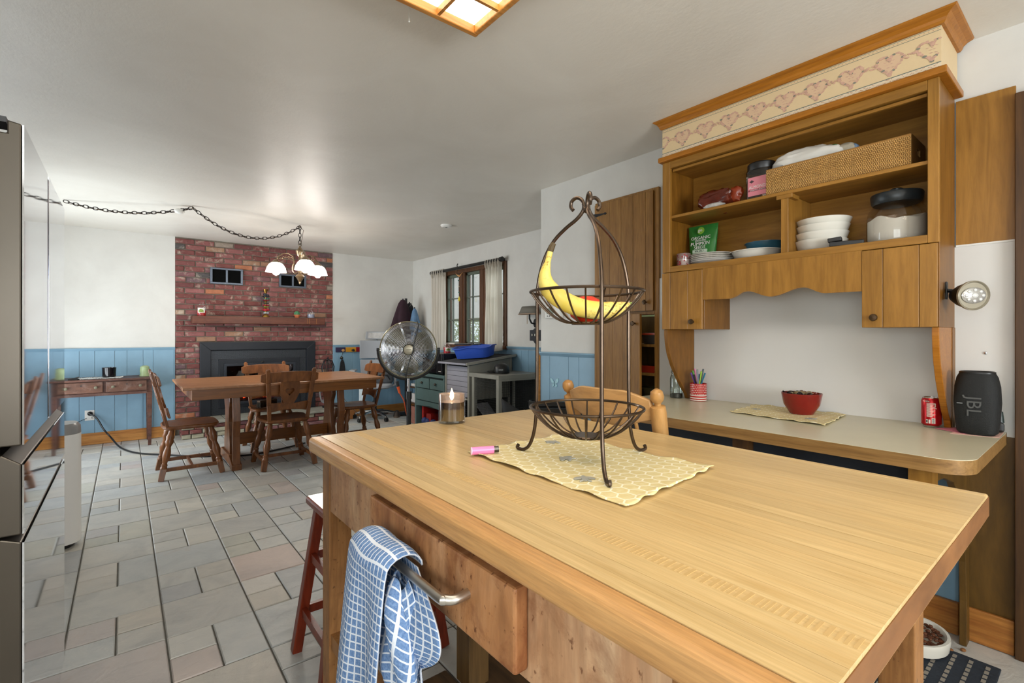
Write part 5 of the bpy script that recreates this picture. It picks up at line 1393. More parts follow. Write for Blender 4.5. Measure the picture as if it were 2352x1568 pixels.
sp = thing('switch_plate', 'black metal triple switch plate on the wall below the sconce', 'switch', (XW-0.002, 4.17, 1.16))
obj('plate', MB().prism([(4.27, 1.168), (4.27, 1.29), (4.21, 1.292), (4.19, 1.31), (4.15, 1.31), (4.13, 1.292), (4.07, 1.29), (4.07, 1.168), (4.13, 1.166), (4.16, 1.135), (4.18, 1.135), (4.21, 1.166)], 'x', XW-0.008, XW-0.001), plain('switch_navy', '12141d', 0.5), sp)
for y in (4.22, 4.17, 4.12): obj('toggle', MB().box(XW-0.02, XW-0.008, y-0.006, y+0.006, 1.222, 1.246), m_ceramic, sp)
# kitchen wall: thermostat, butterfly
th = thing('thermostat', 'white thermostat on the wall above the butterfly wainscot', 'thermostat', (XK, 2.81, 1.37))
obj('body', MB().box(XK-0.028, XK-0.001, 2.72, 2.905, 1.37, 1.465), m_white, th, bevel=0.005)
obj('screen', MB().box(XK-0.0295, XK-0.0285, 2.80, 2.88, 1.405, 1.45), plain('lcd', '7e8a7c', 0.2), th)
for y in (2.87, 2.845): obj('button', MB().cyl((XK-0.032, y, 1.388), (XK-0.0285, y, 1.388), 0.005, 8), m_black, th)
bf = thing('butterfly_decal', 'pale blue butterfly ornament on the blue wainscot', 'ornament', (XK-0.012, 2.807, 0.851))
m_bf = plain('butterfly', '8db9c4', 0.3, var=0.3, vscale=60)
for s in (-1, 1):
    up = [(0, 0.0), (0.012*s, 0.02), (0.03*s, 0.036), (0.046*s, 0.04), (0.045*s, 0.022), (0.036*s, 0.004), (0.016*s, -0.004)]
    lo = [(0, -0.004), (0.016*s, -0.006), (0.03*s, -0.012), (0.026*s, -0.03), (0.016*s, -0.034), (0.008*s, -0.024)]
    for nm, q in (('upper_wing', up), ('lower_wing', lo)):
        obj(nm, MB().prism([(2.807+a, 0.851+b) for a, b in q], 'x', XK-0.014, XK-0.0095), m_bf, bf)
obj('body', MB().tube([(XK-0.014, 2.807, 0.83), (XK-0.014, 2.807, 0.862)], 0.003, 6), plain('bfbody', '3f6a78', 0.4), bf)
# ceiling details
sd = thing('smoke_detector', 'small round white detector on the ceiling before the window alcove', 'detector', (2.76, 4.595, 2.415))
obj('body', MB().lathe([(0.045, 0), (0.06, 0.012), (0.062, 0.025), (0, 0.025)], 24, (2.76, 4.595, 2.415)), m_white, sd)
obj('sensor', MB().lathe([(0, -0.002), (0.012, -0.002), (0.012, 0.001)], 12, (2.76, 4.595, 2.415)), m_black, sd)
lf = thing('ceiling_light', 'wood-framed shoji style ceiling light above the island', 'ceiling light', (0.69, 0.84, 2.36))
# ------------------------------------------------------------------ ceiling light (shoji)
m_frame = wood('light_frame', '9c5f22', 'c98f48', 'x', 0.4, rnd=0.05)
m_diff = glow('light_diffuser', 'fff5e4', 5.2)
def shoji(root, x0, x1, y0, y1, nx, ny, zb=2.36):
    for (a, b, c, d) in ((x0, x1, y0, y0+0.022), (x0, x1, y1-0.022, y1), (x0, x0+0.022, y0+0.022, y1-0.022), (x1-0.022, x1, y0+0.022, y1-0.022)):
        obj('frame', MB().box(a, b, c, d, zb, 2.439), m_frame, root, bevel=0.004)
    for i in range(1, nx):
        x = x0 + (x1-x0)*i/nx
        obj('bar', MB().box(x-0.006, x+0.006, y0+0.022, y1-0.022, zb+0.004, zb+0.028), m_frame, root)
    for j in range(1, ny):
        y = y0 + (y1-y0)*j/ny
        obj('cross_bar', MB().box(x0+0.022, x1-0.022, y-0.006, y+0.006, zb+0.005, zb+0.027), m_frame, root)
    for i in range(nx):
        for j in range(ny):
            a, b = x0+(x1-x0)*i/nx, x0+(x1-x0)*(i+1)/nx; c, d = y0+(y1-y0)*j/ny, y0+(y1-y0)*(j+1)/ny
            obj('diffuser', MB().box(max(a, x0+0.022), min(b, x1-0.022), max(c, y0+0.022), min(d, y1-0.022), zb+0.03, zb+0.034), m_diff, root)
shoji(lf, 0.345, 1.037, 0.17, 1.512, 4, 8)
lf2 = thing('ceiling_light', 'added unseen shoji ceiling light behind the camera, brightening the kitchen', 'ceiling light', (0.69, -1.4, 2.36))  # no fixture known here; added to brighten the kitchen side
shoji(lf2, 0.345, 1.037, -2.1, -0.76, 2, 4)
tag(obj('pull_string', MB().cyl((0.813, 1.614, 2.385), (0.813, 1.614, 2.44), 0.002, 5).ball((0.813, 1.614, 2.383), 0.004, 8, 5), m_paper), 'short white string hanging from the ceiling beside the ceiling light', 'string')
# ------------------------------------------------------------------ refrigerator
fg = thing('refrigerator', 'polished steel french-door refrigerator seen edge-on by the camera', 'refrigerator', (-0.55, 1.94, 0))
FX = -0.170
fy0, fy1, fym = 1.485, 2.395, 1.920
m_gask = plain('gasket', '2a2a2a', 0.5)
obj('body', MB().box(-0.92, -0.262, fy0+0.01, fy1-0.01, 0.03, 1.67), m_steel, fg)
obj('body_top', MB().box(-0.92, -0.235, fy0+0.01, fy1-0.01, 1.67, 1.682), m_gask, fg)
def fdoor(nm, y0, y1, prof):
    d = obj(nm, MB().prism([(x-0.004, z) for x, z in prof], 'y', y0, y1), m_steel, fg, bevel=0.003)
    zs = [z for x, z in prof if abs(x-FX) < 1e-6]
    obj('front_panel', MB().box(FX-0.003, FX, y0+0.001, y1-0.001, min(zs)+0.001, max(zs)-0.001), m_mirror, d)
    return d
up = [(-0.255, 0.998), (FX, 0.998), (FX, 1.696), (-0.192, 1.700), (-0.192, 1.672), (-0.255, 1.672)]
fdoor('door', fy0, fym-0.020, up)
fdoor('door', fym+0.012, fy1, up)
obj('door_strip', MB().box(-0.245, FX-0.002, fym-0.0185, fym+0.004, 0.998, 1.690), plain('fridge_strip', '3a3226', 0.3, metal=0.8), fg)
fdoor('drawer', fy0, fy1, [(-0.255, 0.805), (FX, 0.805), (FX, 0.957), (-0.200, 0.980), (-0.255, 0.980)])
fdoor('drawer', fy0, fy1, [(-0.255, 0.06), (FX, 0.06), (FX, 0.788), (-0.200, 0.800), (-0.255, 0.800)])
obj('hinge', MB().box(-0.25, -0.20, fy0+0.02, fy0+0.08, 1.70, 1.712), m_gask, fg)
obj('toe_kick', MB().box(-0.9, -0.27, fy0+0.02, fy1-0.02, 0.0, 0.03), m_black, fg)
# ------------------------------------------------------------------ butcher block island
isl = thing('kitchen_island', 'butcher block kitchen island with worn wooden apron and one drawer', 'island', (0.93, 0.89, 0))
IX0, IX1, IY0, IY1, IZ = 0.46, 1.40, 0.163, 1.613, 0.91
rr = random.Random(21)
ws = []; x = IX0
edges = [IX0]
while x < IX1 - 0.03:
    x += rr.choice([0.032, 0.036, 0.04, 0.03]); edges.append(min(x, IX1))
edges[-1] = IX1
N = len(edges)-1
for i in range(N):
    a, b = edges[i], edges[i+1]
    if i in (0, N-1):
        r = 0.012; s = 1 if i == 0 else -1; xo, xi = (a, b) if i == 0 else (b, a)
        pr = [(xi, 0.862), (xo+s*r*0.6, 0.862), (xo, 0.862+r*0.6)] + [(xo + s*r*(1-math.cos(q*PI/8)), IZ - r*(1-math.sin(q*PI/8))) for q in range(5)] + [(xi, IZ)]
        obj('strip', MB().prism(pr, 'y', IY0, IY1), m_maple_end if i == 0 else m_maple, isl, bevel=0.004)
    else:
        obj('strip', MB().box(a+(0.00025 if i != 14 else 0.0012), b-0.00025, IY0, IY1, 0.862, IZ+rr.uniform(-0.0001, 0.0001)), m_maple, isl)
obj('end_grain', MB().box(IX0+0.006, IX1-0.006, IY0-0.0012, IY0-0.0002, 0.865, IZ-0.006), wood('end_grain', '6e4522', '94653a', 'x', 0.5, rnd=0, stretch=3), isl)
# finger-jointed inlay of short cross-grain blocks
fi = MB(); y = 0.168
while y < 1.595:
    w_ = rr.choice([0.007, 0.009, 0.012]); fi.box(edges[4]+0.002, edges[5]-0.002, y, y+w_*0.45, IZ-0.0002, IZ+0.00035); y += w_
o = obj('finger_joint_blocks', fi, plain('finger_joint', 'c7a56e', 0.4), isl); o['kind'] = 'stuff'
ax = 0.503
def apron(nm, *b): return obj(nm, MB().box(*b), m_apron2, isl, bevel=0.002)
apron('apron', ax, ax+0.022, 0.325, 1.535, 0.685, 0.8615)
apron('apron', 1.335, 1.357, 0.325, 1.535, 0.685, 0.8615)
apron('end_apron', ax+0.07, 1.29, 1.55, 1.572, 0.685, 0.8615)
apron('end_apron', ax+0.07, 1.29, 0.275, 0.297, 0.685, 0.8615)
for x in (0.5, 1.289):
    for y in (0.26, 1.536): obj('leg', MB().box(x, x+0.071, y, y+0.065, 0, 0.8615), m_leg, isl, bevel=0.003)
dw = obj('drawer', MB().box(0.474, 0.5025, 0.584, 1.155, 0.705, 0.842), m_apron, isl, bevel=0.005)
hy0, hy1, hz = 0.715, 1.01, 0.782
hp = [(0.474, hy0, hz), (0.448, hy0, hz-0.002), (0.433, hy0+0.012, hz-0.002), (0.428, hy0+0.035, hz-0.002), (0.428, hy1-0.035, hz-0.002), (0.433, hy1-0.012, hz-0.002), (0.448, hy1, hz-0.002), (0.474, hy1, hz)]
obj('drawer_handle', MB().tube(smooth_path(hp, 10), 0.0085, 20), plain('satin_steel', 'c6c2ba', 0.34, metal=1.0), dw)
for (x, y) in ((0.69, 1.02), (1.12, 1.02), (0.69, 0.4), (1.12, 0.4)):
    obj('inner_post', MB().box(x-0.03, x+0.03, y-0.03, y+0.03, 0.362, 0.86), wood('inner_post', '4a3418', '7a5c34', 'z', 0.5), isl, bevel=0.003)
for k in range(5):
    x = 0.56 + k*0.15
    obj('shelf_slat', MB().box(x, x+0.10, 0.33, 1.10, 0.325, 0.361), wood('shelf_slat', '3f2c18', '6a4c2c', 'y', 0.55), isl, bevel=0.006)
obj('shelf_rail', MB().box(0.53, 1.33, 0.34, 0.40, 0.265, 0.324).box(0.53, 1.33, 1.0, 1.06, 0.265, 0.324), m_leg, isl)
for x in (0.505, 1.295): obj('low_rail', MB().box(x, x+0.05, 0.33, 1.536, 0.255, 0.30), m_leg, isl)

# towel on the drawer handle
tw = thing('dish_towel', 'blue dish towel with white grid lines draped over the island drawer handle', 'towel', (0.42, 0.95, 0.4))
def towel_mat():
    t = NT('towel_cloth'); t.set(0.95, 0, 0.1)
    uv = t.n('ShaderNodeUVMap'); sp_ = t.n('ShaderNodeSeparateXYZ'); t.l(uv.outputs[0], sp_.inputs[0])
    fs = []
    for ax_, k in ((0, 15.0), (1, 26.0)):
        m1 = t.n('ShaderNodeMath', operation='MULTIPLY'); m1.inputs[1].default_value = k; t.l(sp_.outputs[ax_], m1.inputs[0])
        m2 = t.n('ShaderNodeMath', operation='FRACT'); t.l(m1.outputs[0], m2.inputs[0])
        m3 = t.n('ShaderNodeMath', operation='LESS_THAN'); m3.inputs[1].default_value = 0.2; t.l(m2.outputs[0], m3.inputs[0]); fs.append(m3.outputs[0])
    mx = t.n('ShaderNodeMath', operation='MAXIMUM'); t.l(fs[0], mx.inputs[0]); t.l(fs[1], mx.inputs[1])
    v = t.coord(); nf = t.noise(v, 220, 2)
    blue = t.ramp(nf, [(0.3, lin('5b7aa8')), (0.7, lin('7f9cc4'))])
    c = t.mix(mx.outputs[0], blue, lin('dde3ec')); t.base(c); t.bump(nf, 0.4, 0.002)
    return t.m
m_towel = towel_mat()
def sheet(nm, fn, nu, nv, u0=0, u1=1, v0=0, v1=1):
    mb = MB().surf(fn, nu, nv)
    o = obj(nm, mb, m_towel, tw, solid=0.0035)
    me = o.data; uvl = me.uv_layers.new(name='UVMap')
    for lp in me.loops:
        i, j = divmod(lp.vertex_index, nv+1)
        uvl.data[lp.index].uv = (u0+(u1-u0)*i/nu, v0+(v1-v0)*j/nv)
    return o
def t_front(u, v):
    # u along the handle (far to near), v from behind the bar, over it and down the front
    y = 1.045 - 0.185*u
    bz = hz - 0.002
    if v < 0.18:
        q = v/0.18; cq = math.cos(PI*q)
        x = 0.428 + cq*(0.034 if cq > 0 else 0.044 + 0.012*math.sin(u*3.2)); z = bz + 0.034*math.sin(PI*q)*(0.85+0.3*math.sin(u*3.1)) + 0.003*math.sin(u*9)
        return (x, y, z)
    q = (v-0.18)/0.82
    w = 1 + 0.12*q
    y2 = 0.9525 + (y-0.9525)*w + 0.045*q
    x = 0.384 - 0.012*math.sin(u*3.2) - 0.006*q - 0.016*math.sin(u*PI*2.2+0.4)*q**0.6 + 0.009*math.sin(u*13)*q
    return (x, y2, bz - 0.36*q)
sheet('front_fold', t_front, 40, 50)
def t_back(u, v):
    y = 1.03 - 0.18*u
    q = v; y2 = y - 0.05*q*(u) - 0.10*math.sin(min(1, q*1.2)*PI)*u**1.5
    x = 0.446 - 0.012*math.sin(q*PI)*1.2 - 0.022*math.sin(u*9+q*3)*q - 0.03*q*u
    return (x, y2, hz + 0.004 - 0.27*q*(1-0.25*u))
sheet('back_fold', t_back, 36, 34, 0, 1, 1.0, 0.3)
def t_lobe(u, v):
    a = u*2*PI; s = math.sin(PI*(0.04+0.96*v))**0.45
    y = 0.872 - 0.03*v + 0.064*s*math.cos(a)*(1+0.22*math.sin(3*a+v*5))
    x = 0.420 - 0.012*v + 0.026*s*math.sin(a)*(1+0.35*math.sin(4*a+v*7))
    return (x, y, 0.758 - 0.215*v + 0.01*math.sin(3*a))
sheet('gathered_corner', t_lobe, 36, 24, 0, 0.8, 0.2, 0.75)

# red wooden stool under the island end
st = thing('stool', 'red-brown wooden stool tucked behind the island leg', 'stool', (0.76, 1.84, 0))
obj('seat', MB().box(0.555, 0.965, 1.69, 1.99, 0.575, 0.605), m_redwood, st, bevel=0.008)
obj('seat_glare', MB().box(0.562, 0.958, 1.697, 1.983, 0.6052, 0.6058), plain('painted_glare', 'c9b3a8', 0.2), st)  # pale sheet: glare on the red seat put into its colour
sl = {}
for sx in (-1, 1):
    for sy in (-1, 1):
        a = (0.76+sx*0.16, 1.84+sy*0.11, 0.575); b = (0.76+sx*0.235, 1.84+sy*0.165, 0.0)
        sl[(sx, sy)] = (Vector(a), Vector(b))
        obj('leg', MB().bar(a, b, 0.036, 0.036, (0, 1, 0)), m_redwood, st, bevel=0.003)
for f in (0.35, 0.72):
    for k1, k2 in (((-1, -1), (-1, 1)), ((1, -1), (1, 1)), ((-1, -1), (1, -1)), ((-1, 1), (1, 1))):
        obj('rung', MB().bar(sl[k1][0].lerp(sl[k1][1], f), sl[k2][0].lerp(sl[k2][1], f), 0.018, 0.032), m_redwood, st)

# honeycomb cloth mats
def honey_mat():
    t = NT('honeycomb_cloth'); t.set(0.9, 0, 0.15)
    vec = t.coord((1, 1, 0), 0)
    # hexagon lattice edges: distance between the two nearest points of a triangular lattice
    sp_ = t.n('ShaderNodeSeparateXYZ'); t.l(vec, sp_.inputs[0])
    def M_(op, a, b=None):
        nd = t.n('ShaderNodeMath', operation=op)
        for k, q in enumerate((a, b)):
            if q is None: continue
            if isinstance(q, (int, float)): nd.inputs[k].default_value = q
            else: t.l(q, nd.inputs[k])
        return nd.outputs[0]
    s = 0.036; x = M_('DIVIDE', sp_.outputs[0], s); y = M_('DIVIDE', sp_.outputs[1], s)
    def hexd(ox, oy):
        r3 = 1.7320508
        fx_ = M_('SUBTRACT', M_('FLOORED_MODULO', M_('ADD', x, ox), 1.0), 0.5)
        fy_ = M_('SUBTRACT', M_('FLOORED_MODULO', M_('ADD', y, oy), r3), r3/2)
        ax_, ay_ = M_('ABSOLUTE', fx_), M_('ABSOLUTE', fy_)
        return M_('MAXIMUM', ax_, M_('ADD', M_('MULTIPLY', ax_, 0.5), M_('MULTIPLY', ay_, r3/2)))
    d = M_('MINIMUM', hexd(0, 0), hexd(0.5, 1.7320508/2))
    line = M_('GREATER_THAN', d, 0.445)
    nf = t.noise(vec, 60, 3)
    base = t.ramp(nf, [(0.3, lin('d8c48c')), (0.7, lin('e3d4a2'))])
    c = t.mix(line, base, lin('f1e8cc'))
    t.base(c); t.bump(nf, 0.3, 0.002)
    return t.m
m_honeycomb = honey_mat()
def cloth(name, label, quad, z, seed, bees=()):
    rr = random.Random(seed); a, b, c, d = [Vector(q) for q in quad]
    cen = (a+b+c+d)/4
    ph_ = [rr.uniform(0, 6) for _ in range(8)]
    def fn(u, v):
        p = a*(1-u)*(1-v) + b*u*(1-v) + c*u*v + d*(1-u)*v
        e = min(u, 1-u, v, 1-v)
        wob = 0.004*math.sin(u*41+ph_[0])*max(0, 1-min(v, 1-v)*14) , 0.004*math.sin(v*47+ph_[1])*max(0, 1-min(u, 1-u)*14)
        h = 0.0022 + 0.0012*math.sin(u*11+ph_[2]+v*4) + 0.0012*math.sin(v*9+ph_[3]) + max(0, 0.04-e)*0.06*(1+math.sin(u*31+v*27+ph_[4]))
        return (p.x - cen.x + wob[1]*0.5, p.y - cen.y + wob[0]*0.5, h)
    o = tag(obj(name, MB().surf(fn, 64, 64), m_honeycomb, local=True, loc=(cen.x, cen.y, z), solid=0.002), label, 'cloth')
    for (bu, bv, ba) in bees:
        p = a*(1-bu)*(1-bv) + b*bu*(1-bv) + c*bu*bv + d*(1-bu)*bv; px_, py_ = p.x-cen.x, p.y-cen.y
        mb = MB()
        for k, (ox, oy, rx, ry, q) in enumerate(((0, 0, 0.020, 0.007, 0), (0.002, 0.012, 0.007, 0.014, 0.5), (0.002, -0.012, 0.007, 0.014, -0.5), (-0.015, 0.007, 0.003, 0.010, 0.9), (-0.015, -0.007, 0.003, 0.010, -0.9))):
            pts = []
            for i in range(12):
                t_ = 2*PI*i/12; ex, ey = rx*math.cos(t_), ry*math.sin(t_)
                fx_, fy_ = ox+ex*math.cos(q)-ey*math.sin(q), oy+ex*math.sin(q)+ey*math.cos(q)
                pts.append((px_+fx_*math.cos(ba)-fy_*math.sin(ba), py_+fx_*math.sin(ba)+fy_*math.cos(ba)))
            mb.prism(pts, 'z', 0.0045, 0.0060+0.00008*k)
        obj('bee_print', mb, plain('bee_grey', 'a3a196', 0.8), o, local=True)
    return o
cloth('beeswax_cloth', 'pale yellow honeycomb-print cloth under the wire basket stand on the island', ((0.741, 0.576), (1.126, 0.613), (1.105, 1.132), (0.743, 1.123)), IZ+0.0012, 1, ((0.72, 0.86, 0.4), (0.42, 0.57, 1.8), (0.17, 0.3, 0.9)))
cloth('beeswax_cloth', 'yellow honeycomb-print cloth under the red bowl on the desk', ((2.265, 0.75), (2.655, 0.79), (2.64, 1.205), (2.31, 1.178)), 0.8598, 2, ((0.3, 0.2, 0.6), (0.5, 0.85, 2.0)))

# two-tier wire basket stand
bs = thing('basket_stand', 'two-tier bronze wire fruit basket stand on the island', 'fruit basket', (0.922, 0.845, IZ))
bx_, by_ = 0.922, 0.845
RB = 0.143
legs_a = (R(105.6), R(235.6), R(353.4))
for a in legs_a:
    D = Vector((math.cos(a), math.sin(a), 0)); O = Vector((bx_, by_, 0))
    pr = [(0.212, 0.930), (0.216, 0.922), (0.207, 0.9185), (0.193, 0.9195), (0.176, 0.932), (0.163, 0.96), (0.155, 1.0), (0.151, 1.06), (0.150, 1.15), (0.1495, 1.25), (0.149, 1.35), (0.141, 1.40), (0.123, 1.45), (0.095, 1.49), (0.06, 1.518), (0.03, 1.536), (0.012, 1.553), (0.007, 1.568), (0.013, 1.585), (0.028, 1.593), (0.042, 1.586), (0.045, 1.572), (0.038, 1.562)]
    obj('leg', MB().tube(smooth_path([O + D*r + Vector((0, 0, z)) for r, z in pr], 4), 0.0048, 9), m_bronze, bs)
obj('top_tie', MB().ball((bx_, by_, 1.558), 0.009, 10, 8), m_bronze, bs)
for zr, zb, lab in ((1.348, 1.268, 'upper_basket'), (1.053, 0.980, 'lower_basket')):
    rim = obj(lab, MB().tube([(bx_+RB*math.cos(k*PI/32), by_+RB*math.sin(k*PI/32), zr) for k in range(64)], 0.0036, 8, closed=True), m_bronze, bs)
    for k in range(20):
        a = 2*PI*k/20 + 0.1
        pts = []
        for i in range(9):
            q = i/8; r = RB - (RB-0.036)*q; z = zr - (zr-zb)*math.sin(q*PI/2)**0.85
            pts.append((bx_+r*math.cos(a), by_+r*math.sin(a), z))
        obj('wire', MB().tube(pts, 0.0024, 6), m_bronze, rim)
    obj('basket_base', MB().lathe([(0, zb-0.004), (0.037, zb-0.004), (0.040, zb), (0.037, zb+0.003), (0, zb+0.003)], 24, (bx_, by_, 0)), m_bronze, rim)
# banana
def banana_mat():
    t = NT('banana_peel'); t.set(0.5, 0, 0.3)
    v = t.coord()
    c = t.ramp(t.noise(v, 14, 3), [(0.3, lin('d6bc48')), (0.7, lin('e6d27c'))])
    s1 = t.ramp(t.noise(v, 150, 3, 0.7), [(0.55, (0, 0, 0)), (0.63, (0.9,)*3)])
    s2 = t.ramp(t.noise(v, 13, 2), [(0.44, (0, 0, 0)), (0.58, (1, 1, 1))])
    m = t.mix(1.0, s1, s2, 'MULTIPLY')
    t.base(t.mix(m, c, lin('8a5a20')))
    return t.m
bq = thing('banana', 'ripe yellow banana with brown speckles in the upper wire basket', 'banana', (bx_, by_, 1.27))
rv = Vector((math.cos(ang0), -math.sin(ang0), 0)); dv = Vector((math.sin(ang0), math.cos(ang0), 0))
def bp(u, v, dd): # point given by its place across the view and depth from the basket centre
    d0 = bx_*math.sin(ang0)+by_*math.cos(ang0) + dd
    return rv*((u-1176)/1110*d0) + dv*d0 + Vector((0, 0, 1.239 + (768-v)/1110*d0))
pts = [bp(1264, 578, -0.055), bp(1258, 602, -0.055), bp(1252, 632, -0.052), bp(1259, 660, -0.048), bp(1284, 684, -0.035), bp(1322, 703, -0.02), bp(1364, 712, -0.01), bp(1406, 711, -0.005), bp(1434, 704, 0.0), bp(1447, 699, 0.0)]
rs0 = [0.0066, 0.0072, 0.0150, 0.0220, 0.0240, 0.0240, 0.0232, 0.0205, 0.0130, 0.005]
P = smooth_path(pts, 5); rsn = []
for i in range(len(P)):
    q = i/(len(P)-1)*(len(rs0)-1); k = min(int(q), len(rs0)-2); rsn.append(rs0[k]+(rs0[k+1]-rs0[k])*(q-k))
obj('fruit', MB().tube(P, rsn, 18), banana_mat(), bq)
obj('stem_tip', MB().tube([bp(1264, 578, -0.055), bp(1267, 567, -0.055), bp(1272, 558, -0.056)], [0.0072, 0.008, 0.006], 8), plain('banana_stem', '4a3a1c', 0.7), bq)
obj('blossom_tip', MB().ball(tuple(bp(1449, 698.5, 0.0)), 0.006, 8, 6), plain('banana_tip', '8a9a4a', 0.6), bq)
tm = thing('tomato', 'red tomato under the banana in the upper wire basket', 'tomato', (0.945, 0.865, 1.272))
obj('fruit', MB().lathe([(0, 0.002), (0.024, 0.0), (0.042, 0.014), (0.047, 0.034), (0.040, 0.054), (0.018, 0.066), (0, 0.062)], 24, (0.945, 0.865, 1.272)), plain('tomato_red', 'd3361c', 0.25), tm)
obj('calyx', MB().tube([(0.945, 0.865, 1.327), (0.948, 0.867, 1.34)], 0.003, 6), plain('calyx', '4a6a2a', 0.6), tm)
# lit candle
ck = thing('lit_candle', 'lit dark candle in a straight clear glass on the island corner', 'candle', (0.957, 1.553, IZ))
cc = (0.957, 1.553, IZ+0.0005); RCd = 0.0495
obj('glass', MB().lathe([(0, 0.0), (RCd, 0.0), (RCd+0.001, 0.003), (RCd+0.001, 0.108), (RCd-0.0015, 0.108), (RCd-0.0015, 0.010), (0, 0.010)], 36, cc), m_glass, ck)
obj('frosted_band', MB().lathe([(RCd-0.002, 0.078), (RCd-0.002, 0.107)], 36, cc), glassy('smoky_glass', (0.85, 0.8, 0.78), 0.1, 0.1, 'c9b8b0', 0.35), ck)
def wax_mat():
    t = NT('candle_wax'); t.set(0.18, 0, 0.5)
    tc_ = t.n('ShaderNodeTexCoord'); sp_ = t.n('ShaderNodeSeparateXYZ'); t.l(tc_.outputs['Object'], sp_.inputs[0])
    c = t.ramp(sp_.outputs[2], [(0.0, lin('75613e')), (0.05, lin('66502e')), (0.056, lin('2c1613')), (0.078, lin('1d0a0b'))])
    t.base(c); return t.m
obj('wax', MB().lathe([(0, 0.0105), (RCd-0.003, 0.0105), (RCd-0.003, 0.077), (0, 0.0765)], 36, cc), wax_mat(), ck)
obj('wick', MB().cyl((cc[0], cc[1], cc[2]+0.076), (cc[0]+0.002, cc[1], cc[2]+0.088), 0.0012, 6), m_black, ck)
obj('flame', MB().lathe([(0, 0), (0.005, 0.005), (0.008, 0.014), (0.0065, 0.026), (0.003, 0.036), (0, 0.046)], 14, (cc[0], cc[1], cc[2]+0.082)), glow('flame', 'ffd79a', 30.0), ck)
lg = thing('lighter', 'pink disposable lighter on the corner of the honeycomb cloth', 'lighter', (0.765, 1.066, IZ+0.006))
la, lb = Vector((0.728, 1.08, IZ+0.016)), Vector((0.785, 1.058, IZ+0.016))
obj('body', MB().tube([la, lb], 0.0105, 12, flat=0.7), plain('pink_plastic', 'ee7fb0', 0.3), lg)
obj('head', MB().tube([lb, lb + (lb-la)*0.22], 0.009, 10, flat=0.7), m_steel, lg)
obj('base_cap', MB().tube([la, la - (lb-la)*0.04], 0.0106, 12, flat=0.7), plain('pink_base', 'f3c3da', 0.3), lg)
# ------------------------------------------------------------------ hutch with wallpaper border
hu = thing('hutch_cabinet', 'honey brown open wall hutch with a heart wallpaper border over the desk', 'cabinet', (2.54, 1.01, 1.267))
HX, HB = 2.39, 2.683
HY0, HY1 = 0.412, 1.61
def hp_(nm, *b, mat=m_cab, bev=0.0015, par=None): return obj(nm, MB().box(*b), mat, par or hu, bevel=bev, seg=1)
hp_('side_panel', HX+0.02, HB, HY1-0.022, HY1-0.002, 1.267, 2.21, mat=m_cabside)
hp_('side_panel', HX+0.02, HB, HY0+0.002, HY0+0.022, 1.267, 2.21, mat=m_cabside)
hp_('back_panel', HB-0.012, HB, HY0+0.023, HY1-0.023, 1.60, 2.20, mat=m_cab_y)
hp_('top_panel', HX+0.02, HB-0.013, HY0+0.023, HY1-0.023, 2.175, 2.20, mat=m_cab_y)
hp_('bottom_panel', HX+0.02, HB-0.013, HY0+0.023, HY1-0.023, 1.592, 1.612, mat=m_cab_y)
hp_('shelf', HX+0.012, HB-0.013, HY0+0.024, HY1-0.024, 1.892, 1.907, mat=m_cab_y)
dv_ = hp_('divider', HX+0.012, HB-0.014, 0.947, 0.979, 1.6125, 1.8915, mat=m_cab)
hp_('divider_cap', HX+0.008, HX+0.09, 0.928, 0.998, 1.872, 1.8915, mat=m_cab_y, par=dv_)
hp_('face_stile', HX, HX+0.0195, 1.562, HY1, 1.588, 2.21)
hp_('face_stile', HX, HX+0.0195, HY0, 0.446, 1.588, 2.21)
hp_('top_rail', HX, HX+0.0195, 0.4465, 1.5615, 2.172, 2.21, mat=m_cab_y)
hp_('top_bead', HX+0.02, HX+0.034, 0.45, 1.558, 2.155, 2.168, mat=m_cab_y)
hp_('bottom_rail', HX, HX+0.0195, 0.4465, 1.5615, 1.588, 1.620, mat=m_cab_y)
# box cupboards
def cupboard(y0, y1, widths, knob_y, side):
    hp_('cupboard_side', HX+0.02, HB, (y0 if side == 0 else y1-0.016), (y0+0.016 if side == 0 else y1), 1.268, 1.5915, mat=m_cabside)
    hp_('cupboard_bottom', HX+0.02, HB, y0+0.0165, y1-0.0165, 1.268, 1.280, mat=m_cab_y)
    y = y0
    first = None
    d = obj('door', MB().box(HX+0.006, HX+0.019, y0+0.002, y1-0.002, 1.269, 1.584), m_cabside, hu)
    for w in widths:
        obj('board', MB().box(HX-0.002, HX+0.0055, y+0.0008, y+w-0.0008, 1.268, 1.585), m_cab, d, bevel=0.0015, seg=1)
        y += w
    obj('knob', MB().lathe([(0.007, 0), (0.006, 0.012), (0.015, 0.02), (0.013, 0.028), (0, 0.03)], 14, (0, 0, 0), Matrix.Translation((HX-0.002, knob_y, 1.308)) @ Matrix.Rotation(R(-90), 4, 'Y')), m_knob, d)
cupboard(1.366, 1.612, (0.085, 0.108, 0.053), 1.42, 0)
cupboard(0.416, 0.657, (0.055, 0.114, 0.072), 0.612, 1)
# scalloped valance
vp = [(1.3655, 1.588), (1.3655, 1.424)]
key = [(1.355, 1.423), (1.22, 1.421), (1.134, 1.452), (1.018, 1.419), (0.883, 1.452), (0.79, 1.420), (0.6575, 1.419)]
def ease(a, b, t): return a + (b-a)*(0.5-0.5*math.cos(t*PI))
for (ya, za), (yb_, zb_) in zip(key, key[1:]):
    for i in range(8):
        t = i/8; vp.append((ya+(yb_-ya)*t, ease(za, zb_, t)))
vp += [(0.6575, 1.419), (0.6575, 1.588)]
obj('valance', MB().prism(vp, 'x', HX+0.001, HX+0.017), m_cab, hu)
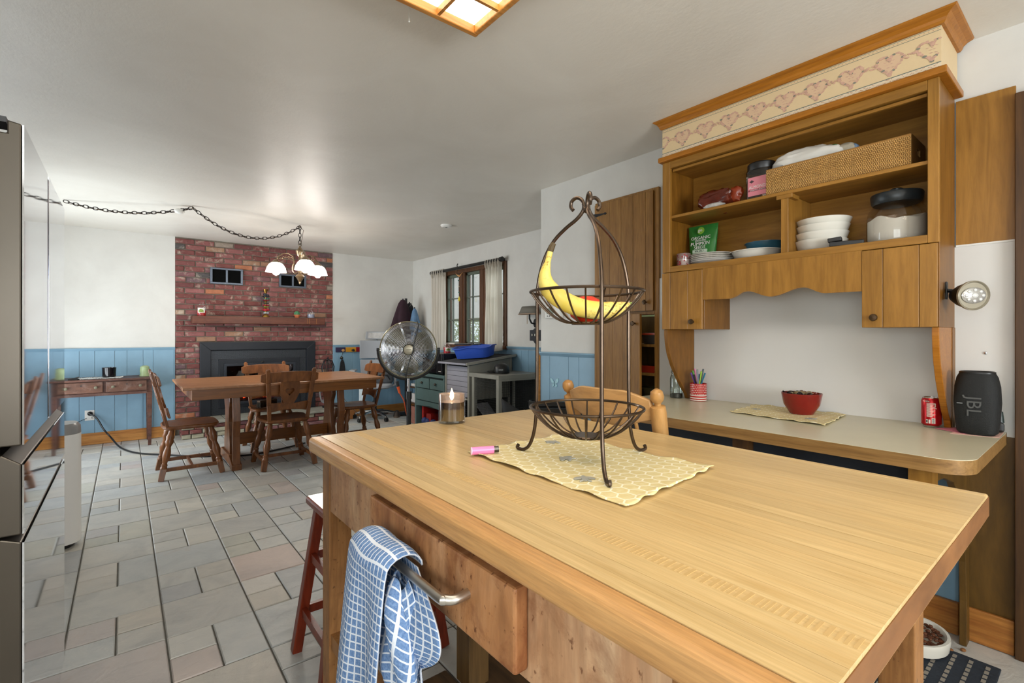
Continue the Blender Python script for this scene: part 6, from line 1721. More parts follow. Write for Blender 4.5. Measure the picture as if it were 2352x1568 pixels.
# curved brackets down to the desk
bp_ = [(HX+0.012, 1.267), (HX+0.012, 1.235), (HX+0.018, 1.19), (HX+0.035, 1.13), (HX+0.07, 1.06), (HX+0.12, 0.99), (HX+0.17, 0.93), (HX+0.21, 0.89), (HX+0.225, 0.8595), (HB, 0.8595), (HB, 1.267)]
for y0, y1 in ((HY1-0.024, HY1-0.002), (HY0+0.002, HY0+0.024)):
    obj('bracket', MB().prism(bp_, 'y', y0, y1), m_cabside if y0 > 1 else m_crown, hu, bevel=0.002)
hp_('side_skirt', HX+0.24, HB, HY0+0.0, HY0+0.0015, 0.86, 1.267, mat=m_cabside, bev=0)
# top moulding, wallpaper frieze, crown
mp = lambda a, z0, z1: MB().box(HX-a, HB, HY0-a, HY1+a*0.5, z0, z1)
obj('top_moulding', mp(0.026, 2.2105, 2.238), m_crown, hu, bevel=0.004)
fz_ = obj('frieze', MB().box(HX, HB, HY0-0.006, HY1, 2.2385, 2.405), plain('wallpaper', 'd6bc92', 0.6, var=0.02), hu)
m_gst = plain('print_greygreen', '5d6a62', 0.6); m_pk = plain('print_rose', 'c49c86', 0.6, var=0.15, vscale=90); m_lf = plain('print_leaf', '7d7c6c', 0.6); m_dots = plain('print_dots', 'bb9277', 0.6); m_cream = plain('print_cream', 'dcc9ab', 0.6)
fr_ = HX - 0.0006
for z0, z1, mt in ((2.400, 2.4045, m_gst), (2.383, 2.3845, m_gst), (2.396, 2.3975, m_gst), (2.262, 2.265, m_gst), (2.2387, 2.2425, m_gst)):
    obj('print_stripe', MB().box(fr_, HX, HY0-0.006, HY1, z0, z1), mt, fz_)
obj('print_band', MB().box(fr_+0.0002, HX, HY0-0.006, HY1, 2.2426, 2.2619), m_cream, fz_)
dt = MB(); y = HY0+0.002; rr = random.Random(14)
while y < HY1-0.004:
    dt.box(fr_, HX, y, y+0.0035, 2.389, 2.3915); y += 0.0135
y = HY0
while y < HY1-0.004:
    z = rr.uniform(2.244, 2.259); dt.box(fr_-0.0002, HX, y, y+rr.uniform(.0025, .005), z, z+rr.uniform(.002, .0035)); y += 0.0042
o = obj('print_dots', dt, m_dots, fz_); o['kind'] = 'stuff'
for k in range(-1, 9):
    yc, zc = 1.483-0.1314*k, 2.322
    hf = [(yc-p, zc+q) for p, q in heart_pts(0.038, 24)]
    if HY0 < yc-0.04 and yc+0.04 < HY1: obj('print_heart', MB().prism(hf, 'x', fr_+0.0003, HX), plain('print_blush', 'd1b08e', 0.6), fz_)
    a = MB(); b = MB()
    for i, (hx_, hz_) in enumerate(heart_pts(0.043, 54)):
        y, z = yc - hx_ + rr.uniform(-.002, .002), zc + hz_ + rr.uniform(-.002, .002)
        if not (HY0-0.004 < y < HY1-0.004): continue
        s = rr.uniform(0.0035, 0.0062); q = rr.uniform(0, 1.5)
        pts = [(y+s*math.cos(q+t*PI/3)*1.3, z+s*math.sin(q+t*PI/3)*0.8) for t in range(6)]
        (b if i % 7 == 0 else a).prism(pts, 'x', fr_-0.00003*i, HX)
    for sgn in (-1, 1):
        for t_ in range(5):
            y = yc + sgn*(0.046+0.004*t_); z = zc + 0.006 + rr.uniform(-.007, .007)
            if HY0-0.003 < y < HY1-0.004:
                s = 0.005; a.prism([(y-s, z), (y, z+s*0.7), (y+s, z), (y, z-s*0.7)], 'x', fr_-0.0018-0.00004*t_-0.00002*sgn, HX)
    for kk, (dy, dz) in enumerate(((-0.012, 0.01), (-0.006, -0.002), (0.006, -0.002), (0.014, 0.008), (0.0, 0.006), (0.004, -0.014), (-0.01, -0.016))):
        y, z = yc+dy, zc+dz
        if HY0-0.003 < y < HY1-0.004: a.prism([(y-0.006, z), (y, z+0.0018), (y+0.006, z+0.001), (y, z-0.0018)], 'x', fr_-0.00005*kk, HX)
    if a.v: obj('print_wreath', a, m_pk, fz_)
    if b.v: obj('print_leaves', b, m_lf, fz_)
# crown moulding around front and near end
cp = [(0.0, 2.400), (0.010, 2.400), (0.016, 2.408), (0.020, 2.418), (0.032, 2.428), (0.048, 2.434), (0.052, 2.4395), (0.0, 2.4395)]
vs = []; fs = []
n = len(cp)
for (ex, ey0, ey1) in ((0, 0, 0),):
    pass
for p, z in cp: vs.append((HX-p, HY1+0.0+p*0.6, z))
for p, z in cp: vs.append((HX-p, HY0-0.006-p, z))
for p, z in cp: vs.append((HB, HY0-0.006-p, z))
for s in range(2):
    for i in range(n):
        j = (i+1) % n
        fs.append((s*n+i, s*n+j, (s+1)*n+j, (s+1)*n+i))
fs += [tuple(range(n)), tuple(range(2*n, 3*n))]
obj('crown_moulding', MB().add(vs, fs), m_crown, hu)

# ---- things on the hutch shelves
ZS1, ZS0 = 1.9075, 1.6125
NX = (-1, 0, 0)
# wicker basket
def wicker_mat():
    t = NT('wicker'); t.set(0.5, 0, 0.4)
    vec = t.coord()
    def wv(d, s):
        nd = t.n('ShaderNodeTexWave', wave_type='BANDS', bands_direction=d, wave_profile='SIN'); nd.inputs['Scale'].default_value = s
        nd.inputs['Distortion'].default_value = 0.6; nd.inputs['Detail'].default_value = 1.0
        t.l(vec, nd.inputs['Vector']); return nd.outputs['Fac']
    a = wv('Z', 42); b = wv('Y', 48)
    m = t.n('ShaderNodeMath', operation='MULTIPLY'); t.l(a, m.inputs[0]); t.l(b, m.inputs[1])
    t.base(t.ramp(m.outputs[0], [(0.0, lin('7a5626')), (0.3, lin('a87d40')), (0.8, lin('d2a866'))])); t.bump(m.outputs[0], 1.0, 0.004)
    return t.m
m_wick = wicker_mat()
wk_ = thing('wicker_basket', 'long woven wicker basket on the upper hutch shelf', 'basket', (2.54, 0.77, ZS1))
def wick_front(y0, y1, z0, z1, x, ny=70, nz=15):
    """woven rows: small proud stitches in staggered rows"""
    mb = MB()
    for j in range(nz):
        z = z0+(z1-z0)*(j+0.5)/nz; h = (z1-z0)/nz*0.5
        for i in range(ny):
            y = y0+(y1-y0)*(i+0.5+(0.5 if j % 2 else 0))/(ny+0.5); w = (y1-y0)/ny*0.42
            mb.add([(x, y-w, z), (x, y, z-h), (x, y+w, z), (x, y, z+h), (x-0.0028, y, z)], [(0, 1, 4), (1, 2, 4), (2, 3, 4), (3, 0, 4)])
    return mb
bx0, bx1, b0, b1, bz0, bz1 = 2.425, 2.655, 0.502, 1.056, ZS1+0.001, 2.03
obj('front', MB().box(bx0, bx0+0.008, b0, b1, bz0, bz1), m_wick, wk_)
o = obj('front_weave', wick_front(b0, b1, bz0, bz1, bx0), plain('wicker_stitch', 'bd8f4d', 0.45, var=0.25, vscale=50), wk_); o['kind'] = 'stuff'
obj('back', MB().box(bx1-0.008, bx1, b0, b1, bz0, bz1), m_wick, wk_)
for y, nm in ((b0, 'end'), (b1-0.008, 'end')):
    obj(nm, MB().ring_plate([(bx0+0.008, bz0), (bx1-0.008, bz0), (bx1-0.008, bz1+0.006), (bx0+0.008, bz1+0.006)], [(2.515, bz0+0.06), (2.565, bz0+0.06), (2.565, bz0+0.09), (2.515, bz0+0.09)], 'y', y, y+0.008), m_wick, wk_)
obj('base', MB().box(bx0+0.008, bx1-0.008, b0+0.008, b1-0.008, bz0, bz0+0.008), m_wick, wk_)
obj('rim', MB().tube([(bx0+0.003, b0+0.003, bz1), (bx1-0.003, b0+0.003, bz1+0.004), (bx1-0.003, b1-0.003, bz1+0.004), (bx0+0.003, b1-0.003, bz1)], 0.0055, 8, closed=True), plain('wicker_rim', '9c7036', 0.5), wk_)
def pillow(c, rx, ry, rz, seed, rot=0.0, pinch=0.5, amp=0.06):
    rr = random.Random(seed); off = Vector((rr.uniform(0, 9), rr.uniform(0, 9), rr.uniform(0, 9)))
    def fn(u, v):
        a = 2*PI*u; b = -PI/2 + PI*v
        cy_, sy_ = math.cos(a), math.sin(a); cb = max(0.0, math.cos(b))
        x = rx*math.copysign(abs(cy_)**0.6, cy_)*cb**0.6; y = ry*math.copysign(abs(sy_)**0.6, sy_)*cb**0.6; z = rz*math.sin(b)*(1-pinch*abs(y/ry)**2.5)
        k = 1 + amp*(mnoise.noise(Vector((x*18, y*18, z*18))+off)*2) - amp*1.3*abs(mnoise.noise(Vector((x*45, y*30, z*45))+off*2))
        p = Matrix.Rotation(rot, 3, 'Z') @ Vector((x*k, y*k, z*k))
        return (c[0]+p.x, c[1]+p.y, c[2]+p.z)
    return MB().surf(fn, 48, 24, closed_u=True)
wb_ = thing('flour_bag', 'crumpled white paper bag with a green patch lying in the wicker basket', 'bag', (2.53, 0.88, 2.03))
obj('body', pillow((2.53, 0.90, 2.062), 0.075, 0.16, 0.058, 3, 0.05, 0.5, 0.10), plain('white_bag', 'd6d2c9', 0.5, var=0.05), wb_)
obj('folded_end', pillow((2.535, 0.755, 2.06), 0.05, 0.055, 0.035, 8), plain('bag_end', 'b9b09c', 0.5, var=0.25, vscale=20), wb_)
obj('green_patch', pillow((2.515, 0.793, 2.083), 0.03, 0.022, 0.018, 5), plain('bag_green', '3f7a42', 0.5), wb_)
obj('blue_label', pillow((2.52, 0.72, 2.062), 0.025, 0.02, 0.02, 6), plain('bag_blue', '6f86a0', 0.5), wb_)
# almond jar
aj = thing('almond_jar', 'square plastic jar of almonds with black lid and pink label', 'jar', (2.51, 1.118, ZS1))
obj('jar', loft([rr_loop(2.52, 1.118, 0.062*s, 0.062*s, ZS1+z, 0.4, 28) for z, s in ((0.001, 0.94), (0.006, 1.0), (0.15, 1.0), (0.158, 0.96))]), glassy('jar_plastic', (0.82, 0.78, 0.74), 0.08, 0.14), aj)
obj('nuts', loft([rr_loop(2.52, 1.118, 0.056, 0.056, ZS1+z, 0.4, 20) for z in (0.006, 0.03)]), plain('almonds', '4a3020', 0.7, var=0.5, vscale=60), aj)
obj('lid', MB().lathe([(0.064, 0.158), (0.066, 0.162), (0.066, 0.19), (0.062, 0.195), (0, 0.195)], 28, (2.52, 1.118, ZS1)), m_black, aj)
lb_ = obj('label', MB().box(2.4565, 2.4575, 1.066, 1.158, ZS1+0.025, ZS1+0.118), plain('pink_label', 'd98590', 0.5), aj)
text(lb_, 'label_text', 'ALMONDS', 0.021, (2.4562, 1.108, ZS1+0.068), (0, -1, 0), (0, 0, 1), m_white, 0.0002, sx=0.9)
obj('label_strip', MB().box(2.4560, 2.4565, 1.068, 1.156, ZS1+0.048, ZS1+0.057), plain('label_maroon', '8c3548', 0.5), lb_)
text(lb_, 'label_text', 'UNSALTED & ROASTED', 0.0085, (2.4557, 1.110, ZS1+0.0525), (0, -1, 0), (0, 0, 1), m_white, 0.0002, sx=0.85)
obj('label_emblem', MB().prism([(1.151, ZS1+0.097), (1.139, ZS1+0.105), (1.127, ZS1+0.097), (1.139, ZS1+0.089)], 'x', 2.4558, 2.4565), plain('emblem', '4f3a40', 0.5), lb_)
# brown snack bag
sb = thing('snack_bag', 'shiny reddish brown snack bag slumped on the upper hutch shelf', 'bag', (2.5, 1.32, ZS1))
obj('body', pillow((2.5, 1.335, ZS1+0.052), 0.052, 0.112, 0.058, 12, 0.0, 0.55, 0.20), plain('brown_foil', '5c2314', 0.22, var=0.35, vscale=12), sb)
obj('twisted_end', pillow((2.49, 1.235, ZS1+0.062), 0.02, 0.04, 0.042, 13, 0, 0.2, 0.25), plain('orange_foil', '8a3418', 0.25, var=0.3, vscale=20), sb)
obj('label', pillow((2.462, 1.34, ZS1+0.02), 0.016, 0.065, 0.016, 14), plain('bag_label', 'b9b6b0', 0.4, var=0.3, vscale=50), sb)
# pumpkin seed pouch
pk = thing('seed_pouch', 'green stand-up pouch of pumpkin seeds on the lower hutch shelf', 'pouch', (2.58, 1.475, ZS0))
def pouch(u, v):
    a = 2*PI*u; wy = 0.070 + 0.022*v; th_ = 0.034*(1-v)**0.7 + 0.002
    c, s = math.cos(a), math.sin(a)
    y = wy*math.copysign(abs(c)**0.7, c); x = th_*math.copysign(abs(s)**0.9, s)
    return (2.585 + x + 0.01*v + 0.004*mnoise.noise(Vector((y*25, v*6, s))), 1.478+y, ZS0 + 0.002 + 0.252*v)
obj('pouch', MB().surf(pouch, 40, 14, closed_u=True), plain('pouch_green', '2f7a34', 0.35, var=0.12, vscale=14), pk)
def ptxt(s, size, y, z, m=m_white, sx=1.0):
    text(pk, 'pouch_text', s, size, (2.5320+0.045*(z-ZS0)/0.23, y, z), (0, -1, 0), (0.17, 0, 1), m, 0.001, sx=sx)
ptxt('ORGANIC', 0.026, 1.478, ZS0+0.178); ptxt('SPROUTED', 0.0135, 1.478, ZS0+0.162); ptxt('PUMPKIN', 0.028, 1.478, ZS0+0.144); ptxt('SEEDS', 0.026, 1.478, ZS0+0.122)
obj('pouch_band', MB().box(2.5525, 2.570, 1.438, 1.52, ZS0+0.092, ZS0+0.110), plain('pouch_band', 'c9d8c4', 0.5), pk)
text(pk, 'pouch_text', 'SEA SALT', 0.0135, (2.5518, 1.478, ZS0+0.101), (0, -1, 0), (0, 0, 1), m_black, 0.0006)
obj('pouch_badge', MB().lathe([(0, 0), (0.021, 0), (0.021, 0.002), (0, 0.002)], 20, (0, 0, 0), Matrix.Translation((2.570, 1.478, ZS0+0.219)) @ Matrix.Rotation(R(-80), 4, 'Y')), plain('pouch_lime', '7fae3c', 0.4), pk)
text(pk, 'pouch_text', 'go', 0.026, (2.5625, 1.478, ZS0+0.221), (0, -1, 0), (0.17, 0, 1), m_white, 0.001)
# patterned candle cup, plates, bowls
ct_ = thing('candle_tumbler', 'small glass tumbler printed with red flowers beside the plates', 'candle', (2.47, 1.525, ZS0))
obj('glass', MB().lathe([(0, 0), (0.036, 0), (0.038, 0.003), (0.038, 0.082)], 24, (2.47, 1.525, ZS0)), glassy('tumbler', (0.9, 0.85, 0.85), 0.05, 0.12, 'c9a9a4', 0.3), ct_)
fl_ = MB(); rr = random.Random(31)
for i in range(26):
    a = rr.uniform(R(120), R(300)); z = rr.uniform(0.01, 0.075); q = rr.uniform(0.004, 0.009)
    c = Vector((2.47+0.0386*math.cos(a), 1.525+0.0386*math.sin(a), ZS0+z)); tv = Vector((-math.sin(a), math.cos(a), 0)); uv_ = Vector((0, 0, 1))
    fl_.add([c+(tv*math.cos(k*PI/3)+uv_*math.sin(k*PI/3))*q*(1 if k % 2 else 0.55) for k in range(6)], [tuple(range(6))])
o = obj('flower_print', fl_, plain('flower_print', '8e2a2c', 0.5), ct_); o['kind'] = 'stuff'
obj('wax', MB().lathe([(0, 0.003), (0.034, 0.003), (0.034, 0.05), (0, 0.05)], 20, (2.47, 1.525, ZS0)), m_ceramic, ct_)
m_plate = plain('plate_white', 'cfcac2', 0.25)
m_platep = plain('plate_pattern', 'b9b2a4', 0.4, var=0.3, vscale=60)
for i in range(5):
    z = ZS0 + 0.001 + i*0.0095
    t_ = thing('plate', ('bottom', 'second', 'third', 'fourth', 'top')[i] + ' plate, counted from below, in the stack beside the seed pouch', 'plate', (2.535, 1.388, z), 0, 'stacked plates on the lower hutch shelf')
    obj('dish', MB().lathe([(0, 0), (0.07, 0), (0.075, 0.003), (0.118, 0.0245), (0.1165, 0.026), (0.07, 0.006), (0, 0.005)], 36, (2.535, 1.388, z)), m_plate if i < 2 else m_platep, t_)
    obj('rim', MB().tube([(2.535+0.1172*math.cos(k*PI/20), 1.388+0.1172*math.sin(k*PI/20), z+0.0255) for k in range(40)], 0.0016, 5, closed=True), m_plate, t_)
def bowl(name, label, c, r, h, mat, group=None, rimr=0.0):
    t_ = thing(name, label, 'bowl', c, 0, group)
    pr = [(0, 0), (r*0.55, 0), (r*0.6, 0.004), (r*0.88, h*0.45), (r, h), (r+rimr, h), (r+rimr, h-0.003 if rimr else h), (r*0.96, h*0.97), (r*0.84, h*0.47), (r*0.55, 0.008), (0, 0.008)]
    if not rimr: pr = [(0, 0), (r*0.55, 0), (r*0.6, 0.004), (r*0.88, h*0.45), (r, h), (r*0.97, h), (r*0.84, h*0.47), (r*0.55, 0.008), (0, 0.008)]
    obj('body', MB().lathe(pr, 36, c), mat, t_)
    obj('foot_ring', MB().tube([(c[0]+r*0.55*math.cos(k*PI/16), c[1]+r*0.55*math.sin(k*PI/16), c[2]+0.003) for k in range(32)], 0.003, 5, closed=True), mat, t_)
    return t_
bowl('serving_dish', 'shallow cream serving dish under the teal bowl', (2.545, 1.155, ZS0+0.001), 0.118, 0.052, m_ceramic, None, 0.012)
bowl('pie_dish', 'small teal blue dish sitting in the cream serving dish', (2.56, 1.12, ZS0+0.032), 0.092, 0.062, plain('teal_ceramic', '2c5566', 0.25), None, 0.004)
for i in range(4):
    bowl('cereal_bowl', ('bottom', 'second', 'third', 'topmost and tilted')[i] + ' white bowl of the nested stack beside the flour jar', (2.55, 0.862-0.004*i, ZS0+0.001+i*0.034), 0.108+0.003*(i == 3), 0.062 if i < 3 else 0.056, m_ceramic, 'nested white bowls on the lower hutch shelf')
ts = thing('black_utensil', 'black plastic clip lying before the white bowls', 'utensil', (2.43, 0.725, ZS0))
obj('handle', MB().bar((2.425, 0.785, ZS0+0.022), (2.45, 0.665, ZS0+0.018), 0.03, 0.022), m_black, ts, bevel=0.003)
obj('jaw', MB().bar((2.42, 0.79, ZS0+0.038), (2.43, 0.74, ZS0+0.042), 0.034, 0.018), m_black, ts, bevel=0.003)
fj = thing('flour_jar', 'large round glass jar half full of flour with a dark lid', 'jar', (2.545, 0.578, ZS0))
fc = (2.552, 0.577, ZS0+0.001)
obj('glass', MB().lathe([(0, 0), (0.088, 0), (0.098, 0.006), (0.104, 0.03), (0.105, 0.11), (0.098, 0.15), (0.082, 0.17), (0.078, 0.178), (0.08, 0.182)], 40, fc), m_glass, fj)
def flour(u, v):
    a = 2*PI*u
    if v < 0.5:
        q = v/0.5; r = 0.1*min(1, 0.85+q*0.6); z = 0.004 + q*(0.105 + 0.008*math.sin(a*3)+0.005*math.sin(a*7+1))
    else:
        q = (v-0.5)/0.5; r = 0.1*(1-q); z = 0.109 + 0.01*q + (0.008*math.sin(a*3)+0.005*math.sin(a*7+1))*(1-q)
    return (fc[0]+r*math.cos(a), fc[1]+r*math.sin(a), fc[2]+z)
obj('flour', MB().surf(flour, 40, 14, closed_u=True), plain('flour', 'd9d3c4', 0.9), fj)
obj('lid', MB().lathe([(0, 0.176), (0.082, 0.176), (0.088, 0.186), (0.091, 0.214), (0.088, 0.220), (0.03, 0.224), (0.022, 0.228), (0.024, 0.238), (0.018, 0.243), (0, 0.243)], 36, fc), plain('jar_lid', '22292d', 0.35), fj)
# bracketed LED spotlight on the hutch side
ld = thing('spotlight', 'black swivel spotlight with clear round face on the hutch side', 'lamp', (2.5, 0.41, 1.41))
sc0 = Vector((2.5, HY0-0.001, 1.409)); sc1 = Vector((2.46, 0.328, 1.384)); dr_ = (Vector((0, 0, 1.239)) - sc1); dr_ = Vector((-0.70, -0.71, -0.08)).normalized()
obj('wall_plate', MB().box(2.49, 2.51, HY0-0.006, HY0, 1.375, 1.445), m_black, ld, bevel=0.003)
obj('arm', MB().tube([sc0, sc0 + Vector((0.012, -0.012, 0)), sc1 - dr_*0.085], 0.009, 8), m_black, ld)
MS = Matrix.Translation(sc1) @ dr_.to_track_quat('Z', 'Y').to_matrix().to_4x4()
obj('housing', MB().lathe([(0, -0.095), (0.014, -0.093), (0.026, -0.08), (0.042, -0.045), (0.051, -0.012), (0.052, -0.006), (0, -0.006)], 24, (0, 0, 0), MS), m_black, ld)
fc_ = obj('face', MB().lathe([(0.052, -0.0055), (0.055, -0.004), (0.055, 0.004), (0.052, 0.006), (0.048, 0.0), (0, 0.0)], 32, (0, 0, 0), MS), plain('lamp_face', '9a927f', 0.25, metal=0.3), ld)
obj('reflector', MB().ball((0, 0, 0.003), (0.042, 0.03, 0.006), 24, 8, MS), plain('lamp_reflector', 'b9b6b0', 0.2, metal=0.6), fc_)
for k in range(9):
    a = 2*PI*k/8; p = (0.028*math.cos(a), 0.02*math.sin(a), 0.008) if k < 8 else (0, 0, 0.009)
    obj('lens', MB().ball(p, (0.0065 if k < 8 else 0.011, 0.006 if k < 8 else 0.009, 0.004), 12, 7, MS), plain('lens', 'd9d8d4', 0.08, metal=0.2), fc_)
# ------------------------------------------------------------------ tall cabinet with ajar lower door
tl = thing('tall_cabinet', 'tall brown plank-door pantry cabinet with its lower door ajar', 'cabinet', (2.70, 2.09, 0))
TX = 2.676
for q in ((TX, XK+0.0, 1.83, 1.862, 0.0, 2.19), (TX, XK-0.001, 2.335, 2.367, 0.0, 2.19)): obj('stile', MB().box(q[0], XK-0.001, *q[2:]), m_tall, tl, bevel=0.0015, seg=1)
obj('top_rail', MB().box(TX, XK-0.001, 1.8625, 2.3345, 2.165, 2.19), m_tall, tl)
obj('mid_rail', MB().box(TX, XK-0.001, 1.8625, 2.3345, 1.372, 1.392), m_tall, tl)
def plank_door(nm, y0, y1, z0, z1, xf, widths, hinge=None, knob=None, iron=True):
    """boards listed from the high-y side"""
    d = obj(nm, MB().box(xf+0.006, xf+0.016, y0+0.002, y1-0.002, z0+0.002, z1-0.002), m_cabside, tl)
    y = y1; tot = sum(widths)
    for w in widths:
        w = w*(y1-y0)/tot
        obj('board', MB().box(xf-0.003, xf+0.0055, y-w+0.0008, y-0.0008, z0, z1), m_tall, d, bevel=0.0015, seg=1)
        y -= w
    kn = obj('knob', MB().lathe([(0.006, 0), (0.006, 0.014), (0.016, 0.024), (0.013, 0.03), (0, 0.032)], 14, (0, 0, 0), Matrix.Translation((xf-0.003, knob[0], knob[1])) @ Matrix.Rotation(R(-90), 4, 'Y')), m_knob, d)
    if iron:
        for z in ((z0+0.08, z1-0.075) if nm == 'upper_door' else (z1-0.03,)):
            obj('strap_hinge', MB().prism([(y1+0.02, z-0.014), (y1+0.02, z+0.014), (y1-0.01, z+0.012), (y1-0.09, z+0.004), (y1-0.1, z+0.01), (y1-0.115, z), (y1-0.1, z-0.01), (y1-0.09, z-0.004), (y1-0.01, z-0.012)], 'x', xf-0.006, xf-0.0032), m_blackm, d)
    return d
plank_door('upper_door', 1.863, 2.36, 1.393, 2.172, TX-0.012, (0.05, 0.12, 0.12, 0.12, 0.12, 0.07), knob=(1.915, 1.45))
ldr = plank_door('lower_door', 1.863, 2.36, 0.12, 1.371, TX-0.012, (0.03, 0.08, 0.11, 0.11, 0.10, 0.08), knob=(1.905, 1.31))
# swing the lower door about its hinge
hinge = Vector((TX-0.012, 2.36, 0)) - tl.location
ldr.location = hinge - Matrix.Rotation(R(-14), 3, 'Z') @ hinge
ldr.rotation_euler = (0, 0, R(-14))
# the pantry recess in the wall behind the lower door is a dark box standing proud of the wall
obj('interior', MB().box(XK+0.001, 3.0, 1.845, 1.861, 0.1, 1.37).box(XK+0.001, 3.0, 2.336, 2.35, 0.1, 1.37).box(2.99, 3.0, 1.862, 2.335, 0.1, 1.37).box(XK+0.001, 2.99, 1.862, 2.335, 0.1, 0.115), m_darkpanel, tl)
for z in (0.55, 0.78, 0.985, 1.175): obj('shelf', MB().box(XK+0.003, 2.985, 1.863, 2.334, z-0.018, z), m_tall, tl)
def lidtub(y, z, c, lab, r=0.09, h=0.09):
    t_ = thing('food_tub', lab, 'container', (2.83, y, z))
    obj('tub', MB().lathe([(0, 0), (r*0.8, 0), (r, h), (0, h)], 20, (2.83, y, z+0.001)), plain('tub_'+c, '3a3530', 0.4), t_)
    obj('lid', MB().lathe([(0, h), (r*1.05, h), (r*1.05, h+0.012), (0, h+0.014)], 20, (2.83, y, z+0.001)), plain('tublid_'+c, c, 0.4), t_)
lidtub(1.965, 1.175, 'b03a1c', 'round tub with an orange-red lid on the top pantry shelf', 0.09, 0.06)
tag(obj('red_tray', MB().box(2.725, 2.95, 1.875, 2.06, 0.9855, 1.0).box(2.725, 2.735, 1.875, 2.06, 1.0, 1.03), plain('red_tray', '9a2a14', 0.4)), 'red tray lying on the second pantry shelf', 'tray')
bowl('glass_bowl', 'amber glass bowl on the middle pantry shelf', (2.82, 1.965, 0.7805), 0.085, 0.1, plain('amber_glass', '6a5f3c', 0.12, **{'Transmission Weight': 0.5, 'IOR': 1.2}))
# ------------------------------------------------------------------ desk counter
dk = thing('built_in_desk', 'cream laminate built-in desk counter with wood edge below the hutch', 'desk', (2.32, 0.95, 0))
DXF, DZ_, DYA, DYB = 1.955, 0.858, 0.262, 1.826
def desk_outline(off):
    pts = [(2.683, DYB), (DXF+off, DYB)]
    r = 0.09
    for i in range(9):
        a = PI + i*PI/16
        pts.append((DXF+r+(r-off)*math.cos(a), DYA+r+(r-off)*math.sin(a)))
    pts.append((2.683, DYA+off)); return pts
obj('counter_core', MB().prism(desk_outline(0.002), 'z', DZ_-0.044, DZ_-0.002), m_counter_edge, dk)
obj('counter_top', MB().prism(desk_outline(0.0), 'z', DZ_-0.0018, DZ_), m_counter, dk)
def edge(u, v):
    P_ = desk_outline(0.0)[1:]; L = [0]
    for a, b in zip(P_, P_[1:]): L.append(L[-1] + math.dist(a, b))
    s = u*L[-1]
    for i in range(len(P_)-1):
        if s <= L[i+1] + 1e-9:
            t_ = (s-L[i])/(L[i+1]-L[i]); return (P_[i][0]+(P_[i+1][0]-P_[i][0])*t_, P_[i][1]+(P_[i+1][1]-P_[i][1])*t_, DZ_-0.046+v*0.0445)
obj('edge_band', MB().surf(edge, 90, 1), m_counter_edge, dk)
obj('support_block', MB().box(1.985, 2.02, 0.93, 1.0, 0.70, 0.813), m_darktrim, dk)
obj('support_block', MB().box(1.99, 2.07, 0.36, 0.42, 0.66, 0.813), m_cab, dk)
obj('apron', MB().box(2.10, 2.12, 0.42, DYB-0.01, 0.70, 0.813), plain('navy_panel', '141c26', 0.6), dk)  # dark strip under the counter: shade on the blue wainscot put into its colour
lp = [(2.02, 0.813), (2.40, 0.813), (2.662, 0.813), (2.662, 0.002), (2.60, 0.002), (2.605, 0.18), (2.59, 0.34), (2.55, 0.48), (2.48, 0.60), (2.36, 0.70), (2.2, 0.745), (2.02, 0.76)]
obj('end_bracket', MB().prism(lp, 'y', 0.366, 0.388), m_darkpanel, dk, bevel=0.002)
# things on the desk
ZD = DZ_ + 0.0005
rb = bowl('red_bowl', 'deep red glazed bowl of wrapped candies on the desk cloth', (2.51, 0.93, ZD+0.006), 0.086, 0.098, plain('red_glaze', '7e1a16', 0.15, var=0.15, vscale=8))
rr = random.Random(17)
for i in range(9):
    a = i*2.4; q = 0.018*math.sqrt(i)
    cd = thing('wrapped_candy', 'small foil-wrapped candy in the red bowl', 'candy', (2.51+q*math.cos(a), 0.93+q*math.sin(a), ZD+0.094), rr.uniform(0, 3), 'candies in the red bowl')
    m_ = plain('candy_%d' % i, rr.choice(['3a2018', '6a4a34', 'a08a60', '2c2422']), 0.25, metal=0.3)
    obj('sweet', MB().ball((0, 0, 0.008), (0.018, 0.012, 0.01), 10, 7), m_, cd, local=True)
    for s in (-1, 1): obj('twist', MB().add([(s*0.016, 0, 0.008), (s*0.034, -0.01, 0.016), (s*0.036, 0.0, 0.008), (s*0.034, 0.01, 0.018)], [(0, 1, 2), (0, 2, 3)]), m_, cd, local=True)
pc = thing('pencil_cup', 'red cup with white polka dots holding pens on the desk', 'cup', (2.583, 1.502, ZD))
pcc = (2.583, 1.502, ZD)
obj('cup', MB().lathe([(0, 0.001), (0.044, 0.001), (0.0455, 0.004), (0.0455, 0.100), (0.0435, 0.100), (0.0425, 0.006), (0, 0.006)], 36, pcc), plain('cup_red', 'b3221f', 0.25), pc)
dm = MB()
for j in range(6):
    for i in range(26):
        a = 2*PI*(i + (0.5 if j % 2 else 0))/26; z = 0.04 + j*0.0105
        c = Vector((pcc[0]+0.0459*math.cos(a), pcc[1]+0.0459*math.sin(a), pcc[2]+z)); tv = Vector((-math.sin(a), math.cos(a), 0))
        dm.add([c + tv*0.0026*math.cos(k*PI/4) + Vector((0, 0, 0.0026*math.sin(k*PI/4))) for k in range(8)], [tuple(range(8))])
o = obj('polka_dots', dm, m_ceramic, pc); o['kind'] = 'stuff'
for z0 in (0.004, 0.016, 0.030): obj('white_band', MB().lathe([(0.0459, z0), (0.0459, z0+0.005)], 36, pcc), m_ceramic, pc)
pens = [('2f4f8a', 'blue'), ('d98ab0', 'pink'), ('56a83a', 'lime green'), ('6a4aa0', 'purple'), ('2a2a2e', 'black'), ('8a8f96', 'grey'), ('a0c84a', 'pale green'), ('30708a', 'teal'), ('b9b4ac', 'silver'), ('46555a', 'slate')]
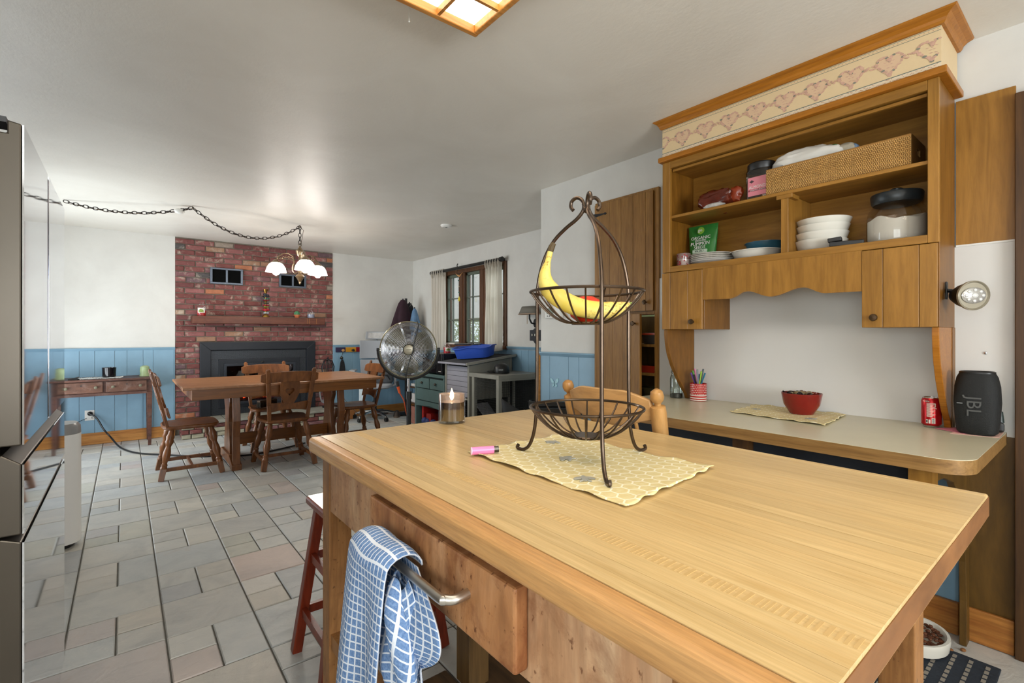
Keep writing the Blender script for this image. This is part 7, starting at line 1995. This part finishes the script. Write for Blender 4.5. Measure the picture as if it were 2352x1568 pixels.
for i, (c, nm) in enumerate(pens):
    a = 2*PI*i/len(pens)+0.4; r0, r1 = 0.012, 0.034+0.006*(i % 2); h = 0.150 + 0.010*((i*7) % 4)
    p0 = Vector((pcc[0]-r0*math.cos(a), pcc[1]-r0*math.sin(a), pcc[2]+0.012)); p1 = Vector((pcc[0]+r1*math.cos(a), pcc[1]+r1*math.sin(a), pcc[2]+h))
    pn = thing('pen', nm + ' pen standing in the polka-dot cup', 'pen', tuple(p0), 0, 'pens in the polka-dot cup')
    mt = plain('pen_'+c, c, 0.3)
    obj('barrel', MB().cyl(tuple(p0), tuple(p0.lerp(p1, 0.8)), 0.0042, 8), mt, pn)
    obj('cap', MB().cyl(tuple(p0.lerp(p1, 0.8)), tuple(p1), 0.0050, 8), mt, pn)
mj = thing('mason_jar', 'clear glass mason jar behind the hutch bracket', 'jar', (2.60, 1.655, ZD))
obj('glass', MB().lathe([(0, 0), (0.035, 0), (0.037, 0.005), (0.037, 0.115), (0.033, 0.13), (0.028, 0.138), (0.028, 0.148), (0.031, 0.15), (0.031, 0.156), (0.028, 0.158), (0.028, 0.168)], 28, (2.60, 1.655, ZD)), glassy('mason', (0.82, 0.88, 0.84), 0.05, 0.14), mj)
obj('contents', MB().lathe([(0, 0.004), (0.034, 0.004), (0.034, 0.025), (0, 0.028)], 20, (2.60, 1.655, ZD)), plain('jar_contents', '3a3a38', 0.6), mj)
cn_ = thing('soda_can', 'red and silver soda can beside the hutch bracket', 'can', (2.59, 0.47, ZD))
ccn = (2.595, 0.472, ZD)
obj('body', MB().lathe([(0.0275, 0.008), (0.033, 0.015), (0.033, 0.108), (0.028, 0.120)], 36, ccn), plain('can_red', 'b5141c', 0.25, metal=0.5), cn_)
obj('ends', MB().lathe([(0, 0.004), (0.024, 0.0), (0.026, 0.002), (0.0277, 0.0082)], 32, ccn).lathe([(0.0282, 0.1195), (0.0285, 0.1225), (0.026, 0.123), (0.025, 0.119), (0, 0.119)], 32, ccn), m_chrome, cn_)
obj('pull_tab', MB().box(ccn[0]-0.008, ccn[0]+0.008, ccn[1]-0.012, ccn[1]+0.012, ZD+0.1195, ZD+0.1215), m_chrome, cn_, bevel=0.001)
def on_can(mb, a0, a1, z0, z1, r=0.0334):
    n_ = 5; vs = []; fs = []
    for i in range(n_+1):
        a = R(a0+(a1-a0)*i/n_); vs += [(ccn[0]+r*math.cos(a), ccn[1]+r*math.sin(a), ZD+z0), (ccn[0]+r*math.cos(a), ccn[1]+r*math.sin(a), ZD+z1)]
    for i in range(n_): fs.append((2*i, 2*i+2, 2*i+3, 2*i+1))
    mb.add(vs, fs)
pm = MB()
for j in range(16):
    z = 0.045 + j*0.0036; L_ = 24 + 16*((j*5) % 4)/3
    on_can(pm, 186-22, 186-22+L_+8, z, z+0.0018)
on_can(pm, 208, 214, 0.085, 0.1, 0.0334); on_can(pm, 206, 219, 0.078, 0.081)
on_can(pm, 160, 172, 0.018, 0.034); on_can(pm, 176, 186, 0.018, 0.034); on_can(pm, 192, 212, 0.018, 0.040)
cp_ = obj('printed_text', pm, m_ceramic, cn_)
pm = MB()
for j in range(5): on_can(pm, 194, 208, 0.020+j*0.0038, 0.022+j*0.0038, 0.0337)
on_can(pm, 162, 170, 0.021, 0.031, 0.0337)
obj('barcode', pm, m_black, cp_)
text(cn_, 'script_text', 'Coke', 0.010, (ccn[0]-0.0335, ccn[1]+0.010, ZD+0.1085), (-0.1, -1, 0), (0.25, 0, 1), m_ceramic, 0.001)
for i, (q, c, lab) in enumerate((([(2.559, 0.455), (2.655, 0.398), (2.60, 0.30), (2.50, 0.36)], 'e8889c', 'bright pink paper sheet sticking out under the speaker'), ([(2.474, 0.395), (2.512, 0.265), (2.665, 0.268), (2.63, 0.39)], 'e6b8a8', 'pale pink paper sheet under the speaker at the desk end'))):
    tag(obj('paper_sheet', MB().prism(q, 'z', ZD+0.001*(1-i)+0.0002, ZD+0.001*(1-i)+0.001+0.0004*0), plain('sheet_%d' % i, c, 0.6)), lab, 'paper')
spk = thing('bluetooth_speaker', 'black portable speaker standing upright on the desk end', 'speaker', (2.535, 0.325, ZD+0.0025))
sz = ZD+0.0025; sxc, syc = 2.545, 0.328
Ls = []
for z, s in ((0.0, 0.78), (0.008, 0.9), (0.05, 0.98), (0.12, 1.04), (0.18, 1.0), (0.215, 0.9), (0.232, 0.78)):
    Ls.append(rr_loop(sxc, syc, 0.055*s, 0.064*s, sz+z, 0.7, 32))
obj('body', loft(Ls), plain('speaker_fabric', '0a0c0b', 0.75, bump=0.3, bscale=260), spk)
obj('end_ridge', MB().tube(rr_loop(sxc, syc, 0.04, 0.047, sz+0.233, 0.7, 24), 0.005, 6, closed=True), m_black, spk)
text(spk, 'logo', 'JBL', 0.058, (sxc-0.0575, syc+0.004, sz+0.108), (0.0, 0.0, -1), (-0.0, -1, 0), plain('logo_grey', '4c4c4a', 0.4), 0.0015)
obj('logo_dash', MB().box(sxc-0.0582, sxc-0.05, syc+0.034, syc+0.05, sz+0.115, sz+0.119), plain('dash_grey', '6a6c6c', 0.4), spk)
ft_ = thing('black_holder', 'black plastic holder with a short upright peg behind the speaker', 'holder', (2.63, 0.29, ZD))
obj('tray', MB().bar((2.62, 0.40, ZD+0.022), (2.655, 0.268, ZD+0.022), 0.05, 0.04), m_black, ft_, bevel=0.01)
obj('peg', MB().lathe([(0.013, 0.04), (0.009, 0.082), (0, 0.084)], 14, (2.650, 0.278, ZD)), plain('peg_green', '24302c', 0.4), ft_)
for i, z in enumerate((1.165, 1.062)):
    tag(obj('wall_screw', MB().lathe([(0.006, 0), (0.005, 0.004), (0, 0.005)], 12, (0, 0, 0), Matrix.Translation((XK-0.016, 0.322, z)) @ Matrix.Rotation(R(-90), 4, 'Y')), m_chrome, loc=(XK-0.016, 0.322, z)), ('upper' if i == 0 else 'lower') + ' screw in the white panel above the speaker', 'screw', 'screws in the white panel')
# ------------------------------------------------------------------ light wooden chair at the desk
kc = thing('desk_chair', 'light maple chair with ball-topped posts facing the desk', 'chair', (1.80, 1.24, 0), R(-90))
# local frame: faces +y, back at -y
def ky(z): return -0.185 - 0.16*(z-0.44)/0.6
for sx in (-1, 1):
    a = Vector((sx*0.19, ky(0.44), 0.44)); b = Vector((sx*0.222, ky(1.045)+0.02, 1.045))
    L_ = (b-a).length; M = Matrix.Translation(a) @ (b-a).normalized().to_track_quat('Z', 'Y').to_matrix().to_4x4()
    obj('post', MB().lathe([(0.014, 0), (0.02, 0.03), (0.024, L_*0.2), (0.015, L_*0.3), (0.018, L_*0.42), (0.026, L_*0.50), (0.024, L_*0.545), (0.0285, L_*0.56), (0.0285, L_*0.86), (0.026, L_*0.895), (0.012, L_*0.905), (0.012, L_*0.915), (0.021, L_*0.93), (0.025, L_*0.955), (0.021, L_*0.985), (0.008, L_), (0, L_)], 20, (0, 0, 0), M), m_lightchair, kc, local=True)
n_ = 20; vs = []; fs = []
for i in range(n_+1):
    u = i/n_; x = -0.20+0.40*u; bow = -0.035*(1-(2*u-1)**2); e = abs(2*u-1)
    zt = 1.005 + (0.028 if e < 0.55 else 0.028*(1-(e-0.55)/0.45)) - 0.01*max(0, e-0.8)
    zb = 0.895 + 0.025*e**2 - 0.02*math.cos(e*PI)*0.5
    for (z, q) in ((zb, 0), (zt, 0), (zt, 1), (zb, 1)): vs.append((x, ky(z)+bow+q*0.02, z))
for i in range(n_):
    for k in range(4):
        l = (k+1) % 4; fs.append((i*4+k, i*4+l, (i+1)*4+l, (i+1)*4+k))
fs += [(0, 1, 2, 3), tuple(n_*4+k for k in range(4))]
obj('crest_rail', MB().add(vs, fs, True), wood('crest_maple', 'b48550', 'cda26c', 'x', 0.35, rnd=0.02, stretch=5, bump=0.01), kc, local=True, bevel=0.004, ang=30)
for k in range(6):
    x = -0.13+0.052*k; bow = -0.035*(1-(x/0.2)**2)
    obj('spindle', MB().tube([(x*0.9, ky(0.44), 0.44), (x, ky(0.7)+bow*0.6+0.01, 0.7), (x, ky(0.92)+bow+0.01, 0.92)], [0.008, 0.011, 0.007], 8), m_lightchair, kc, local=True)
obj('seat', loft([rr_loop(0, 0, 0.22*s, 0.215*s, z, 0.5, 36) for z, s in ((0.41, 0.93), (0.42, 1.0), (0.44, 1.0), (0.45, 0.95))]), m_lightchair, kc, local=True)
for sx in (-1, 1):
    for sy in (-1, 1): turned_leg((sx*0.15, sy*0.15, 0.41), (sx*0.21, sy*0.21, 0.0), m_lightchair, kc)
    obj('stretcher', MB().cyl((sx*0.185, -0.185, 0.17), (sx*0.185, 0.185, 0.17), 0.011, 8), m_lightchair, kc, local=True)
obj('cross_stretcher', MB().cyl((-0.185, 0, 0.17), (0.185, 0, 0.17), 0.011, 8), m_lightchair, kc, local=True)
# ------------------------------------------------------------------ pet bowl and rug by the desk end
pb = thing('pet_bowl', 'white oval pet food bowl with brown kibble on the floor by the wall', 'pet bowl', (2.46, 0.50, 0.012))
def oval(rx, ry, z): return rr_loop(2.46, 0.50, rx, ry, z, 1.0, 32)
obj('bowl', loft([oval(0.10, 0.085, 0.012), oval(0.125, 0.105, 0.02), oval(0.13, 0.11, 0.055), oval(0.128, 0.108, 0.065), oval(0.118, 0.098, 0.065), oval(0.105, 0.085, 0.03)]), m_ceramic, pb)
kb = MB(); rr = random.Random(3)
for i in range(150):
    a = rr.uniform(0, 2*PI); q = math.sqrt(rr.random())*0.095
    kb.ball((2.46+q*math.cos(a)*1.1, 0.50+q*math.sin(a)*0.9, 0.045+rr.uniform(0, 0.014)), (0.008, 0.008, 0.005), 6, 4)
o = obj('kibble', kb, plain('kibble', '5a2f14', 0.8, var=0.3, vscale=40), pb); o['kind'] = 'stuff'
rg = thing('woven_mat', 'dark blue striped woven mat on the floor under the pet bowl', 'mat', (2.15, 0.45, 0))
obj('mat', MB().box(1.60, 2.52, 0.26, 0.60, 0.0008, 0.008), plain('mat_dark', '232a34', 0.95, var=0.2, vscale=60, bump=0.5, bscale=120), rg, bevel=0.003)
for k in range(7):
    sg = MB(); x = 1.62
    while x < 2.5:
        sg.box(x, x+0.022, 0.285+k*0.046, 0.297+k*0.046, 0.0081, 0.0098); x += 0.034
    o = obj('stripe_stitches', sg, plain('mat_stripe', '8c8478', 0.95), rg); o['kind'] = 'stuff'
for i, (x, y) in enumerate(((2.52, 0.40), (2.56, 0.37))):
    tag(obj('spilled_kibble', MB().ball((x, y, 0.006), (0.011, 0.009, 0.006), 8, 5), plain('spill_%d' % i, '8a5a30', 0.8), loc=(x, y, 0)), ('larger' if i == 0 else 'smaller') + ' spilled kibble piece on the floor beside the pet bowl', 'kibble')
